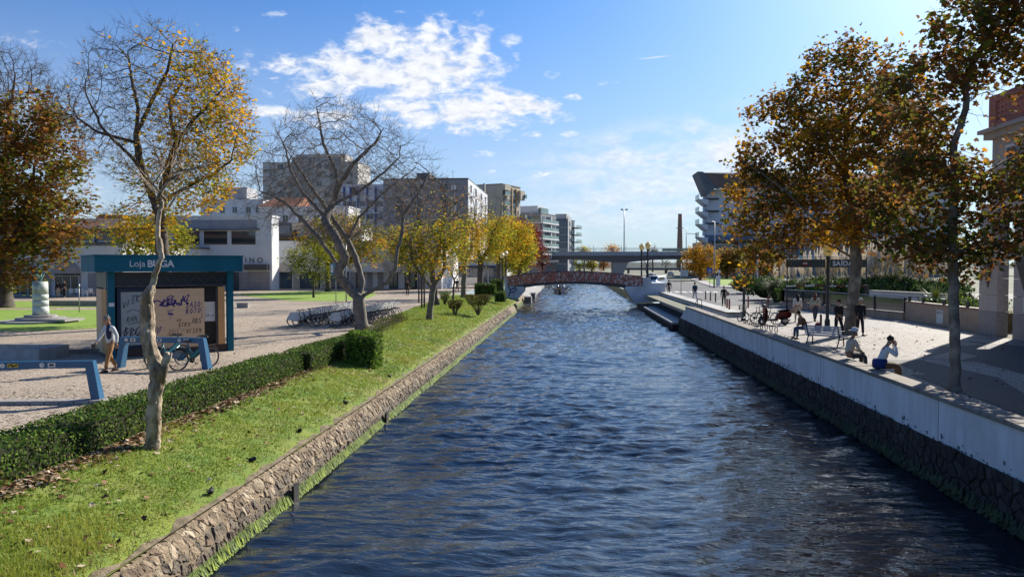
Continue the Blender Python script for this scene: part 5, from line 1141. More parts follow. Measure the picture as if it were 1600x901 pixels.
for k, (px, cy, rx, ry) in enumerate([(913, 388, 10, 7), (957, 386, 13, 7), (1020, 391, 10, 5), (1130, 388, 16, 6), (1085, 391, 14, 4)]):
    Y = 420; bz = P(px, cy, Y); bb = (bz.x, Y, 0); R_ = rx * Y / F
    tree('distant_tree', ('yellowish tree top above the overpass left of the lamp mast', 'gold tree top above the overpass just left of the tall lamp mast', 'grey tree top above the overpass right of the lamp mast', 'dark tree top above the overpass beside the balconied block', 'pale tree top above the overpass beneath the chimney')[k], 'tree', [(None, [bb, (bz.x, Y, bz.z - 2)])], [(bz.x, Y, bz.z - 1, R_, R_, ry * Y / F)], 90 + k, .4, BARK_D, ((GOLD, LIME), (GOLD, AMBER), (OLIVE, BROWN), (DGREEN, OLIVE), (DGREEN, BROWN))[k], 500, 1.1, LEAF_S, natt=100, step=1.4, infl=12, kill=2.6, twigs=1, twiglen=1.2, cluster=1.1, leaf_r=.1)
# ------------------------------------------------------------------ hedges, shrubs, grass, fallen leaves
HG = (leafm('hedge_leaf', (.075, .135, .022), .28), leafm('hedge_leaf_light', (.15, .23, .035), .32), leafm('hedge_leaf_deep', (.035, .07, .015), .2), leafm('hedge_leaf_bronze', (.12, .09, .02), .25))
HCORE = M('hedge_inner_shade', (.02, .026, .01), (.03, .024, .012), 12, 1, .8, 40)  # near-black core: the shade between the leaves is put into its colour
def small_leaf(mb, p, n, size, rng, mi):
    a = Vector((rng.gauss(0, 1), rng.gauss(0, 1), rng.gauss(0, 1))).normalized(); d = (n * rng.uniform(.4, 1.1) + a).normalized(); s = d.cross(a).normalized() * size * .42; o = len(mb.v)
    for q in (p, p + d * size * .5 + s, p + d * size, p + d * size * .5 - s): mb.v.append((q.x, q.y, q.z))
    mb.f.append((o, o + 1, o + 2, o + 3)); mb.m.append(mi); mb.sm.append(False)
def hedge(name, label, pts, w, h, dens, size, seed, mats=HG, weights=(4, 2, 3, .6), group=None, rough=.05, under=.04, solid=True):
    """pts: ground points of the middle line"""
    rng = random.Random(seed); t = thing(name, label, 'hedge', pts[0], 0, group); o = Vector(pts[0]); core = MB(); lv = MB()
    P_ = [Vector(p) - o for p in pts]
    def bul(p): return rough * 1.6 * noise.noise(Vector(((p.x + o.x) * 1.1, (p.y + o.y) * 1.1, p.z * 1.5)))
    for a, b in zip(P_, P_[1:]):
        d = (b - a); L = d.length; d.normalize(); s = Vector((-d.y, d.x, 0)).normalized()
        if not solid:
            for k in range(int(L * 26)):
                q = a + d * rng.uniform(0, L) + s * rng.gauss(0, w * .2); core.tube([q, q + Vector((rng.gauss(0, .06), rng.gauss(0, .06), h * .5)), q + Vector((rng.gauss(0, .14), rng.gauss(0, .14), h * rng.uniform(.75, 1)))], [.01, .008, .004], 3, cap=False)
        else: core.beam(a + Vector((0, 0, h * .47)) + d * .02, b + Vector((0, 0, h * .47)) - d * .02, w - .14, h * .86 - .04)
        N_ = int(dens * L * (w + 2 * h))
        for k in range(N_):
            u = rng.uniform(0, L); v = rng.uniform(0, w + 2 * h)
            if v < h: off = -w / 2; z = v; n = -s
            elif v < h + w: off = v - h - w / 2; z = h; n = Vector((0, 0, 1))
            else: off = w / 2; z = v - h - w; n = s
            z = max(under, z); c = a + d * u + s * off + Vector((0, 0, z)); bb = bul(c); c += n * (bb + rng.uniform(-.06, .02))
            if n.z < .5 and z > h - .1: c -= n * (.08 - (h - z)) * .6
            small_leaf(lv, c, n, size * rng.uniform(.7, 1.3), rng, rng.choices(range(len(mats)), weights[:len(mats)])[0])
    for (e, sg, q) in ((P_[0], -1, P_[1]), (P_[-1], 1, P_[-2])):
        d = (e - q).normalized(); s = Vector((-d.y, d.x, 0))
        for k in range(int(dens * w * h)):
            c = e + s * rng.uniform(-w / 2, w / 2) + Vector((0, 0, rng.uniform(under, h))) + d * rng.uniform(-.06, .04); small_leaf(lv, c, d, size * rng.uniform(.7, 1.3), rng, rng.choices(range(len(mats)), weights[:len(mats)])[0])
    core.build('foliage_core', HCORE if solid else BARK_D, t, kind='stuff'); lv.build('foliage', mats, t, kind='stuff'); return t
hedge('box_hedge', 'long clipped box hedge in the foreground between setts and grass bank', [(-9.05, 6, -.03), (-9.05, 10, -.03), (-9.03, 14, -.03), (-9.0, 18, -.03), (-8.95, 23.6, -.03)], 1.0, .56, 780, .05, 1, rough=.03)
hedge('box_hedge', 'second stretch of low clipped hedge ending at the square box bush', [(-8.75, 23.9, -.04), (-8.7, 27, -.04), (-8.45, 30.3, -.04)], 1.0, .60, 780, .05, 2, rough=.03)
hedge('box_bush', 'square bright topped box bush standing below the bare tree trunk', [(-7.95, 27.1, -.26), (-6.95, 27.1, -.38)], 1.0, 1.16, 640, .085, 3, weights=(3, 7, 1, 0), rough=.09)
hedge('sparse_hedge', 'thin straggly low hedge beyond the bare tree trunk', [(-9.1, 32, -.05), (-9.3, 36, -.03)], .8, .42, 190, .06, 4, weights=(3, 1, 2, 3), rough=.1, solid=False)
hedge('sparse_hedge', 'sparse brownish low hedge remnant beside the bicycles', [(-9.6, 37.4, -.02), (-10.0, 42, 0), (-10.2, 45.5, 0)], .8, .40, 130, .06, 5, weights=(2, .5, 2, 4), rough=.12, solid=False)
a = G(760, 461.5); hedge('clipped_block', 'wide rectangular clipped hedge block behind the vase shaped bush', [(a.x - 1.2, a.y, 0), (a.x + 1.0, a.y, 0)], 1.5, 1.3, 200, .11, 6, rough=.06)
a = G(777, 458); hedge('clipped_block', 'tall square clipped hedge block next to the white bridge abutment', [(a.x - .7, a.y, 0), (a.x + .7, a.y, 0)], 1.5, 1.6, 200, .11, 7, rough=.06)
a = G(782, 472, -.2); hedge('round_bush', 'small rounded clipped bush in front of the tall square hedge block', [(a.x - .45, a.y, -.2), (a.x + .45, a.y, -.2)], .9, 1.0, 300, .09, 8, rough=.12)
def vase(px, py, z, w, h, seed, label, leaf=.9, mats=None):
    b = G(px, py, z); t = thing('vase_bush', label, 'bush', b); rng = random.Random(seed); st = MB(); lv = MB(); mats = mats or (leafm('bronze_shrub_leaf', (.09, .05, .02), .2), HG[0], HG[3])
    for k in range(34):
        a = rng.uniform(0, 6.28); r = w / 2 * math.sqrt(rng.uniform(.02, 1)); top = Vector((r * math.cos(a), r * math.sin(a), h * rng.uniform(.8, .98))); m = Vector((top.x * .35, top.y * .35, h * .4))
        st.tube([(top.x * .06, top.y * .06, 0), m, top], [.022, .014, .006], 4, cap=False)
    for k in range(int(1500 * leaf)):
        a = rng.uniform(0, 6.28); z = h * (1 - .52 * rng.random() ** 1.4); rr = w / 2 * (.25 + .75 * z / h) * rng.uniform(.55, 1.03); p = Vector((rr * math.cos(a), rr * math.sin(a), z)); small_leaf(lv, p, Vector((math.cos(a), math.sin(a), .4)), .085, rng, rng.choices(range(3), (4, 2, 2))[0])
    st.build('stems', BARK_D, t, kind='stuff'); lv.build('foliage', mats, t, kind='stuff')
vase(747, 492, -.25, 2.1, 1.45, 1, 'large vase shaped bronze topped bush in front of the clipped hedge block', 1.3)
vase(711, 494, -.2, 1.15, 1.1, 2, 'small vase shaped bush left of the large vase shaped bush', .6)
vase(695, 478, -.1, 1.0, 1.15, 3, 'thin green vase shaped bush nearest to the three wooden stakes', .45, (HG[1], HG[0], HG[3]))
# grass blades on the near bank
def blades():
    rng = np.random.RandomState(3); pr = random.Random(3); mb = MB()
    GB = (M('grass_blade', (.20, .30, .025), (.29, .38, .04), 3, .7, trans=.35), M('yellow_grass_blade', (.38, .38, .06), (.28, .32, .045), 3, .7, trans=.35), M('dark_grass_blade', (.11, .20, .02), (.16, .25, .028), 3, .7, trans=.35), M('dry_grass_blade', (.42, .33, .16), (.33, .26, .11), 3, .8, trans=.2))
    n = 0; y = 8.5
    while n < 84000:
        u = rng.uniform(); yy = 8.5 + (u ** 1.9) * 74; xx = rng.uniform(-9.3 if yy < 33 else left_edge(yy), -5.95)
        if yy < 31 and xx < -8.5: continue
        d = noise.noise(Vector((xx * .55, yy * .55, 7))); d2 = noise.noise(Vector((xx * 2.2, yy * 2.2, 1)))
        edge = (xx + 5.93) / -.45
        if d2 > .32 and rng.uniform() < .7: continue
        if edge < 1 and rng.uniform() > .12 + .8 * edge + .5 * d2: continue
        s = 1 + (yy - 8) * .035; h = rng.uniform(.028, .065) * (1 + .8 * max(0, d)) * s ** .5; w = .0065 * s * 1.3; a = rng.uniform(0, 6.28); z = bank_z(xx, yy) - .004
        lx, ly = rng.normal(0, .025 * s, 2); mi = 0
        r = d + rng.normal(0, .28); mi = 2 if r < -.3 else 1 if r > .16 else 0
        if rng.uniform() < .05 + (.25 if edge < .8 else 0): mi = 3
        mb.v += [(xx - w * math.cos(a), yy - w * math.sin(a), z), (xx + w * math.cos(a), yy + w * math.sin(a), z), (xx + lx, yy + ly, z + h)]; o = len(mb.v) - 3
        mb.f.append((o, o + 1, o + 2)); mb.m.append(mi); mb.sm.append(False); n += 1
    mb.build('grass', GB, None, kind='stuff', label='short yellow green grass growing on the bank between hedge and stone wall', cat='grass')
    lv = MB(); LM = (M('fallen_leaf_tan', (.36, .24, .15), (.28, .17, .10), 4, .95, spec=.05), M('fallen_leaf_brown', (.15, .07, .04), (.10, .05, .03), 4, .95, spec=.05), M('fallen_leaf_pale', (.55, .46, .34), (.45, .36, .26), 4, .95, spec=.05))
    for k in range(4200):
        yy = 9.2 + 23 * rng.uniform() ** 1.5; xx = -8.5 + abs(rng.normal(0, .20)); 
        if noise.noise(Vector((yy * .7, 2, 2))) < -.05 and rng.uniform() < .6: xx = -8.5 + abs(rng.normal(0, .07))
        add_leaf(lv, Vector((xx, yy, bank_z(xx, yy) + .02 + rng.uniform(0, .03))), rng.uniform(.05, .1), pr, LEAF5, pr.choice((0, 0, 1, 1, 2)), .35, 0)
    for k in range(420):
        yy = 9 + 34 * rng.uniform() ** 1.4; xx = rng.uniform(-8.6, -6.2); add_leaf(lv, Vector((xx, yy, bank_z(xx, yy) + .045)), rng.uniform(.05, .11), pr, LEAF5, pr.choice((0, 1, 1, 2)), .4, 0)
    for k in range(260):
        yy = rng.uniform(13, 60); xx = rng.uniform(-20, -9.8); add_leaf(lv, Vector((xx, yy, .02)), rng.uniform(.05, .1), pr, LEAF5, pr.choice((0, 1)), .3, 0)
    for k in range(500):
        yy = rng.uniform(12, 50); xx = rng.uniform(8.8, 19); add_leaf(lv, Vector((xx, yy, .02)), rng.uniform(.05, .12), pr, LEAF5, pr.choice((0, 1, 1)), .3, 0)
    lv.build('fallen_leaves', LM, None, kind='stuff', label='dry brown fallen leaves scattered along the hedge and over the grass', cat='leaves')
    dm = MB(); ys = [8 + i * .5 for i in range(49)]
    for y0, y1 in zip(ys, ys[1:]):
        w0, w1 = [.34 + .22 * noise.noise(Vector((q * .8, 4, 4))) for q in (y0, y1)]
        vs = [(-8.62, y0, bank_z(-8.62, y0) + .018), (-8.62 + w0, y0, bank_z(-8.62 + w0, y0) + .012), (-8.62 + w1, y1, bank_z(-8.62 + w1, y1) + .012), (-8.62, y1, bank_z(-8.62, y1) + .018)]; dm.add(vs, [(0, 1, 2, 3)])
    for y0, y1 in zip([8 + i * .15 for i in range(450)], [8.15 + i * .15 for i in range(450)]):
        w0, w1 = [.07 + .13 * noise.noise(Vector((q * 1.9, 9, 4))) for q in (y0, y1)]
        dm.add([(-5.9, y0, bank_z(-5.92, y0) + .012), (-5.9, y1, bank_z(-5.92, y1) + .012), (-5.92 - w1, y1, bank_z(-5.92 - w1, y1) + .012), (-5.92 - w0, y0, bank_z(-5.92 - w0, y0) + .012)], [(0, 1, 2, 3)])
    dm.build('bare_soil_strip', DIRT, None, kind='structure')
    # small dark birds / clods on the grass: black drainage caps
    for k, (px, py) in enumerate(((407, 723), (329, 770), (560, 670 - 32), (648, 595 - 0), (484, 679))):
        z = -.3; g = G(px, py, z)
        for _ in range(4): z = bank_z(g.x, g.y); g = G(px, py, z)
        if g.x > -6.1: g.x = -6.25; z = bank_z(g.x, g.y)
        c = MB(); c.ball((0, 0, .03), (.07, .05, .05), 8, 5); c.ball((.05, .02, .06), (.04, .03, .04), 6, 5); c.tube([(-.03, 0, .03), (-.12, -.02, .08)], [.02, .008], 4); c.build('soil_clod', M('black_soil', (.012, .010, .009)), None, loc=(g.x, g.y, z), rz=k * 1.3, label=('dark clod on the grass above the third wall bend', 'dark clod lying nearest the camera on the grass', 'dark clod on grass close to the wall halfway to the bush', 'dark clod on the grass right of the box bush', 'dark clod at the top edge of the stone wall')[k], cat='clod')
blades()
# ------------------------------------------------------------------ pampas grass and shrubs by the car park exit
PL = (M('pampas_leaf', (.055, .085, .025), (.09, .12, .04), 2, .7, trans=.3), M('pampas_leaf_dry', (.16, .15, .07), (.11, .11, .05), 2, .7, trans=.3)); PP = M('pampas_plume', (.85, .78, .66), (.72, .64, .52), 3, .9, trans=.5)
def pampas(px, Y, h, seed, label, plumes=14, wide=1.6):
    x = PX(px, Y); t = thing('pampas_grass', label, 'pampas grass', (x, Y, 0), 0, None); rng = random.Random(seed); lv = MB()
    for k in range(620):
        a = rng.uniform(0, 6.28); L = rng.uniform(.6, 1) * h * .62; r = rng.uniform(.1, .5) * wide; lean = rng.uniform(.1, 1.0) * wide; c, s = math.cos(a), math.sin(a); w = .035
        p0 = (r * .4 * c, r * .4 * s, 0); p1 = (r * c * .7 + lean * .35 * c, r * s * .7 + lean * .35 * s, L * .75); p2 = (r * c + lean * c, r * s + lean * s, L * rng.uniform(.6, 1)); o = len(lv.v)
        lv.v += [(p0[0] - s * w, p0[1] + c * w, 0), (p0[0] + s * w, p0[1] - c * w, 0), (p1[0] + s * w * .8, p1[1] - c * w * .8, p1[2]), (p1[0] - s * w * .8, p1[1] + c * w * .8, p1[2]), p2]; mi = rng.choice((0, 0, 1))
        lv.f += [(o, o + 1, o + 2, o + 3), (o + 3, o + 2, o + 4)]; lv.m += [mi, mi]; lv.sm += [False, False]
    lv.build('leaves', PL, t, kind='stuff'); 
    for k in range(plumes):
        a = rng.uniform(0, 6.28); r = rng.uniform(.1, .9) * wide * .6; z0 = h * rng.uniform(.5, .62); zt = h * rng.uniform(.85, 1.05); q = Vector((math.cos(a) * r * .4, math.sin(a) * r * .4, 0)); e = Vector((math.cos(a) * r, math.sin(a) * r, z0)); tp = e + Vector((math.cos(a) * .2, math.sin(a) * .2, zt - z0)); mb = MB(); mb.tube([q, e], .012, 3, cap=False)
        rr = [.02, .11, .14, .11, .06, .01]; n = len(rr); mb.tube([e.lerp(tp, i / (n - 1)) + Vector((.05 * math.sin(i + k), 0, 0)) for i in range(n)], rr, 6); mb.build('plume', PP, t)
pam = [(1215, 72, 3.9, 6), (1236, 69, 4.2, 8), (1262, 72, 4.6, 10), (1283, 69, 4.9, 16), (1306, 67, 4.9, 16), (1330, 66, 5.0, 16), (1352, 64, 4.7, 10), (1372, 64, 5.4, 20), (1392, 63, 5.6, 22), (1412, 62, 5.2, 14), (1436, 62, 4.8, 10), (1462, 60, 4.6, 8), (1486, 58, 4.4, 4)]
names = ['leftmost low', 'second from left', 'left of the exit sign', 'just behind the near street lamp', 'behind the word on the exit sign', 'behind the plane trunk left side', 'right of the exit sign post', 'tallest left plumed', 'tallest right plumed', 'right of the tallest plumes', 'behind the round pink sign', 'behind the yucca', 'beside the mall pillars, last right']
for k, (px, Y, h, n) in enumerate(pam): pampas(px, Y, h, 100 + k, 'pampas grass clump with cream plumes, ' + names[k], n)
def shrub(px, Y, w, h, seed, label, mats=None, z=0):
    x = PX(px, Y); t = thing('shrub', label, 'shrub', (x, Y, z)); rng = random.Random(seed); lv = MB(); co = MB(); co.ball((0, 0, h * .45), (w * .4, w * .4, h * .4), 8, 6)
    for k in range(1500):
        a = rng.uniform(0, 6.28); ph = math.acos(rng.uniform(-.5, 1)); n = Vector((math.sin(ph) * math.cos(a), math.sin(ph) * math.sin(a), math.cos(ph))); r = rng.uniform(.75, 1.05) * (1 + .35 * noise.noise(n * 2 + Vector((seed, 0, 0)))); small_leaf(lv, Vector((n.x * w / 2 * r, n.y * w / 2 * r, h * .5 + n.z * h * .5 * r)), n, w * .07, rng, rng.randrange(3))
    co.build('foliage_core', HCORE, t); lv.build('foliage', mats or (HG[0], HG[2], PL[0]), t, kind='stuff')  # dark ball inside stands in for the shade among the leaves
for k, (px, Y, w, h) in enumerate(((1200, 76, 3.4, 2.2), (1240, 64, 2.6, 2.0), (1290, 62, 3.4, 2.2), (1340, 61, 3.6, 2.2), (1390, 60, 3.6, 2.1), (1440, 59, 3.4, 2.1), (1480, 56, 3.4, 2.2), (1165, 92, 3.0, 2.2))):
    shrub(px, Y, w, h, k, 'dark shrub behind the ramp, ' + ('leftmost under the amber leaves', 'behind the left end of the barrier', 'behind the near street lamp', 'behind the plane tree trunk', 'behind the left part of the white ramp wall', 'behind the right part of the white ramp wall', 'beside the mall pillars', 'next to the shaded advertising panel')[k])
def yucca(px, Y, z, s, label):
    x = PX(px, Y); t = thing('yucca', label, 'plant', (x, Y, z)); rng = random.Random(px)
    for k in range(34):
        a = rng.uniform(0, 6.28); e = rng.uniform(.25, 1.5); L = s * rng.uniform(.75, 1); d = Vector((math.cos(a) * math.cos(e), math.sin(a) * math.cos(e), math.sin(e))); w = Vector((-math.sin(a), math.cos(a), 0)) * .045 * s; q = d * L * .55; r = d * L + Vector((0, 0, -.12 * L * math.cos(e))); u = Vector((0, 0, -.012))
        mb = MB(); mb.add([-w * .5, w * .5, q + w, q - w, r, u, q + u * 2], [(0, 1, 2, 3), (3, 2, 4), (0, 5, 1), (1, 5, 6, 2), (5, 0, 3, 6), (3, 4, 6), (2, 6, 4)]); mb.build('leaf', M('yucca_leaf', (.24, .28, .06), (.32, .34, .10), 2, .5, trans=.25), t)
yucca(1463, 47.5, 1.15, 1.3, 'spiky yellow green yucca rising behind the tan planter wall'); yucca(1497, 45, 1.1, 1.1, 'spiky green plant half hidden behind the slim plane trunk')
# ------------------------------------------------------------------ street furniture, bikes, kiosk
TEAL = M('petrol_blue_paint', (.012, .13, .185), (.010, .11, .16), 1.5, .6, spec=.2); RACKB = M('rack_blue_paint', (.015, .10, .21), (.012, .085, .18), 1.5, .35, spec=.5)
PLY = M('plywood', (.72, .50, .30), (.62, .42, .24), 2.5, .75, .1, 30, stretch=(1, 1, 8)); PLY2 = M('orange_plywood', (.62, .34, .13), (.53, .28, .11), 2.5, .75, stretch=(1, 1, 8)); LINE = M('black_marker', (.012, .012, .014)); PURP = M('purple_marker', (.055, .035, .22)); BLK = M('black_plastic', (.015, .015, .017), (.02, .02, .022), 5, .5)
STICK = M('white_sticker', (.72, .72, .70)); YEL = M('yellow_sticker', (.55, .40, .03)); REDP = M('red_paint', (.17, .012, .014), (.12, .01, .012), 2, .4); RUB = M('tyre_rubber', (.018, .018, .018), (.025, .025, .025), 9, .8); RIM = M('bare_alloy', (.45, .45, .46), (.38, .38, .39), 9, .35, metal=.8)
def stroke(mb, pts, w, y=-.012):
    for (a, b), (c, d) in zip(pts, pts[1:]): mb.beam((a, y, b), (c, y, d), .004, w, up=(0, 0, 1)) if abs(c - a) + abs(d - b) > .001 else None
def ribbon(mb, pts, w, y):
    for (a, b), (c, d) in zip(pts, pts[1:]):
        v = Vector((c - a, 0, d - b)); 
        if v.length < 1e-4: continue
        v.normalize(); n = Vector((-v.z, 0, v.x)) * w / 2; e = v * w * .3; A = Vector((a, y, b)) - e; B_ = Vector((c, y, d)) + e
        mb.add([A - n, B_ - n, B_ + n, A + n], [(0, 1, 2, 3)])
def scrawl(parent, name, cx, cz, w, h, seed, mat, y, th=.03, n=14, slant=.25):
    rng = random.Random(seed); mb = MB(); x = -w / 2; pts = []
    for k in range(n * 6):
        u = k / (n * 6); a = u * n * 2.3; px = -w / 2 + w * u + .12 * w / n * 6 * math.cos(a * 1.3 + seed); pz = h * .42 * math.sin(a) * (.6 + .5 * noise.noise(Vector((u * 6, seed, 0)))) ; pts.append((cx + px + slant * pz, cz + pz))
    ribbon(mb, pts, th, y); mb.build(name, mat, parent)
LET = {'V': [[(0, 1), (.45, 0), (.9, 1)]], 'I': [[(.3, 1), (.2, 0)]], 'S': [[(.8, .95), (.3, 1), (.1, .7), (.6, .45), (.7, .15), (.3, 0), (0, .1)]], 'K': [[(.1, 1), (.1, 0)], [(.8, 1), (.15, .5), (.85, 0)]], 'O': [[(.45, 1), (.1, .7), (.1, .3), (.45, 0), (.85, .3), (.85, .7), (.45, 1)]], 'N': [[(.05, 0), (.1, 1), (.7, 0), (.8, 1)]], 'A': [[(0, 0), (.45, 1), (.85, 0)], [(.2, .4), (.65, .4)]], 'B': [[(.1, 0), (.1, 1), (.6, .85), (.15, .55), (.7, .35), (.1, 0)]], 'R': [[(.1, 0), (.1, 1), (.65, .8), (.15, .5), (.75, 0)]], 'C': [[(.8, .85), (.4, 1), (.1, .6), (.2, .1), (.8, .1)]], 'E': [[(.7, 1), (.1, 1), (.1, 0), (.75, 0)], [(.1, .5), (.6, .5)]], '3': [[(.1, 1), (.7, .9), (.3, .55), (.75, .25), (.4, 0), (.05, .1)]], '7': [[(.05, 1), (.8, 1), (.3, 0)]], '0': [[(.45, 1), (.1, .7), (.1, .3), (.45, 0), (.85, .3), (.85, .7), (.45, 1)]], 'Z': [[(.05, 1), (.8, 1), (.05, 0), (.8, 0)]], '8': [[(.4, .55), (.1, .8), (.45, 1), (.75, .8), (.4, .55), (.05, .25), (.4, 0), (.8, .25), (.4, .55)]], '!': [[(.3, 1), (.3, .35)], [(.3, .1), (.3, 0)]]}
def hand(parent, name, txt, x, z, h, mat, y, th=.022, rise=0., sp=.62, jit=.05):
    mb = MB(); rng = random.Random(len(txt) * 7 + int(z * 10))
    for i, c in enumerate(txt):
        for st_ in LET.get(c, []): ribbon(mb, [(x + (i * sp + a * .55) * h + rng.uniform(-jit, jit) * h + .15 * b * h, z + b * h + rise * i * h + rng.uniform(-jit, jit) * h) for a, b in st_], th, y)
    mb.build(name, mat, parent)
def proj(x, y):
    v = RM.transposed() @ (Vector((x, y, 3.36)) - CAM); return 800 + F * v.x / -v.z
def kiosk():
    th = rad(41); Cr = G(365, 547.5); W = 4.36; W2 = W
    org = Vector((Cr.x - math.cos(th) * W, Cr.y - math.sin(th) * W, 0))         # local: x along the front to the right, y to the back
    t = thing('bike_shop_kiosk', 'petrol blue kiosk with boarded up plywood front covered in scrawled graffiti', 'kiosk', org, th); D = 2.6; zt, zb = 3.64, 3.08
    mb = MB(); mb.bx(-.45, W + .28, -.35, D + .25, zb, zt); mb.build('roof', TEAL, t)
    mb = MB(); mb.bx(-.48, W + .31, -.38, D + .28, zt + .001, zt + .05); mb.build('roof_trim', TEAL, t)
    for (x, y) in ((.0, 0), (W - .22, 0), (.0, D - .22), (W - .22, D - .22)): mb = MB(); mb.bx(x, x + .22, y - .05, y + .17, 0, zb - .002); mb.build('corner_post', TEAL, t)
    mb = MB(); mb.bx(.24, W - .24, .05, D - .1, 0, .28); mb.build('plinth', M('brown_plinth', (.10, .055, .035), (.07, .04, .03), 3), t)
    mb = MB(); mb.bx(.3, W - .3, .35, D - .15, .282, zb - .1); mb.build('dark_interior', M('dark_interior', (.03, .03, .032)), t)
    # high glazing with zigzag lattice
    mb = MB(); mb.bx(.23, W - .23, .12, .14, 2.55, zb - .01); mb.build('upper_glass', glassm('kiosk_glass', (.015, .018, .02), .35), t)
    for (z) in (2.56, zb - .05): mb = MB(); mb.bx(.23, W - .23, .04, .11, z - .04, z + .04); mb.build('lattice_rail', FRD, t)
    n = 14; xs = [.25 + (W - .5) * i / n for i in range(n + 1)]
    for i in range(n): mb = MB(); mb.beam((xs[i], .08, 2.60 if i % 2 else zb - .1), (xs[i + 1], .08, zb - .1 if i % 2 else 2.60), .035, .04); mb.build('lattice_strut', FRD, t)
    # door with frosted panel
    mb = MB(); mb.bx(.30, .42, .02, .13, .28, 2.5); mb.bx(1.22, 1.36, .02, .13, .28, 2.5); mb.bx(.42, 1.22, .02, .13, 2.36, 2.5); mb.bx(.42, 1.22, .02, .13, .28, .42); d = mb.build('door_frame', M('dark_blue_frame', (.012, .025, .05)), t)
    mb = MB(); mb.bx(.425, 1.215, .05, .09, .425, 2.355); dp = mb.build('door_panel', M('grey_green_panel', (.32, .36, .36), (.27, .31, .31), 2, .5), t)
    y = .045
    hand(t, 'graffiti', 'VISKO', .46, 1.78, .22, LINE, y, .022, .32, .68); hand(t, 'graffiti', 'RAN', .60, 1.26, .20, LINE, y, .018, .1, .6); ms = MB(); ribbon(ms, [(.6, 1.62), (.8, 1.72), (1.0, 1.66), (1.15, 1.76)], .02, y); ribbon(ms, [(.65, 1.18), (1.1, 1.28)], .02, y); ribbon(ms, [(.8, 2.2), (1.0, 2.22)], .03, y); ms.build('graffiti', LINE, t)
    hand(t, 'graffiti', 'BROB', .50, .76, .30, LINE, y, .03, .02, .62, .1); scrawl(t, 'graffiti', .8, .88, .62, .5, 4, LINE, y, .015, 5)
    # plywood sheets
    mb = MB(); mb.bx(1.42, 3.28, -.02, .03, .25, 2.45); mb.build('plywood_sheet', PLY, t); mb = MB(); mb.bx(1.36, 1.60, .032, .06, .28, 2.46); mb.build('plywood_sheet', PLY2, t)
    mb = MB(); mb.bx(3.80, 4.04, .0, .04, .3, 2.5); mb.build('plywood_sheet', PLY2, t)
    for z0, z1 in ((.28, 2.5),): mb = MB(); mb.bx(3.72, 3.79, .03, .09, z0, z1); mb.build('window_frame', FRD, t)
    mb = MB(); mb.bx(3.30, 3.70, .10, .12, 1.18, 1.92); mb.build('white_board', M('whiteboard', (.60, .60, .56)), t)
    mb = MB(); ribbon(mb, [(3.38, 1.38), (3.45, 1.45), (3.5, 1.38), (3.42, 1.36), (3.38, 1.4)], .012, .097); ribbon(mb, [(3.55, 1.4), (3.66, 1.44), (3.62, 1.36), (3.55, 1.38)], .012, .097); mb.build('doodle', LINE, t)
    y = -.024
    scrawl(t, 'graffiti', 2.15, 1.93, 1.2, .36, 2, PURP, y, .045, 11, .3); scrawl(t, 'graffiti', 2.05, 1.86, .7, .22, 5, PURP, y - .002, .04, 7, .4); hand(t, 'graffiti', 'NZ', 2.48, 1.98, .2, PURP, y, .035, .1, .7); hand(t, 'graffiti', 'CER', 1.78, 1.82, .24, PURP, y, .035, .05); hand(t, 'graffiti', '3A30', 2.62, 1.74, .19, PURP, y, .026, .02, .7); hand(t, 'graffiti', '8070', 2.60, 1.50, .19, PURP, y, .026, .03, .75)
    mb = MB(); ribbon(mb, [(1.95, 2.12), (2.1, 2.2), (2.2, 2.14), (2.02, 2.07), (1.95, 2.12)], .03, y); ribbon(mb, [(1.98, 1.62), (2.18, 1.66)], .03, y); ribbon(mb, [(2.0, 1.53), (2.14, 1.5)], .08, y); ribbon(mb, [(2.06, 1.5), (2.06, 1.25)], .012, y)
    for z in (1.9, 1.75, 1.62, 1.5, 1.42): ribbon(mb, [(3.19, z), (3.19, z - .06)], .022, y)
    mb.build('graffiti', PURP, t)
    hand(t, 'graffiti', 'KCRO', 2.35, 1.02, .15, LINE, y, .018, .02, .7); hand(t, 'graffiti', 'ABS', 2.82, 1.12, .2, LINE, y, .02, .04, .6); hand(t, 'graffiti', 'VISKN', 2.62, .78, .15, LINE, y, .018, .02, .75); hand(t, 'graffiti', 'NAK', 2.28, 1.22, .1, M('faint_marker', (.30, .16, .10)), y, .012); hand(t, 'graffiti', 'ANEC', 1.95, .68, .26, MATS['faint_marker'], y, .015, 0, .6); scrawl(t, 'graffiti', 1.66, .95, .16, .4, 8, PURP, y, .02, 5)
    # left side boards
    mb = MB(); mb.bx(-.02, .03, .2, 1.15, .1, 2.45); mb.build('side_board', PLY2, t); mb = MB(); mb.bx(-.02, .03, 1.19, D - .25, .1, 2.45); mb.build('side_board', PLY, t)
    mb = MB(); mb.bx(-.01, .04, .2, D - .25, 2.5, zb - .02); mb.build('side_glass', MATS['kiosk_glass'], t)
    mb = MB(); mb.bx(.02, .2, -.062, -.052, 1.85, 1.98); mb.build('sticker', STICK, t)
    def lx(px, yy):      # where along the front the photograph shows a mark
        best = min(range(-50, 500), key=lambda k: abs(proj(org.x + math.cos(th) * k / 100 - math.sin(th) * yy, org.y + math.sin(th) * k / 100 + math.cos(th) * yy) - px)); return best / 100
    text_mesh('Loja', .31, 'lettering', STICK, t, (lx(214.5, -.36), -.36, 3.36), (rad(90), 0, 0), .006, 1.02); text_mesh('BUGA', .345, 'lettering', STICK, t, (lx(251, -.36), -.36, 3.36), (rad(90), 0, 0), .006, .96, bold=.010)
kiosk()
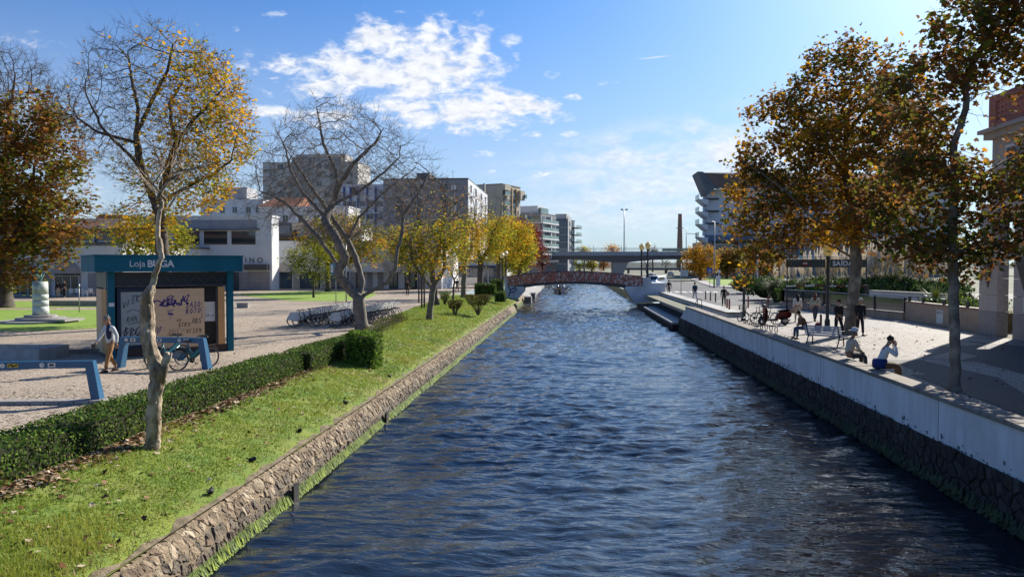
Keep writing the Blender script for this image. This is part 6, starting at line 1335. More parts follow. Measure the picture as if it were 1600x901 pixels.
def rack(p, q, label, h=1.0, marks=()):
    d = Vector(q) - Vector(p); L = d.length; t = thing('bike_rack', label, 'bike rack', p, math.atan2(d.y, d.x), 'blue bike docking racks')
    mb = MB(); mb.bx(.0, L, -.09, .09, h - .17, h); mb.build('beam', RACKB, t)
    for s, x in ((-1, 0), (1, L)):
        mb = MB(); a = s * .0; mb.add([(x - .10 - a, -.09, h - .001), (x + .10 - a, -.09, h - .001), (x + .10 + s * .18, -.14, 0), (x - .10 + s * .18, -.14, 0), (x - .10 - a, .10, h - .001), (x + .10 - a, .10, h - .001), (x + .10 + s * .18, .16, 0), (x - .10 + s * .18, .16, 0)], [(0, 3, 2, 1), (4, 5, 6, 7), (1, 2, 6, 5), (0, 4, 7, 3), (0, 1, 5, 4), (3, 7, 6, 2)]); mb.build('leg', RACKB, t)
    for (x, k) in marks:
        if k == 'o':
            mb = MB(); mb.tube([(x, -.092, h - .085), (x, -.10, h - .085)], .055, 14, smooth=False); s_ = mb.build('round_sticker', STICK, t); mb = MB(); ribbon(mb, [(x - .02, h - .10), (x + .02, h - .10), (x + .02, h - .07), (x - .02, h - .07)], .008, -.102); mb.build('mark', LINE, s_)
        elif k == 'y':
            mb = MB(); mb.bx(x - .12, x + .12, -.096, -.0905, h - .13, h - .04); mb.build('yellow_label', YEL, t); mb = MB(); ribbon(mb, [(x - .1, h - .1), (x - .02, h - .06), (x, h - .11), (x + .1, h - .07)], .028, -.098); mb.build('mark', LINE, t)
        else:
            mb = MB(); mb.bx(x - .085, x + .085, -.096, -.0905, h - .135, h - .035); mb.build('white_label', STICK, t); mb = MB(); mb.bx(x - .05, x + .05, -.099, -.0965, h - .11, h - .06); mb.build('mark', LINE, t)
    return t
a = G(-130, 634); b = G(157, 629); u_ = lambda px: P(px, 570, b.y - .1).x - a.x
rack((a.x, a.y, 0), (b.x - .25, b.y, 0), 'nearest blue steel bike rack beam with round and yellow stickers, left edge', 1.02, ((u_(22), 'o'), (u_(36), 'y'), (u_(76), 'o'), (u_(89.5), 'w'), (u_(-40), 'o')))
a = G(190, 574); b = G(318, 576); u_ = lambda px: P(px, 534, b.y).x - a.x - .12
rack((a.x + .12, a.y, 0), (b.x - .05, b.y, 0), 'blue steel bike rack beam in front of the kiosk plywood', 1.0, ((u_(197.5), 'o'), (u_(208), 'w'), (u_(240), 'o'), (u_(250), 'w'), (u_(282), 'o'), (u_(293), 'w')))
# trough beside the path
a = G(-60, 563); b = G(68, 563); t = thing('concrete_planter', 'empty pale concrete trough with dark inside at the left edge', 'planter', (a.x, a.y, 0)); L = b.x - a.x
mb = MB(); mb.bx(0, L, 0, .1, 0, .42); mb.build('front_wall', CONC, t); mb = MB(); mb.bx(0, L, 1.5, 1.6, 0, .42); mb.build('back_wall', CONC, t); mb = MB(); mb.bx(L - .1, L, .102, 1.498, 0, .42); mb.build('end_wall', CONC, t); mb = MB(); mb.bx(0, L - .102, .102, 1.498, 0, .12); mb.build('soil', CONC_D, t)
a = G(72, 551.5); mb = MB(); mb.box((0, 0, .09), (3.0, .3, .18)); mb.build('granite_kerb', GRANITE_W, None, loc=(a.x + 1.4, a.y, 0), rz=.1, label='low dark granite kerb behind the walking man', cat='kerb')
mb = MB(); mb.box((0, 0, .18), (.9, .5, .36)); mb.box((.0, 0, .38), (.96, .56, .05)); mb.build('stone_block', GRANITE, None, loc=G(378, 481) + Vector((0, .3, 0)), label='square granite block just right of the kiosk', cat='block')
# monument
g = G(64, 503); t = thing('stone_column', 'short pale green stone column with engraved lines standing on a round stepped base', 'monument', g)
for r, z0, z1 in ((2.05, 0, .12), (1.3, .121, .28), (.85, .281, .42)): mb = MB(); mb.lathe([(r, z0), (r, z1)], n=26, smooth=False); mb.build('step', GRANITE, t)
mb = MB(); mb.bx(.2, 2.3, -1.2, .6, .122, .24); mb.build('side_slab', GRANITE, t)
MARB = M('pale_marble', (.52, .56, .52), (.44, .49, .45), 3, .6, c3=(.36, .42, .38), s3=2)
zz = [.42, .95, 1.3, 1.65, 2.38]
for a, b in zip(zz, zz[1:]): mb = MB(); mb.lathe([(.44 - a * .02, a + .002), (.44 - b * .02, b - .015)], n=20); mb.build('drum', MARB, t)
for k in range(9): mb = MB(); z = 2.3 - k * .075; w = .26 * (.7 + .3 * math.sin(k * 2.1)); mb.add([(math.sin(a) * .405, -math.cos(a) * .405 - .0, z + dz) for a in (-w * 2, -w, 0, w, w * 2) for dz in (0, .032)], [(2 * i, 2 * i + 2, 2 * i + 3, 2 * i + 1) for i in range(4)]); mb.build('inscription_line', BLK, t) if k != 4 else None
for k in range(7): mb = MB(); a = k * .9; mb.tube([(0, 0, 2.38), (.1 * math.cos(a), .1 * math.sin(a), 2.6), (.22 * math.cos(a), .22 * math.sin(a), 2.75 + .05 * (k % 3))], [.05, .04, .02], 5); mb.build('bronze_frond', M('verdigris', (.10, .24, .19), (.07, .17, .14), 6), t)
g = G(124, 488); mb = MB(); mb.tube([(0, 0, 0), (0, 0, 1.95)], .035, 6); mb.tube([(0, 0, 1.7), (0, 0, 2.0)], .06, 8); mb.build('post', METAL, None, loc=g, label='thin silver post on the lawn between monument and kiosk', cat='post')
# signs
def sign(px, py, h, label, face, fw, fh, cat='sign', z=0, shape='box', name='sign', back=False, r=.035):
    g = G(px, py, z); t = thing(name, label, cat, g); mb = MB(); mb.tube([(0, 0, 0), (0, 0, h)], r, 6); mb.build('pole', METAL, t); mb = MB()
    if shape == 'box': mb.box((0, -.05, h - fh / 2), (fw, .03, fh))
    else: mb.tube([(0, -.04, h - fh / 2), (0, -.065, h - fh / 2)], fw / 2, 18, smooth=False)
    mb.build('plate', face, t); return t, h - fh / 2
t, z = sign(525, 481, 3.5, 'tall metal pole with teal direction sign above the row of bicycles', M('teal_sign', (.04, .22, .33)), .85, .85); 
mb = MB(); mb.box((-.28, -.07, z), (.2, .01, .6)); mb.build('white_stripe', STICK, t)
t, z = sign(541, 480, 5.2, 'tall white pole beside the teal sign behind the bare tree', METAL, .1, .3, 'post', r=.06)
t, z = sign(1109, 449, 3.0, 'blue pedestrian crossing sign on a grey pole at the far lawn', M('sign_blue', (.02, .08, .40)), .78, .78)
mb = MB(); mb.add([(-.25, -.07, z - .22), (.25, -.07, z - .22), (0, -.07, z + .28)], [(0, 1, 2)]); mb.build('white_triangle', STICK, t); mb = MB(); ribbon(mb, [(0, z + .12), (0, z - .05), (-.08, z - .18)], .05, -.075); ribbon(mb, [(0, z - .05), (.08, z - .18)], .05, -.075); mb.build('walker', LINE, t)
sign(1064, 460, 3.6, 'tall thin pole with pale blank sign back beside the road', M('pale_sign_back', (.42, .46, .50)), .1, .1)
t, z = sign(1069, 440, 2.4, 'pale square information board standing by the far road', MATS['pale_sign_back'], 1.6, 1.25)
t, z = sign(1439, 455, 2.1, 'round faded pink sign on a thin pole by the ramp', M('faded_pink_sign', (.34, .20, .18)), .62, .7, shape='round')
g = G(1159, 449); t = thing('advertising_panel', 'tall dark grey advertising panel in shade on the far lawn', 'panel', g); mb = MB(); mb.bx(-.85, .85, -.15, .15, .1, 3.0); mb.build('case', M('grey_blue_case', (.10, .13, .16)), t); mb = MB(); mb.bx(-.7, .7, -.17, -.152, 1.3, 2.85); mb.build('poster', M('faded_poster', (.20, .22, .24), (.10, .12, .16), 1.2), t)
g = G(1122, 448); t = thing('ticket_machine', 'white parking ticket machine on the far lawn beside the street light', 'machine', g); mb = MB(); mb.bx(-.3, .3, -.2, .2, 0, 1.7); mb.build('cabinet', STICK, t); mb = MB(); mb.tube([(.1, 0, 1.7), (.1, 0, 2.4)], .04); mb.bx(-.1, .35, -.04, .04, 2.2, 2.6); mb.build('sign_plate', STICK, t)
# wooden stakes
for k, (px, py, h) in enumerate(((654.5, 473, 3.0), (659, 481, 3.3), (663, 481, 3.3))):
    g = G(px, py); mb = MB(); mb.tube([(0, 0, 0), (0, 0, h)], [.07, .06], 7); mb.build('tree_stake', BARK_D, None, loc=g, label=('shortest leftmost wooden stake left of the leaning tree', 'middle of three dark wooden stakes', 'right one of three dark wooden stakes, nearest the leaning tree')[k], cat='stake')
# ------------------------------------------------------------------ lamps
IRON = M('black_cast_iron', (.014, .018, .018), (.02, .024, .024), 4, .45, spec=.5); LGLASS = M('cream_lantern_glass', (.80, .72, .46), (.74, .66, .40), 2, .4, trans=.55)
def lamp(p, h, label, s=1., group=None):
    t = thing('street_lamp', label, 'street lamp', p, 0, group); hp = h - .62 * s
    mb = MB(); mb.lathe([(.17 * s, 0), (.17 * s, .12), (.12 * s, .2), (.12 * s, .5), (.075 * s, .62), (.07 * s, hp - .2), (.10 * s, hp - .12), (.07 * s, hp - .06), (.13 * s, hp)], n=12); mb.build('post', IRON, t)
    mb = MB(); mb.lathe([(.12 * s, hp + .001), (.20 * s, hp + .12 * s), (.235 * s, hp + .32 * s), (.20 * s, hp + .36 * s)], n=8, smooth=False); mb.build('lantern_glass', LGLASS, t)
    mb = MB(); mb.lathe([(.255 * s, hp + .362 * s), (.22 * s, hp + .40 * s), (.10 * s, hp + .55 * s), (.03 * s, hp + .58 * s), (.035 * s, hp + .62 * s), (.0, hp + .65 * s)], n=8, smooth=False); mb.build('lantern_cap', LGLASS, t); return t
g = G(1162, 501); lamp(g, PZ(397, g.y), 'black iron street lamp with cream lantern beside the bicycle and scooter', 1.05, 'cream lantern lamps on the plaza')
g = G(1292.5, 516); lamp(g, PZ(379, g.y), 'tall black iron street lamp with cream lantern behind the slatted bench', 1.15, 'cream lantern lamps on the plaza')
LB = 'lamps at the ends of the footbridge'
lamp((PX(1002.5, 88.3), 88.3, 1.3), PZ(380, 88.3) - 1.3, 'shorter looking black lamp at the right end of the footbridge', 1.25, LB); lamp((PX(1009.3, 90.3), 88.2, 1.9), PZ(377.5, 88.2) - 1.9, 'taller black lamp at the right end of the footbridge', 1.35, LB)
lamp((PX(784.5, 88.5), 88.5, .1), PZ(394, 88.5) - .1, 'left one of the two black lamps at the left end of the footbridge', 1.1, LB); lamp((PX(790.5, 90.5), 90.5, .1), PZ(391, 90.5) - .1, 'right one of the two black lamps at the left end of the footbridge', 1.1, LB)
# ------------------------------------------------------------------ bicycles
def wheel(mb_t, mb_r, c, r=.33, n=22, tw=.02):
    pts = [(c[0] + r * math.cos(2 * math.pi * i / n), c[1], c[2] + r * math.sin(2 * math.pi * i / n)) for i in range(n)]
    mb_t.tube(pts, tw, 6, closed=True); mb_r.tube([(c[0] + (r - .03) * math.cos(2 * math.pi * i / n), c[1], c[2] + (r - .03) * math.sin(2 * math.pi * i / n)) for i in range(n)], .009, 4, closed=True)
    mb_r.tube([(c[0], c[1] - .05, c[2]), (c[0], c[1] + .05, c[2])], .022, 7)
    for i in range(14): a = 2 * math.pi * i / 14; mb_r.tube([(c[0], c[1] + (.03 if i % 2 else -.03), c[2]), (c[0] + (r - .03) * math.cos(a), c[1], c[2] + (r - .03) * math.sin(a))], .0025, 3, cap=False)
def bike(name, label, loc, rz, frame, style='share', group=None, guard=None):
    t = thing(name, label, 'bicycle', loc, rz, group); W_ = 1.08; R = .33
    for x in (0, W_):
        a, b = MB(), MB(); wheel(a, b, (x, 0, R)); w = a.build('wheel', RUB, t); b.build('rim', RIM, w)
    f = MB(); bb = (.44, 0, .29); st = (.32, 0, .78); hd = (.92, 0, .78); hd0 = (.96, 0, .62); r = .022 if style != 'ebike' else .032
    if style == 'road': f.tube([st, hd], r)
    else: f.tube([(.36, 0, .60), (.62, 0, .40), (.95, 0, .66)], r * 1.1)
    f.tube([bb, (.95, 0, .66)], r * 1.25); f.tube([bb, st], r); f.tube([(.96, 0, .60), (.90, 0, .95)], r)
    for s in (-.05, .05): f.tube([(0, s, R), (.44, s * .6, .29)], .012); f.tube([(0, s, R), (.34, s * .5, .70)], .011); f.tube([(W_, s, R), (.965, s * .8, .60)], .013)
    f.build('frame', frame, t)
    s_ = MB(); s_.add([(.20, -.09, .93), (.20, .09, .93), (.44, .025, .92), (.44, -.025, .92), (.22, -.07, .88), (.22, .07, .88), (.44, .015, .89), (.44, -.015, .89)], [(0, 3, 2, 1), (4, 5, 6, 7), (0, 1, 5, 4), (1, 2, 6, 5), (2, 3, 7, 6), (3, 0, 4, 7)]); s_.tube([(.33, 0, .78), (.32, 0, .89)], .014); s_.build('saddle', BLK, t)
    h = MB(); h.tube([(.80, -.30, .99), (.90, -.22, 1.02), (.90, 0, 1.0), (.90, .22, 1.02), (.80, .30, .99)], .013, 6); h.tube([(.90, 0, .95), (.90, 0, 1.0)], .016); h.build('handlebar', STICK if style == 'share' else BLK, t)
    c = MB(); c.tube([(.44, -.07, .29), (.44, .07, .29)], .02); c.tube([(.44, -.04, .29), (.44, -.055, .29)], .09, 14, smooth=False); c.tube([(.44, -.07, .29), (.54, -.08, .18)], .01); c.tube([(.44, .07, .29), (.34, .08, .40)], .01); c.box((.56, -.10, .17), (.09, .07, .02)); c.box((.32, .10, .41), (.09, .07, .02)); c.build('crank', BLK, t)
    for x0, a0, a1 in ((0, 20, 190), (W_, 30, 160)):
        m = MB(); n = 9; vs = []
        for i in range(n + 1):
            a = rad(a0 + (a1 - a0) * i / n)
            for y in (-.035, .035): vs.append((x0 + .365 * math.cos(a), y, R + .365 * math.sin(a)))
        m.add(vs, [(2 * i, 2 * i + 1, 2 * i + 3, 2 * i + 2) for i in range(n)]); m.build('mudguard', frame if style != 'road' else BLK, t)
    if style == 'share':
        for y in (-.06, .06):
            g = MB(); g.prism([(-.34, y, .40), (-.16, y, .78), (.26, y, .76), (.38, y, .46), (.22, y, .30)], (0, .006, 0)); g.build('skirt_guard', STICK, t)
        k = MB()
        for i in range(5): u = i / 4; k.tube([(.98 + u * .28, -.16, .98), (1.0 + u * .22, -.13, .76), (1.0 + u * .22, .13, .76), (.98 + u * .28, .16, .98)], .008, 4)
        for z, e in ((.98, .16), (.87, .145), (.76, .13)): k.tube([(.98, -e, z), (1.26 - (.98 - z) * .2, -e, z), (1.26 - (.98 - z) * .2, e, z), (.98, e, z)], .009, 4, closed=True)
        k.build('basket', STICK, t)
    if style == 'basket':
        k = MB()
        for z, e in ((1.02, .17), (.9, .15), (.78, .13)): k.tube([(.98, -e, z), (1.3, -e, z), (1.3, e, z), (.98, e, z)], .009, 4, closed=True)
        for u in range(6): k.tube([(.98 + u * .064, -.17, 1.02), (.98 + u * .064, -.13, .78)], .006, 3); k.tube([(.98 + u * .064, .17, 1.02), (.98 + u * .064, .13, .78)], .006, 3); k.tube([(1.3, -.17 + u * .068, 1.02), (1.3, -.13 + u * .052, .78)], .006, 3)
        k.build('basket', BLK, t)
    if style == 'ebike':
        k = MB(); k.box((.88, 0, 1.03), (.22, .16, .06)); k.build('display_console', BLK, t); k = MB(); k.prism([(-.22, -.05, .42), (-.1, -.05, .72), (.22, -.05, .70), (.30, -.05, .44), (.1, -.05, .30)], (0, .1, 0), bevel=.02); k.build('rear_cover', M('pale_blue_plastic', (.24, .33, .38), (.2, .28, .33), 3, .4), t)
        k = MB(); k.beam((.40, 0, .36), (.93, 0, .78), .07, .10); k.build('battery_tube', frame, t)
    return t
DKB = M('dark_blue_bike_paint', (.012, .03, .05), (.01, .025, .04), 4, .35, spec=.5); TEALB = M('teal_bike_paint', (.03, .15, .18), (.025, .12, .15), 4, .35, spec=.5)
proto = bike('shared_bicycle', 'white panelled shared bicycle at the near left corner of the parked rows', (-14.95, 40.3, 0), rad(4), DKB, 'share', 'white panelled shared bicycles parked in two rows')
k = 0; rng = random.Random(9)
ordn = ['first', 'second', 'third', 'fourth', 'fifth', 'sixth', 'seventh', 'eighth', 'ninth', 'tenth', 'eleventh', 'twelfth', 'thirteenth']
for row in range(2):
    for i in range(13):
        if row == 0 and i == 0: continue
        x = (-14.95 if row == 0 else -12.7) + rng.uniform(-.08, .08) + i * .045; y = 40.3 + i * .62 + rng.uniform(-.05, .05)
        dup(proto, (x, y, 0), rad(4 + rng.uniform(-5, 5)), 'white panelled shared bicycle, ' + ordn[i] + ' from the front in the ' + ('left' if row == 0 else 'right') + ' row')
t = thing('bike_row_rack', 'low grey steel rack holding the two rows of shared bicycles', 'bike rack', (-13.0, 40, 0))
mb = MB(); mb.bx(-.06, .06, 0, 8, .02, .1); mb.build('rail', METAL, t)
for i in range(13): mb = MB(); mb.tube([(-.2, .3 + i * .62, .1), (-.2, .3 + i * .62, .45), (.2, .3 + i * .62, .45), (.2, .3 + i * .62, .1)], .018, 5); mb.build('hoop', METAL, t)
g = G(262, 590); bike('electric_bicycle', 'teal electric bicycle docked at the blue rack right of the gnarled trunk', (-12.35, 23.25, 0), rad(76 - 18), TEALB, 'ebike', 'teal electric bicycles at the blue rack')
bike('electric_bicycle', 'teal electric bicycle half hidden behind the gnarled trunk', (-13.35, 23.6, 0), rad(66), TEALB, 'ebike', 'teal electric bicycles at the blue rack')
g = G(1163, 504); bike('city_bicycle', 'black city bicycle with front basket parked beside the street lamp', (g.x + .95, g.y - .3, 0), rad(178), BLK, 'basket')
g = G(1186, 507); bike('city_bicycle', 'dark bicycle leaning between the basket bicycle and the red scooter', (g.x + 1.0, g.y + .2, 0), rad(168), BLK, 'road')
# low plaza bike rack hoops
a = G(1165, 508); b = G(1214, 525); t = thing('hoop_bike_rack', 'row of low black hoops for bicycles behind the white quay wall', 'bike rack', (a.x, a.y, 0)); d = Vector((b.x - a.x, b.y - a.y, 0))
for i in range(8):
    p = d * i / 7; mb = MB(); mb.tube([(p.x - .05, p.y, 0), (p.x - .1, p.y + .05, .34), (p.x + .02, p.y + .2, .46), (p.x + .12, p.y + .38, .34), (p.x + .1, p.y + .42, 0)], .022, 5); mb.build('hoop', BLK, t)
for s in (0, .42): mb = MB(); mb.tube([(0, s, .04), (d.x, d.y + s, .04)], .02, 5); mb.build('rail', BLK, t)
# scooter
def scooter():
    g = G(1207, 508); t = thing('motor_scooter', 'red and black motor scooter parked behind the bicycles on the plaza', 'scooter', (g.x - .55, g.y, 0), rad(8))
    for x, r in ((0, .24), (1.28, .23)):
        mb = MB(); n = 18; mb.tube([(x + (r - .05) * math.cos(6.283 * i / n), 0, r + (r - .05) * math.sin(6.283 * i / n)) for i in range(n)], .055, 8, closed=True); w = mb.build('wheel', RUB, t); mb = MB(); mb.tube([(x, -.04, r), (x, .04, r)], .13, 12); mb.build('hub', RIM, w)
    S = lambda pts, w: [(x, -w, z) for x, z in pts]
    mb = MB(); mb.prism(S([(.72, .34), (1.0, .30), (1.5, .42), (1.62, .60), (1.5, .76), (.98, .76), (.80, .62)], .15), (0, .30, 0), bevel=.06); mb.build('rear_body', REDP, t)
    mb = MB(); mb.prism(S([(.20, .26), (.80, .24), (.84, .36), (.20, .34)], .16), (0, .32, 0)); mb.build('footboard', BLK, t)
    mb = MB(); mb.prism(S([(.10, .30), (.22, .28), (.24, .80), (.16, 1.0), (.06, .98), (.08, .6)], .19), (0, .38, 0), bevel=.04); mb.build('front_shield', REDP, t)
    mb = MB(); mb.prism(S([(-.2, .40), (-.1, .52), (.12, .48), (.14, .30), (.05, .36)], .08), (0, .16, 0)); mb.tube([(0, 0, .24), (.12, 0, .9), (.16, 0, 1.05)], .03); mb.build('fork_and_mudguard', BLK, t)
    mb = MB(); mb.prism(S([(.82, .765), (1.45, .765), (1.56, .86), (1.30, .90), (.90, .84)], .14), (0, .28, 0), bevel=.05); mb.build('seat', BLK, t)
    mb = MB(); mb.tube([(.22, -.36, 1.02), (.12, -.1, 1.08), (.12, .1, 1.08), (.22, .36, 1.02)], .018); mb.ball((.06, 0, 1.08), (.11, .12, .09)); h = mb.build('handlebar', BLK, t)
    for s in (-1, 1): mb = MB(); mb.tube([(.12, s * .2, 1.06), (.10, s * .28, 1.26)], .008, 4); mb.ball((.10, s * .30, 1.28), (.02, .07, .05)); mb.build('mirror', BLK, t)
    mb = MB(); mb.ball((-.03, 0, 1.02), (.04, .08, .07)); mb.build('headlight', M('headlight_glass', (.6, .6, .58), rough=.1), t)
    mb = MB(); mb.prism(S([(1.42, .80), (1.82, .80), (1.86, 1.12), (1.46, 1.14)], .18), (0, .36, 0), bevel=.06) if False else mb.prism(S([(1.1, .20), (1.5, .24), (1.52, .34), (1.1, .32)], .2), (0, .07, 0)); mb.build('exhaust', RIM, t)
    mb = MB(); mb.tube([(.66, -.12, .26), (.74, -.2, .0)], .014); mb.tube([(.66, .12, .26), (.74, .2, .0)], .014); mb.build('stand', BLK, t)
scooter()
# bench
def bench():
    g = G(1287, 541); t = thing('slatted_bench', 'white slatted bench with cast iron legs standing behind the quay wall', 'bench', (g.x, g.y, 0), rad(-38)); SL = M('pale_bench_slat', (.58, .60, .64), (.50, .52, .56), 3, .55); L = 1.5
    prof = [(.52, .40), (.40, .43), (.29, .435), (.18, .43), (.07, .42), (-.03, .46), (-.08, .55), (-.12, .64), (-.16, .73), (-.20, .82)]
    for k, (y, z) in enumerate(prof):
        a = prof[min(k + 1, 9)]; b = prof[max(k - 1, 0)]; ang = math.atan2(a[1] - b[1], a[0] - b[0]); mb = MB(); mb.box((0, y, z), (L, .07, .025), rot=Matrix.Rotation(ang, 3, 'X')); mb.build('slat', SL, t)
    for s in (-1, 1):
        mb = MB(); x = s * (L / 2 - .12); mb.tube([(x, .50, .0), (x, .44, .2), (x, .46, .38)], .028); mb.tube([(x, -.30, .0), (x, -.12, .2), (x, -.02, .40), (x, -.21, .86)], .028); mb.tube([(x, .5, .385), (x, .0, .40)], .026); mb.build('leg', IRON, t)
        mb = MB(); mb.tube([(x, .52, .4), (x, .48, .62), (x, .1, .64), (x, -.1, .6)], .022); mb.build('armrest', IRON, t)
bench()
# bollards
BP = M('rust_red_bollard', (.22, .06, .045), (.17, .05, .04), 4, .6)
bl = [(1136, 488.5, 1.0, 'bollard nearest the dark clad walker by the white wall end'), (1139.5, 491, 1.05, 'bollard at the end of the white promenade wall'), (1169, 481, .95, 'bollard behind the street lamp with the bicycle'), (1200, 481, .95, 'bollard directly behind the scooter handlebar'), (1102.5, 468, .85, 'leftmost bollard of the chained trio by the road'), (1110, 470, .85, 'middle bollard of the chained trio by the road'), (1118, 472, .85, 'rightmost bollard of the chained trio by the road'), (1282.5, 513, .75, 'dark bollard left of the tall lamp behind the bench')]
for px, py, h, lb in bl:
    g = G(px, py); mb = MB(); mb.lathe([(.06, 0), (.06, h - .04), (.045, h)], n=10); mb.build('bollard', BP if px != 1282.5 else IRON, None, loc=g, label='slim rust red ' + lb if px != 1282.5 else lb, cat='bollard')
a, b = G(1086, 468), G(1135, 476); mb = MB(); mb.tube([(0, 0, .7), (b.x - a.x, b.y - a.y, .7)], .015, 4); mb.build('guard_rail', METAL, None, loc=a, label='thin grey rail linking the chained trio of bollards', cat='rail')
# ------------------------------------------------------------------ car park ramp: low wall, glass railing, planter, white wall, barrier, exit sign
TANS = M('tan_sandstone', (.42, .31, .225), (.35, .255, .185), 2.5, .8, .2, 25); 
P0 = Vector((20.2, 48.3, 0)); P1 = Vector((16.9, 62.9, 0)); P2 = Vector((19.0, 66.5, 0))
t = thing('ramp_parapet', 'low tan stone parapet with glass railing around the car park ramp', 'parapet', P0)
for a, b, n in ((P0, P1, 11), (P1, P2, 3)):
    for k in range(n):
        p, q = a.lerp(b, k / n) - P0, a.lerp(b, (k + 1) / n - .004) - P0; mb = MB(); mb.beam(p + Vector((0, 0, .2)), q + Vector((0, 0, .2)), .3, .4); mb.build('stone_block', TANS, t); mb = MB(); mb.beam(p + Vector((0, 0, .44)), q + Vector((0, 0, .44)), .36, .07); mb.build('coping', GRANITE_W, t)
    m = int(n / 2)
    for k in range(m + 1): p = a.lerp(b, k / m) - P0; mb = MB(); mb.beam(p + Vector((0, 0, .48)), p + Vector((0, 0, 1.36)), .16, .05, up=(0, 1, 0)); mb.build('post', STEEL_D, t)
    for k in range(m): p, q = a.lerp(b, (k + .06) / m) - P0, a.lerp(b, (k + .94) / m) - P0; mb = MB(); mb.beam(p + Vector((0, 0, .93)), q + Vector((0, 0, .93)), .014, .75); mb.build('glass_panel', glassm('smoked_railing_glass', (.035, .045, .05), .08), t)
    mb = MB(); mb.tube([a - P0 + Vector((0, 0, 1.40)), b - P0 + Vector((0, 0, 1.40))], .03); mb.build('handrail', METAL, t)
t = thing('tan_planter', 'long tan stone planter wall between ramp and mall pillars, with paper notice', 'planter', (20.2, 39.6, 0))
for k in range(6): mb = MB(); mb.bx(0, .28, k * 1.45 + .005, (k + 1) * 1.45 - .005, 0, 1.1); mb.build('stone_panel', TANS, t); mb = MB(); mb.bx(-.06, .36, k * 1.45 + .004, (k + 1) * 1.45 - .004, 1.101, 1.18); mb.build('coping', M('brown_coping', (.20, .12, .09), (.15, .09, .07), 5), t)
mb = MB(); mb.bx(.281, 3.5, .2, 8.6, .0, .95); mb.build('soil', DIRT, t); mb = MB(); mb.bx(-.008, -.001, 3.9, 4.65, .12, .86); mb.build('notice', STICK, t); 
for yy in (3.98, 4.32): mb = MB(); mb.bx(-.012, -.0085, yy, yy + .25, .62, .8); mb.build('notice_print', M('notice_grey', (.15, .15, .15), (.6, .6, .6), 14, .8, contrast=(.45, .55)), t)
mb = MB(); mb.tube([(-.1 + .2, .2, 1.45), (.1, 8.6, 1.45)], .025); mb.build('handrail', STEEL_D, t)
for yy in (1.5, 4.0, 6.5, 8.3): mb = MB(); mb.beam((.1, yy, 1.18), (.1, yy, 1.46), .06, .3, up=(0, 1, 0)); mb.build('rail_bracket', STEEL_D, t)
for k in range(5): shrub_x = 21.4 + .3 * (k % 2); t2 = thing('shrub', 'low dark shrub in the tan planter, ' + ordn[k] + ' from the mall end', 'shrub', (shrub_x, 41 + k * 1.6, .9)); lv = MB(); rr = random.Random(k); [small_leaf(lv, Vector((rr.gauss(0, .4), rr.gauss(0, .4), abs(rr.gauss(.2, .18)))), Vector((0, 0, 1)), .13, rr, rr.randrange(3)) for _ in range(500)]; lv.build('foliage', (HG[0], HG[1], HG[2]), t2, kind='stuff')
a = P(1361, 455, 56); b = P(1480, 455, 49); t = thing('white_ramp_wall', 'bright white painted wall on the far side of the ramp', 'wall', (a.x, a.y, 0)); v = Vector((b.x - a.x, b.y - a.y, 0))
mb = MB(); mb.beam((0, 0, .7), (v.x, v.y, .7), .25, 1.6); mb.build('wall', RWHITE, t); mb = MB(); mb.beam((0, 0, 1.54), (v.x, v.y, 1.54), .4, .08); mb.build('coping', CONC, t)
# exit sign portal
Y = 60; x0, x1, x2, x3 = PX(1228, Y), PX(1289, Y), PX(1297, Y), PX(1354, Y); t = thing('exit_sign', 'dark green beam sign reading SAÍDA with red no entry disc over the ramp', 'sign', (x0, Y, 0)); SG = M('dark_green_sign', (.015, .035, .03), (.012, .028, .025), 2, .5); z0, z1 = PZ(417.5, Y), PZ(405.5, Y)
mb = MB(); mb.bx(0, x1 - x0, -.1, .1, z0, z1); mb.build('beam', SG, t); mb = MB(); mb.bx(x2 - x0, x3 - x0, -.1, .1, z0, z1); mb.build('beam', SG, t)
for x in (.1, x1 - x0 + .2, x3 - x0): mb = MB(); mb.tube([(x, 0, 0), (x, 0, z1 + .15)], .05, 7); mb.build('post', STEEL_D, t)
mb = MB(); mb.tube([(0, 0, z1 + .2), (x3 - x0, 0, z1 + .2)], .02, 5); mb.build('top_rail', METAL, t)
text_mesh('SAÍDA', .50, 'lettering', STICK, t, (PX(1316, Y) - x0, -.105, (z0 + z1) / 2 - .02), (rad(90), 0, 0), .006, 1.1, bold=.012)
cx = PX(1257, Y) - x0; mb = MB(); mb.tube([(cx, -.105, (z0 + z1) / 2), (cx, -.14, (z0 + z1) / 2)], .24, 20, smooth=False); mb.build('red_disc', REDP, t); mb = MB(); mb.bx(cx - .16, cx + .16, -.15, -.141, (z0 + z1) / 2 - .035, (z0 + z1) / 2 + .035); mb.build('white_bar', STICK, t)
Y = 58; xa, xb = PX(1229, Y), PX(1288, Y); t = thing('barrier_arm', 'red and white striped barrier arm across the ramp, left of the lamp', 'barrier', (xa, Y, 0)); z = PZ(446, Y)
def barrier(t, L, z, slope=.002):
    n = max(4, int(L / .62))
    for k in range(n): mb = MB(); mb.beam((L * k / n, 0, z + .03 * k / n), (L * (k + 1) / n - .002, 0, z + .03 * (k + 1) / n), .05, .10); mb.build('stripe', (STICK, REDP)[k % 2], t)
    mb = MB(); mb.bx(L - .02, L + .35, -.15, .15, 0, z + .08) ; mb.build('post', STEEL_D, t)
barrier(t, xb - xa, z); xa, xb = PX(1292, Y), PX(1351, Y); t = thing('barrier_arm', 'second red and white barrier arm, crossing behind the plane tree trunk', 'barrier', (xa, Y, 0)); barrier(t, xb - xa, z)
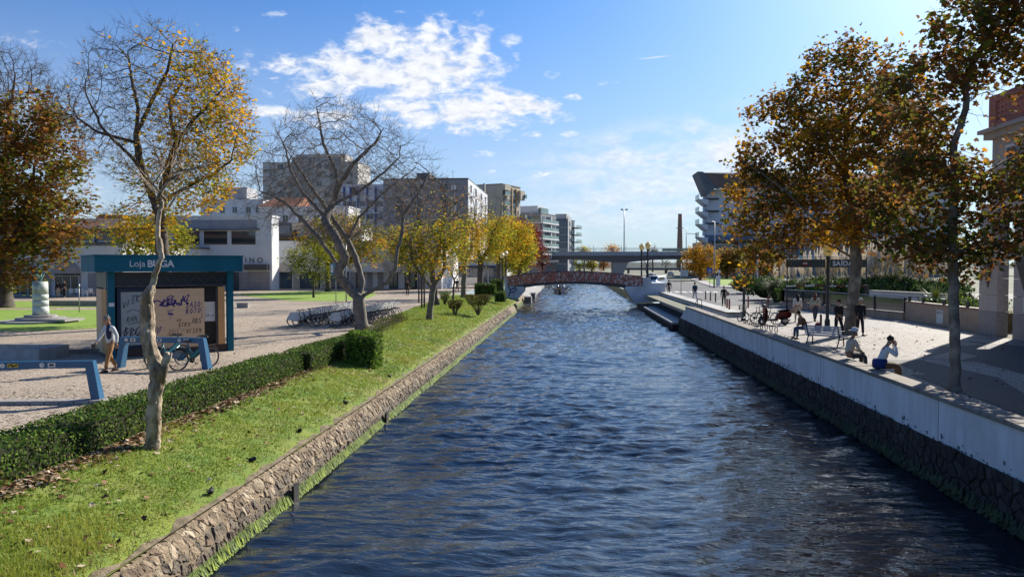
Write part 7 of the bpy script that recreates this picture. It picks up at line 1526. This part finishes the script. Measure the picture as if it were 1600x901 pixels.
# teal low roof band seen behind the plumes
mb = MB(); mb.bx(0, 9, 0, 3, 3.9, 4.4); mb.bx(.2, .5, 0, .3, 0, 3.9); mb.build('bus_shelter_roof', M('pale_teal_glass', (.38, .52, .50)), None, loc=(PX(1250, 84), 84, 0), label='pale teal flat canopy seen behind the pampas plumes', cat='canopy')
# ------------------------------------------------------------------ cars
def car(px, py, rz, paint, label, s=1., van=False):
    g = G(px, py); t = thing('parked_car', label, 'car', g, rad(rz)); L, Wd = 4.3 * s, 1.75
    pr = [(-2.15, .35), (-2.15, .75), (-1.95, .92), (-1.35, 1.0), (-.75, 1.42), (.75, 1.46), (1.55, 1.05), (2.1, .95), (2.15, .4)]
    if van: pr = [(-2.15, .35), (-2.15, .95), (-1.7, 1.15), (-1.1, 1.75), (1.9, 1.8), (2.1, 1.7), (2.15, .4)]
    n = len(pr); cx = sum(p[0] for p in pr) / n; vs = []
    for yy, k in ((-Wd / 2, .93), (-Wd / 2 + .10, 1), (Wd / 2 - .10, 1), (Wd / 2, .93)):
        for (x, z) in pr: vs.append((x * (k if z > .6 else .99) * s, yy * (1 if z < 1.0 else .86), .35 + (z - .35) * (k if z > 1 else 1)))
    fs = [tuple(range(n)), tuple(range(4 * n - 1, 3 * n - 1, -1))] + [(r * n + i, (r + 1) * n + i, (r + 1) * n + (i + 1) % n, r * n + (i + 1) % n) for r in range(3) for i in range(n)]
    mb = MB(); mb.add(vs, fs, 0); mb.build('body', paint, t)
    zz0, zz1 = (1.0, 1.36) if not van else (1.15, 1.6)
    for s_ in (-1, 1):
        mb = MB(); y = s_ * (Wd / 2 * .90 + .012); q = [(-1.15, zz0 + .02), (-.68, zz1), (.68, zz1 + .02), (1.3, zz0 + .05)]; mb.prism([(x * s, y, z) for x, z in q], (0, .012 * s_, 0)); mb.build('side_window', GL, t)
    for sx, a, b in ((-1, (-1.37, 1.02), (-.80, 1.40)), (1, (1.52, 1.08), (.84, 1.43))):
        if van: a, b = ((-1.68, 1.2), (-1.15, 1.7)) if sx < 0 else ((2.14, 1.1), (2.0, 1.65))
        mb = MB(); e = .025 * sx; mb.add([((a[0] + e) * s, -.66, a[1] + .015), ((a[0] + e) * s, .66, a[1] + .015), ((b[0] + e) * s, .6, b[1] + .005), ((b[0] + e) * s, -.6, b[1] + .005)], [(0, 1, 2, 3)]); mb.build('windscreen', GL, t)
    for x in (-1.35, 1.35):
        for y in (-Wd / 2 + .02, Wd / 2 - .22): mb = MB(); mb.tube([(x * s, y, .33), (x * s, y + .2, .33)], .33, 16, smooth=False); w = mb.build('wheel', RUB, t); mb = MB(); mb.tube([(x * s, y - .01, .33), (x * s, y + .21, .33)], .19, 12, smooth=False); mb.build('hubcap', RIM, w)
    for s_ in (-1, 1): mb = MB(); mb.box((-2.13 * s, s_ * .62, .72), (.08, .3, .13)); mb.build('headlight', STICK, t); mb = MB(); mb.box((2.11 * s, s_ * .62, .8), (.08, .25, .16)); mb.build('tail_light', REDP, t)
WP = M('white_car_paint', (.72, .72, .72), (.68, .68, .68), 1, .25, spec=.6); SP = M('silver_car_paint', (.40, .42, .44), (.36, .38, .40), 1, .25, spec=.6); KP = M('black_car_paint', (.02, .022, .025), (.016, .018, .02), 1, .2, spec=.6); BP2 = M('blue_car_paint', (.03, .05, .11), (.025, .04, .09), 1, .25, spec=.6)
car(1026, 449, 60, WP, 'white car passing behind the right abutment of the footbridge', van=True); car(1018, 436.5, 75, SP, 'silver car further back behind the white car'); car(1079, 433.5, 20, KP, 'dark car under the first round street tree'); car(1091, 433, 15, BP2, 'dark blue car parked right of the dark car under the street tree')
car(1048, 431.5, 80, SP, 'small silver car driving in the distance near the info board'); car(905, 428.8, 10, BP2, 'dark car seen under the overpass left of the big pier'); car(660, 449, 5, KP, 'dark car parked behind tree trunks in front of the low shops', 1.0); car(770, 441, 5, SP, 'silver car behind the lamps at the left end of the footbridge')
# ------------------------------------------------------------------ boat
def boat():
    g = G(875, 459, WL); t = thing('moliceiro_boat', 'dark blue moored tour boat with tall curved prow beyond the footbridge', 'boat', (g.x, g.y, WL)); n = 12; vs = []
    for i in range(n + 1):
        u = i / n; y = u * 13; w = 1.35 * (1 - (1 - min(1, u * 2.2 + .12)) ** 2) * (1 - .6 * max(0, u - .8) * 3); sh = .5 * (1 - u) ** 3 + .6 + .8 * max(0, u - .8)
        vs += [(-w, y, sh), (-w * .7, y, -.1), (w * .7, y, -.1), (w, y, sh)]
    NB = M('navy_boat_paint', (.015, .04, .11), (.012, .03, .09), 2, .4); mb = MB(); mb.add(vs, [(4 * i + j, 4 * i + j + 1, 4 * i + j + 5, 4 * i + j + 4) for i in range(n) for j in range(3)]); mb.add([vs[0], vs[1], vs[2], vs[3]], [(0, 1, 2, 3)]); mb.build('hull', NB, t)
    mb = MB(); mb.bx(-1.0, 1.0, 1.5, 12, .3, .36); mb.build('deck', M('boat_deck', (.25, .18, .11)), t)
    mb = MB(); mb.tube([(0, .1, .3), (0, -.6, .9), (0, -.7, 1.6), (0, -.2, 2.1), (0, .3, 2.0)], [.22, .18, .14, .08, .04], 8); mb.build('prow', M('painted_prow', (.30, .24, .10), (.02, .05, .16), 3, .5, contrast=(.48, .52)), t)
    for s in (-1, 1):
        mb = MB(); mb.tube([(s * .9, .6, .8), (s * 1.5, .3, 1.3), (s * 1.9, .2, 1.1), (s * 1.8, .3, .7), (s * 1.4, .4, .6)], .09, 6); mb.build('curled_rail', BLK, t)
    for k in range(5): mb = MB(); mb.bx(-.95, .95, 3 + k * 1.8, 3.4 + k * 1.8, .361, .72); mb.build('seat', M('boat_seat', (.30, .06, .04)), t)
    for k in range(6): mb = MB(); mb.tube([(rx_ := (-.5 if k % 2 else .5), 3.2 + k * 1.3, .7), (rx_, 3.2 + k * 1.3, 1.25)], [.24, .16], 8); mb.ball((rx_, 3.2 + k * 1.3, 1.42), .12, 8, 6); mb.build('life_jacket_rack', NB, t)
boat()
# ------------------------------------------------------------------ cafe chairs
def chair(x, y, rz, label):
    t = thing('plastic_chair', label, 'chair', (x, y, 0), rz, 'white plastic chairs outside the cafe'); mb = MB(); mb.bx(-.25, .25, -.25, .22, .42, .46); mb.build('seat', STICK, t); mb = MB(); mb.bx(-.24, .24, .2, .24, .47, .9); mb.build('backrest', STICK, t)
    for sx in (-1, 1):
        for sy in (-1, 1): mb = MB(); mb.tube([(sx * .21, sy * .2, .42), (sx * .25, sy * .24, 0)], .022, 4); mb.build('leg', STICK, t)
    for sx in (-1, 1): mb = MB(); mb.tube([(sx * .26, -.22, .44), (sx * .27, -.2, .66), (sx * .26, .22, .68)], .02, 4); mb.build('armrest', STICK, t)
for k, (px, py) in enumerate(((109, 464), (122, 463.5), (133, 464), (143, 463.5))):
    g = G(px, py); chair(g.x, g.y, k * 1.1, ('leftmost white plastic chair beside the cafe customers', 'white plastic chair behind the thin silver post', 'third white plastic chair from the left outside the cafe', 'white plastic chair nearest the kiosk outside the cafe')[k])
g = G(127, 463); t = thing('cafe_table', 'round white plastic table among the cafe chairs', 'table', (g.x, g.y + .6, 0)); mb = MB(); mb.lathe([(.42, .70), (.42, .73)], n=14, smooth=False); mb.build('table_top', STICK, t); mb = MB(); mb.lathe([(.05, .02), (.04, .7)], n=8); mb.lathe([(.25, 0), (.2, .03)], n=8); mb.build('leg', STICK, t)
# ------------------------------------------------------------------ people
def skinm(name, c): return M(name, c, tuple(x * .88 for x in c), 6, .6, spec=.3)
SKIN = skinm('skin', (.40, .23, .155)); SKIN_D = skinm('tanned_skin', (.30, .165, .105))
def grow_skin(joints, edges, root, name, mat, parent, sub=1):
    """one continuous surface grown over connected joints (position, radius)"""
    me = bpy.data.meshes.new(name); me.from_pydata([j[0] for j in joints], edges, []); o = bpy.data.objects.new(name, me); C.objects.link(o)
    m = o.modifiers.new('s', 'SKIN'); m.use_smooth_shade = True; m.branch_smoothing = .4
    sv = me.skin_vertices[0].data
    for i, j in enumerate(joints):
        r = j[1]; sv[i].radius = (r, r) if isinstance(r, (int, float)) else r; sv[i].use_root = (i == root)
    if sub: s = o.modifiers.new('u', 'SUBSURF'); s.levels = sub; s.render_levels = sub
    dg = bpy.context.evaluated_depsgraph_get(); nm = bpy.data.meshes.new_from_object(o.evaluated_get(dg)); nm.materials.clear(); nm.materials.append(mat); nm.name = name
    bpy.data.objects.remove(o); r = bpy.data.objects.new(name, nm); C.objects.link(r); r.parent = parent; return r
def chain(pts): return [(i, i + 1) for i in range(len(pts) - 1)]
def person(label, loc, rz, h, pose, top, bottom, hair, skin=SKIN, shoe=BLK, long_hair=False, hat=None, coat=0, bag=None, wide=1.08, group=None, hands=True, inner=None):
    """local frame: x right, -y forward (the way the person faces); pose gives joints in metres for a 1.75 m body"""
    t = thing('person', label, 'person', loc, rz, group); s = h / 1.75; J = {k: Vector(v) * s for k, v in pose.items()}
    V = lambda a, b, u: J[a].lerp(J[b], u)
    up = (J['neck'] - J['pelvis']).normalized(); hd = (J['head'] - J['neck']).normalized(); fw = Vector(pose.get('look', (0, -1, 0))).normalized()
    # body: pelvis, spine, neck, head, arms, legs as one skin
    pts = []; ed = []
    def add(p, r, par=None): pts.append((tuple(p), r * s)); i = len(pts) - 1; (ed.append((par, i)) if par is not None else None); return i
    pe = add(J['pelvis'], .125 * wide); w1 = add(V('pelvis', 'neck', .35), .115 * wide, pe); ch = add(V('pelvis', 'neck', .75), .135 * wide, w1); nb = add(J['neck'], .062, ch); nk = add(J['neck'] + hd * .06 * s, .052, nb)
    h0 = add(J['head'] - hd * .055 * s + fw * .012 * s, .070, nk); h1 = add(J['head'] + hd * .02 * s, .086, h0); h2 = add(J['head'] + hd * .085 * s - fw * .01 * s, .066, h1)
    for S in 'lr':
        sh = add(J['sh' + S], .058, ch); el = add(J['el' + S], .042, sh); wr = add(J['wr' + S], .027, el); hp = add(J['hip' + S], .092, pe); kn = add(J['kn' + S], .057, hp); an = add(J['an' + S], .040, kn); to = add(J['to' + S], .032, an)
    grow_skin(pts, ed, pe, 'body', skin, t)
    side = fw.cross(hd).normalized()
    hc = J['head'] + hd * .0
    face = MB(); face.ball(hc + fw * .095 * s - hd * .012 * s, (.014 * s, .018 * s, .022 * s), 6, 5)
    for q in (-1, 1): face.ball(hc + side * q * .086 * s - hd * .005 * s, (.012 * s, .02 * s, .032 * s), 6, 5)
    face.build('nose_and_ears', skin, t)
    for q in (-1, 1): e = MB(); e.ball(hc + fw * .083 * s + side * q * .031 * s + hd * .018 * s, .0095 * s, 6, 5); e.build('eye', BLK, t)
    e = MB(); e.ball(hc + fw * .084 * s - hd * .048 * s, (.022 * s, .008 * s, .006 * s), 6, 4); e.build('mouth', M('lips', (.22, .08, .07)), t)
    # hands: palm, four fingers, thumb
    for S in 'lr':
        if not hands: break
        w = J['wr' + S]; d = (w - J['el' + S]).normalized(); o = d.orthogonal().normalized(); n = d.cross(o); hm = MB(); hm.tube([w - d * .02 * s, w + d * .03 * s, w + d * .085 * s], [.026 * s, .040 * s, .034 * s], 8)
        for k in range(4): b = w + d * .08 * s + o * (k - 1.5) * .019 * s; L = (.07, .08, .075, .055)[k] * s; c = b + d * L * .55 + n * .012 * s; hm.tube([b, c, c + d * L * .35 + n * .022 * s], [.0095 * s, .0085 * s, .006 * s], 5)
        b = w + d * .03 * s - o * .034 * s; hm.tube([b, b + d * .035 * s - o * .024 * s, b + d * .062 * s - o * .022 * s + n * .012 * s], [.012 * s, .010 * s, .007 * s], 5); hm.build('hand', skin, t)
    # upper garment with sleeves
    pts.clear(); ed.clear()
    b0 = add(J['pelvis'] - up * coat * .35, (.150 + .02 * coat) * wide) if coat else None; b1 = add(J['pelvis'] + up * .03, .148 * wide, b0); b2 = add(V('pelvis', 'neck', .35), .140 * wide, b1); b3 = add(V('pelvis', 'neck', .78), .157 * wide, b2); b4 = add(J['neck'] - up * .015, .078, b3)
    for S in 'lr': a1 = add(J['sh' + S], .076, b3); a2 = add(V('sh' + S, 'el' + S, .55), .064, a1); a3 = add(J['el' + S], .057, a2); a4 = add(V('el' + S, 'wr' + S, .93), .043, a3)
    grow_skin(pts, ed, b1 if not coat else 0, 'jacket', top, t)
    if inner: m = MB(); c = V('pelvis', 'neck', .62); m.ball(c + fw * .085 * s, (.105 * s, .085 * s, .25 * s), 10, 8); m.build('shirt', inner, t)
    pts.clear(); ed.clear(); b1 = add(J['pelvis'] + up * .06, .128 * wide); b2 = add(J['pelvis'] - up * .04, .137 * wide, b1)
    for S in 'lr': a1 = add(V('hip' + S, 'kn' + S, .15), .103, b2); a2 = add(J['kn' + S], .074, a1); a3 = add(V('kn' + S, 'an' + S, .55), .064, a2); a4 = add(V('kn' + S, 'an' + S, .94), .058, a3)
    grow_skin(pts, ed, 0, 'trousers', bottom, t)
    for S in 'lr':
        a, b = J['an' + S], J['to' + S]; d = (b - a); d.z = 0; d = d.normalized() if d.length > 1e-4 else Vector((0, -1, 0)); m = MB(); base = Vector((a.x, a.y, min(a.z, b.z) - .045 * s)); m.tube([base - d * .07 * s + Vector((0, 0, .03 * s)), base + Vector((0, 0, .04 * s)), base + d * .10 * s + Vector((0, 0, .025 * s)), base + d * .17 * s + Vector((0, 0, .012 * s))], [.035 * s, .048 * s, .043 * s, .022 * s], 8); m.build('shoe', shoe, t)
    if hat:
        m = MB(); R = hd.to_track_quat('Z', 'Y').to_matrix(); c = hc + hd * .05 * s; n = 14; prof = [(.175, -.01), (.165, .0), (.105, .02), (.108, .06), (.098, .10), (.06, .125), (.0, .13)]
        vs = [c + R @ Vector((r * s * math.cos(6.283 * j / n), r * s * math.sin(6.283 * j / n), z * s)) for r, z in prof for j in range(n)]; m.add(vs, [(i * n + j, i * n + (j + 1) % n, (i + 1) * n + (j + 1) % n, (i + 1) * n + j) for i in range(len(prof) - 1) for j in range(n)], 0, True); m.build('hat', hat, t)
        m = MB(); m.ball(hc + hd * .02 * s - fw * .03 * s, (.09 * s, .085 * s, .08 * s), 10, 8); m.build('hair', hair, t)
    else:
        m = MB(); rr = random.Random(int(h * 1000)); m.ball(hc + hd * .045 * s - fw * .026 * s, (.092 * s, .098 * s, .080 * s), 12, 9)
        for k in range(16): a = rr.uniform(0, 6.28); m.ball(hc + hd * rr.uniform(.02, .11) * s - fw * .035 * s + (side * math.cos(a) + fw * math.sin(a) * .7) * .05 * s, .036 * s, 7, 5)
        if long_hair: m.tube([hc + hd * .02 * s - fw * .06 * s, hc - hd * .10 * s - fw * .095 * s, hc - hd * .26 * s - fw * .12 * s, hc - hd * .38 * s - fw * .11 * s], [.10 * s, .10 * s, .085 * s, .03 * s], 9)
        m.build('hair', hair, t)
    return t, J
def walk(st=.28, arm=.18, lean=.04, armspread=.0, bend=0.):
    return dict(pelvis=(0, 0, .95), neck=(0, -lean, 1.46), head=(0, -lean * 1.4 - .02, 1.62), shl=(-.19, -lean, 1.40), shr=(.19, -lean, 1.40), ell=(-.235 - armspread, -lean - arm * .5, 1.13), elr=(.235 + armspread, -lean + arm * .6, 1.13),
                wrl=(-.24 - armspread, -lean - arm - .10, .90), wrr=(.24 + armspread, -lean + arm * .6 - .02, .88), hipl=(-.09, 0, .92), hipr=(.09, 0, .92), knl=(-.10, st * .28 - .06, .50), knr=(.10, -st * .62, .52), anl=(-.10, st * .9, .13 if st > .1 else .09), anr=(.10, -st, .09),
                tol=(-.11, st * .9 - .13, .04), tor=(.11, -st - .15, .05))
def stand(): p = walk(.03, .03, .0, .0); return p
def sit(lean=.12, arms='lap', feet=.42, head_down=0.):
    p = dict(pelvis=(0, .02, .11), neck=(0, -lean, .62), head=(0, -lean * 1.25 - .02 - head_down, .79 - head_down * .3), shl=(-.19, -lean, .56), shr=(.19, -lean, .56), hipl=(-.10, 0, .10), hipr=(.10, 0, .10), knl=(-.13, -.44, .10), knr=(.13, -.44, .10), anl=(-.13, -.46, -.32), anr=(.13, -.44, -.32), tol=(-.14, -.60, -.36), tor=(.14, -.58, -.36))
    if arms == 'lap': p.update(ell=(-.27, -lean - .08, .30), elr=(.27, -lean - .08, .30), wrl=(-.10, -.38, .20), wrr=(.12, -.40, .20))
    elif arms == 'face': p.update(ell=(-.24, -lean - .20, .38), elr=(.25, -lean - .26, .47), wrl=(-.07, -lean - .20, .66), wrr=(.08, -lean - .17, .72))
    elif arms == 'side': p.update(ell=(-.27, -lean + .02, .30), elr=(.27, -lean - .12, .32), wrl=(-.24, -.25, .16), wrr=(.05, -.36, .26))
    return p
cl = lambda n, c, c2=None: M(n, c, c2, 5, .9, .25, 30)
BLACKC = cl('black_cloth', (.016, .016, .019)); NAVY = cl('navy_cloth', (.015, .022, .06)); CREAM = cl('cream_cloth', (.52, .46, .36)); WHT = cl('white_knit', (.66, .66, .66)); DENIM = cl('blue_denim', (.05, .085, .16)); OCHRE = cl('ochre_trousers', (.36, .19, .07)); LGREY = cl('light_grey_jacket', (.52, .55, .57)); DKB_H = cl('dark_brown_hair', (.03, .018, .012)); GREYH = cl('grey_hair', (.16, .15, .14)); BLKH = cl('black_hair', (.012, .010, .010)); WHTH = cl('white_hair', (.50, .50, .48)); BEIGE = cl('beige_cotton', (.46, .42, .35)); TEALC = cl('dark_teal_coat', (.02, .055, .075)); GRN = cl('pale_green_top', (.30, .38, .34)); BRN = cl('brown_jacket', (.13, .07, .035)); BLUEC = cl('royal_blue_cloth', (.012, .03, .14)); DGR = cl('dark_grey_cloth', (.06, .06, .065)); BLOND = cl('blond_hair', (.42, .32, .18))
g = G(174, 580.5); p = walk(.24, .14, .06, .06); p['look'] = (.75, -.65, -.25); p['head'] = (-.02, -.10, 1.61)
t, J = person('older man in open white and grey jacket and ochre trousers walking past the blue rack', (g.x, g.y, 0), rad(-28), 1.76, p, LGREY, OCHRE, GREYH, SKIN_D, cl('dark_shoes', (.03, .02, .018)), coat=.18, inner=NAVY, wide=1.1)
m = MB(); c = J['wrl'] + Vector((-.02, -.05, -.1)); m.box(c, (.16, .06, .13), rz=.3); m.tube([c + Vector((-.06, 0, .06)), J['wrl'] + Vector((0, -.03, -.03)), c + Vector((.06, 0, .06))], .01, 4); m.build('pouch', BLK, None, loc=(0, 0, 0)); o = bpy.data.objects['pouch']; o.location = t.location; o.rotation_euler = t.rotation_euler; o['label'] = 'small black pouch carried by the man in the white jacket'; o['category'] = 'pouch'
for nm, px, py, rz, h, ps, tp, bt, hr, kw, lb in (
    ('a', 637, 462, 0, 1.75, walk(.06, .05, 0, .03), BLACKC, NAVY, DKB_H, dict(coat=.2), 'man in dark jacket and jeans standing on the left promenade beside the stakes'),
    ('b', 714, 455.5, 40, 1.70, walk(.2, .1), BLACKC, BLACKC, BLKH, {}, 'dark figure walking behind the pale trunk left of the clipped blocks'),
    ('c', 697, 449, 90, 1.70, walk(.25, .1), DGR, BLACKC, DKB_H, {}, 'distant walker in dark clothes left of the slender tree'),
    ('d', 91, 465, 10, 1.72, stand(), BLACKC, BEIGE, BLKH, {}, 'cafe customer in dark top and pale trousers left of the chairs'),
    ('e', 101, 465, -20, 1.82, stand(), BLACKC, BLACKC, DKB_H, {}, 'taller cafe customer dressed in black beside the chairs'),
    ('f', 1309, 525.5, 22, 1.74, walk(.24, .10), BLACKC, BLACKC, DKB_H, {}, 'man in black walking towards the camera, left of the plane trunk'),
    ('g', 1343, 524.5, 8, 1.80, walk(.12, .08), BLACKC, BLACKC, WHTH, dict(coat=.5), 'white haired man in long black coat right of the plane trunk'),
    ('h', 1246, 503, 172, 1.68, walk(.14, .06), WHT, CREAM, BLKH, dict(long_hair=True, shoe=STICK), 'long haired woman in white top and cream trousers walking away'),
    ('i', 1273, 502, 150, 1.70, walk(.34, .12), GRN, cl('dark_jeans', (.03, .045, .08)), cl('auburn_hair', (.10, .035, .02)), dict(long_hair=True), 'long haired woman in pale green top and dark jeans striding along'),
    ('j', 1131, 478, 180, 1.66, walk(.10, .05), BLACKC, BLACKC, BLOND, dict(coat=.3), 'fair haired woman in black with a pinkish bag by the bollards'),
    ('k', 1086, 470, 200, 1.76, walk(.22, .10), TEALC, cl('pale_trousers', (.50, .52, .58)), DKB_H, dict(coat=.2), 'walker in dark teal coat and pale trousers near the landing steps'),
    ('l', 1045, 461.5, 160, 1.74, walk(.08, .03), BLACKC, DGR, BLKH, {}, 'dark figure standing beside the white bridge abutment')):
    g = G(px, py); person(lb, (g.x, g.y, 0), rad(rz), h, ps, tp, bt, hr, **kw)
x = PX(864, 89.5); person('dark haired person crossing the middle of the footbridge', (x, 89.4, 1.25), rad(90), 1.7, walk(.2), BLACKC, DGR, BLKH)
g = G(1238, 487); m = MB(); m.prism([(-.16, -.04, -.14), (.16, -.04, -.14), (.14, -.04, .12), (-.14, -.04, .12)], (0, .08, 0)); m.tube([(-.08, 0, .12), (0, 0, .26), (.08, 0, .12)], .01, 4); m.build('handbag', cl('tan_bag', (.34, .25, .2)), None, loc=(G(1246, 503).x - .36, G(1246, 503).y - .1, .66), label='tan handbag carried by the woman in white', cat='handbag')
m = MB(); m.ball((0, 0, 0), (.15, .09, .18)); m.tube([(-.1, 0, .12), (-.25, 0, .45), (-.3, .05, .5)], .015, 4); m.build('shoulder_bag', cl('pinkish_bag', (.30, .19, .17)), None, loc=(G(1131, 478).x + .28, G(1131, 478).y - .1, 1.02), label='pinkish shoulder bag of the fair haired woman in black', cat='bag')
# the two sitting on the quay wall, facing the plaza
q = G(1331, 562, .49); p = sit(.10, 'lap'); p['look'] = (.0, -1, -.1)
person('man in white bucket hat and cream jacket sitting on the quay wall', (8.36, q.y + .25, .50), rad(96), 1.72, p, CREAM, DGR, GREYH, SKIN_D, hat=WHT)
q = G(1385, 579, .49); p = sit(.15, 'face', head_down=.03); p['look'] = (0, -1, -.5)
t, J = person('person in white top with royal blue jacket round the waist sitting on the quay wall', (8.40, q.y + .35, .50), rad(80), 1.74, p, WHT, BRN, DKB_H, wide=1.05)
m = MB(); m.lathe([(.21, -.0), (.235, .10), (.22, .22), (.18, .26)], (0, .02, .02), 14, sy=.85); m.build('waist_jacket', BLUEC, t)
bq = G(1258, 531); p = sit(.20, 'side', head_down=.05); p['look'] = (-.2, -1, -.4)
t, J = person('person in brown jacket and blue jeans sitting at the left end of the bench', (bq.x, bq.y, .44), rad(-80), 1.68, p, BRN, DENIM, BLKH)
m = MB(); m.ball((0, 0, .14), (.17, .13, .2)); m.tube([(-.08, 0, .3), (0, 0, .42), (.08, 0, .3)], .012, 4); m.build('red_bag', cl('red_bag_cloth', (.24, .02, .025)), None, loc=(bq.x + .52, bq.y - .1, .45), label='small red bag on the bench beside the seated person', cat='bag')
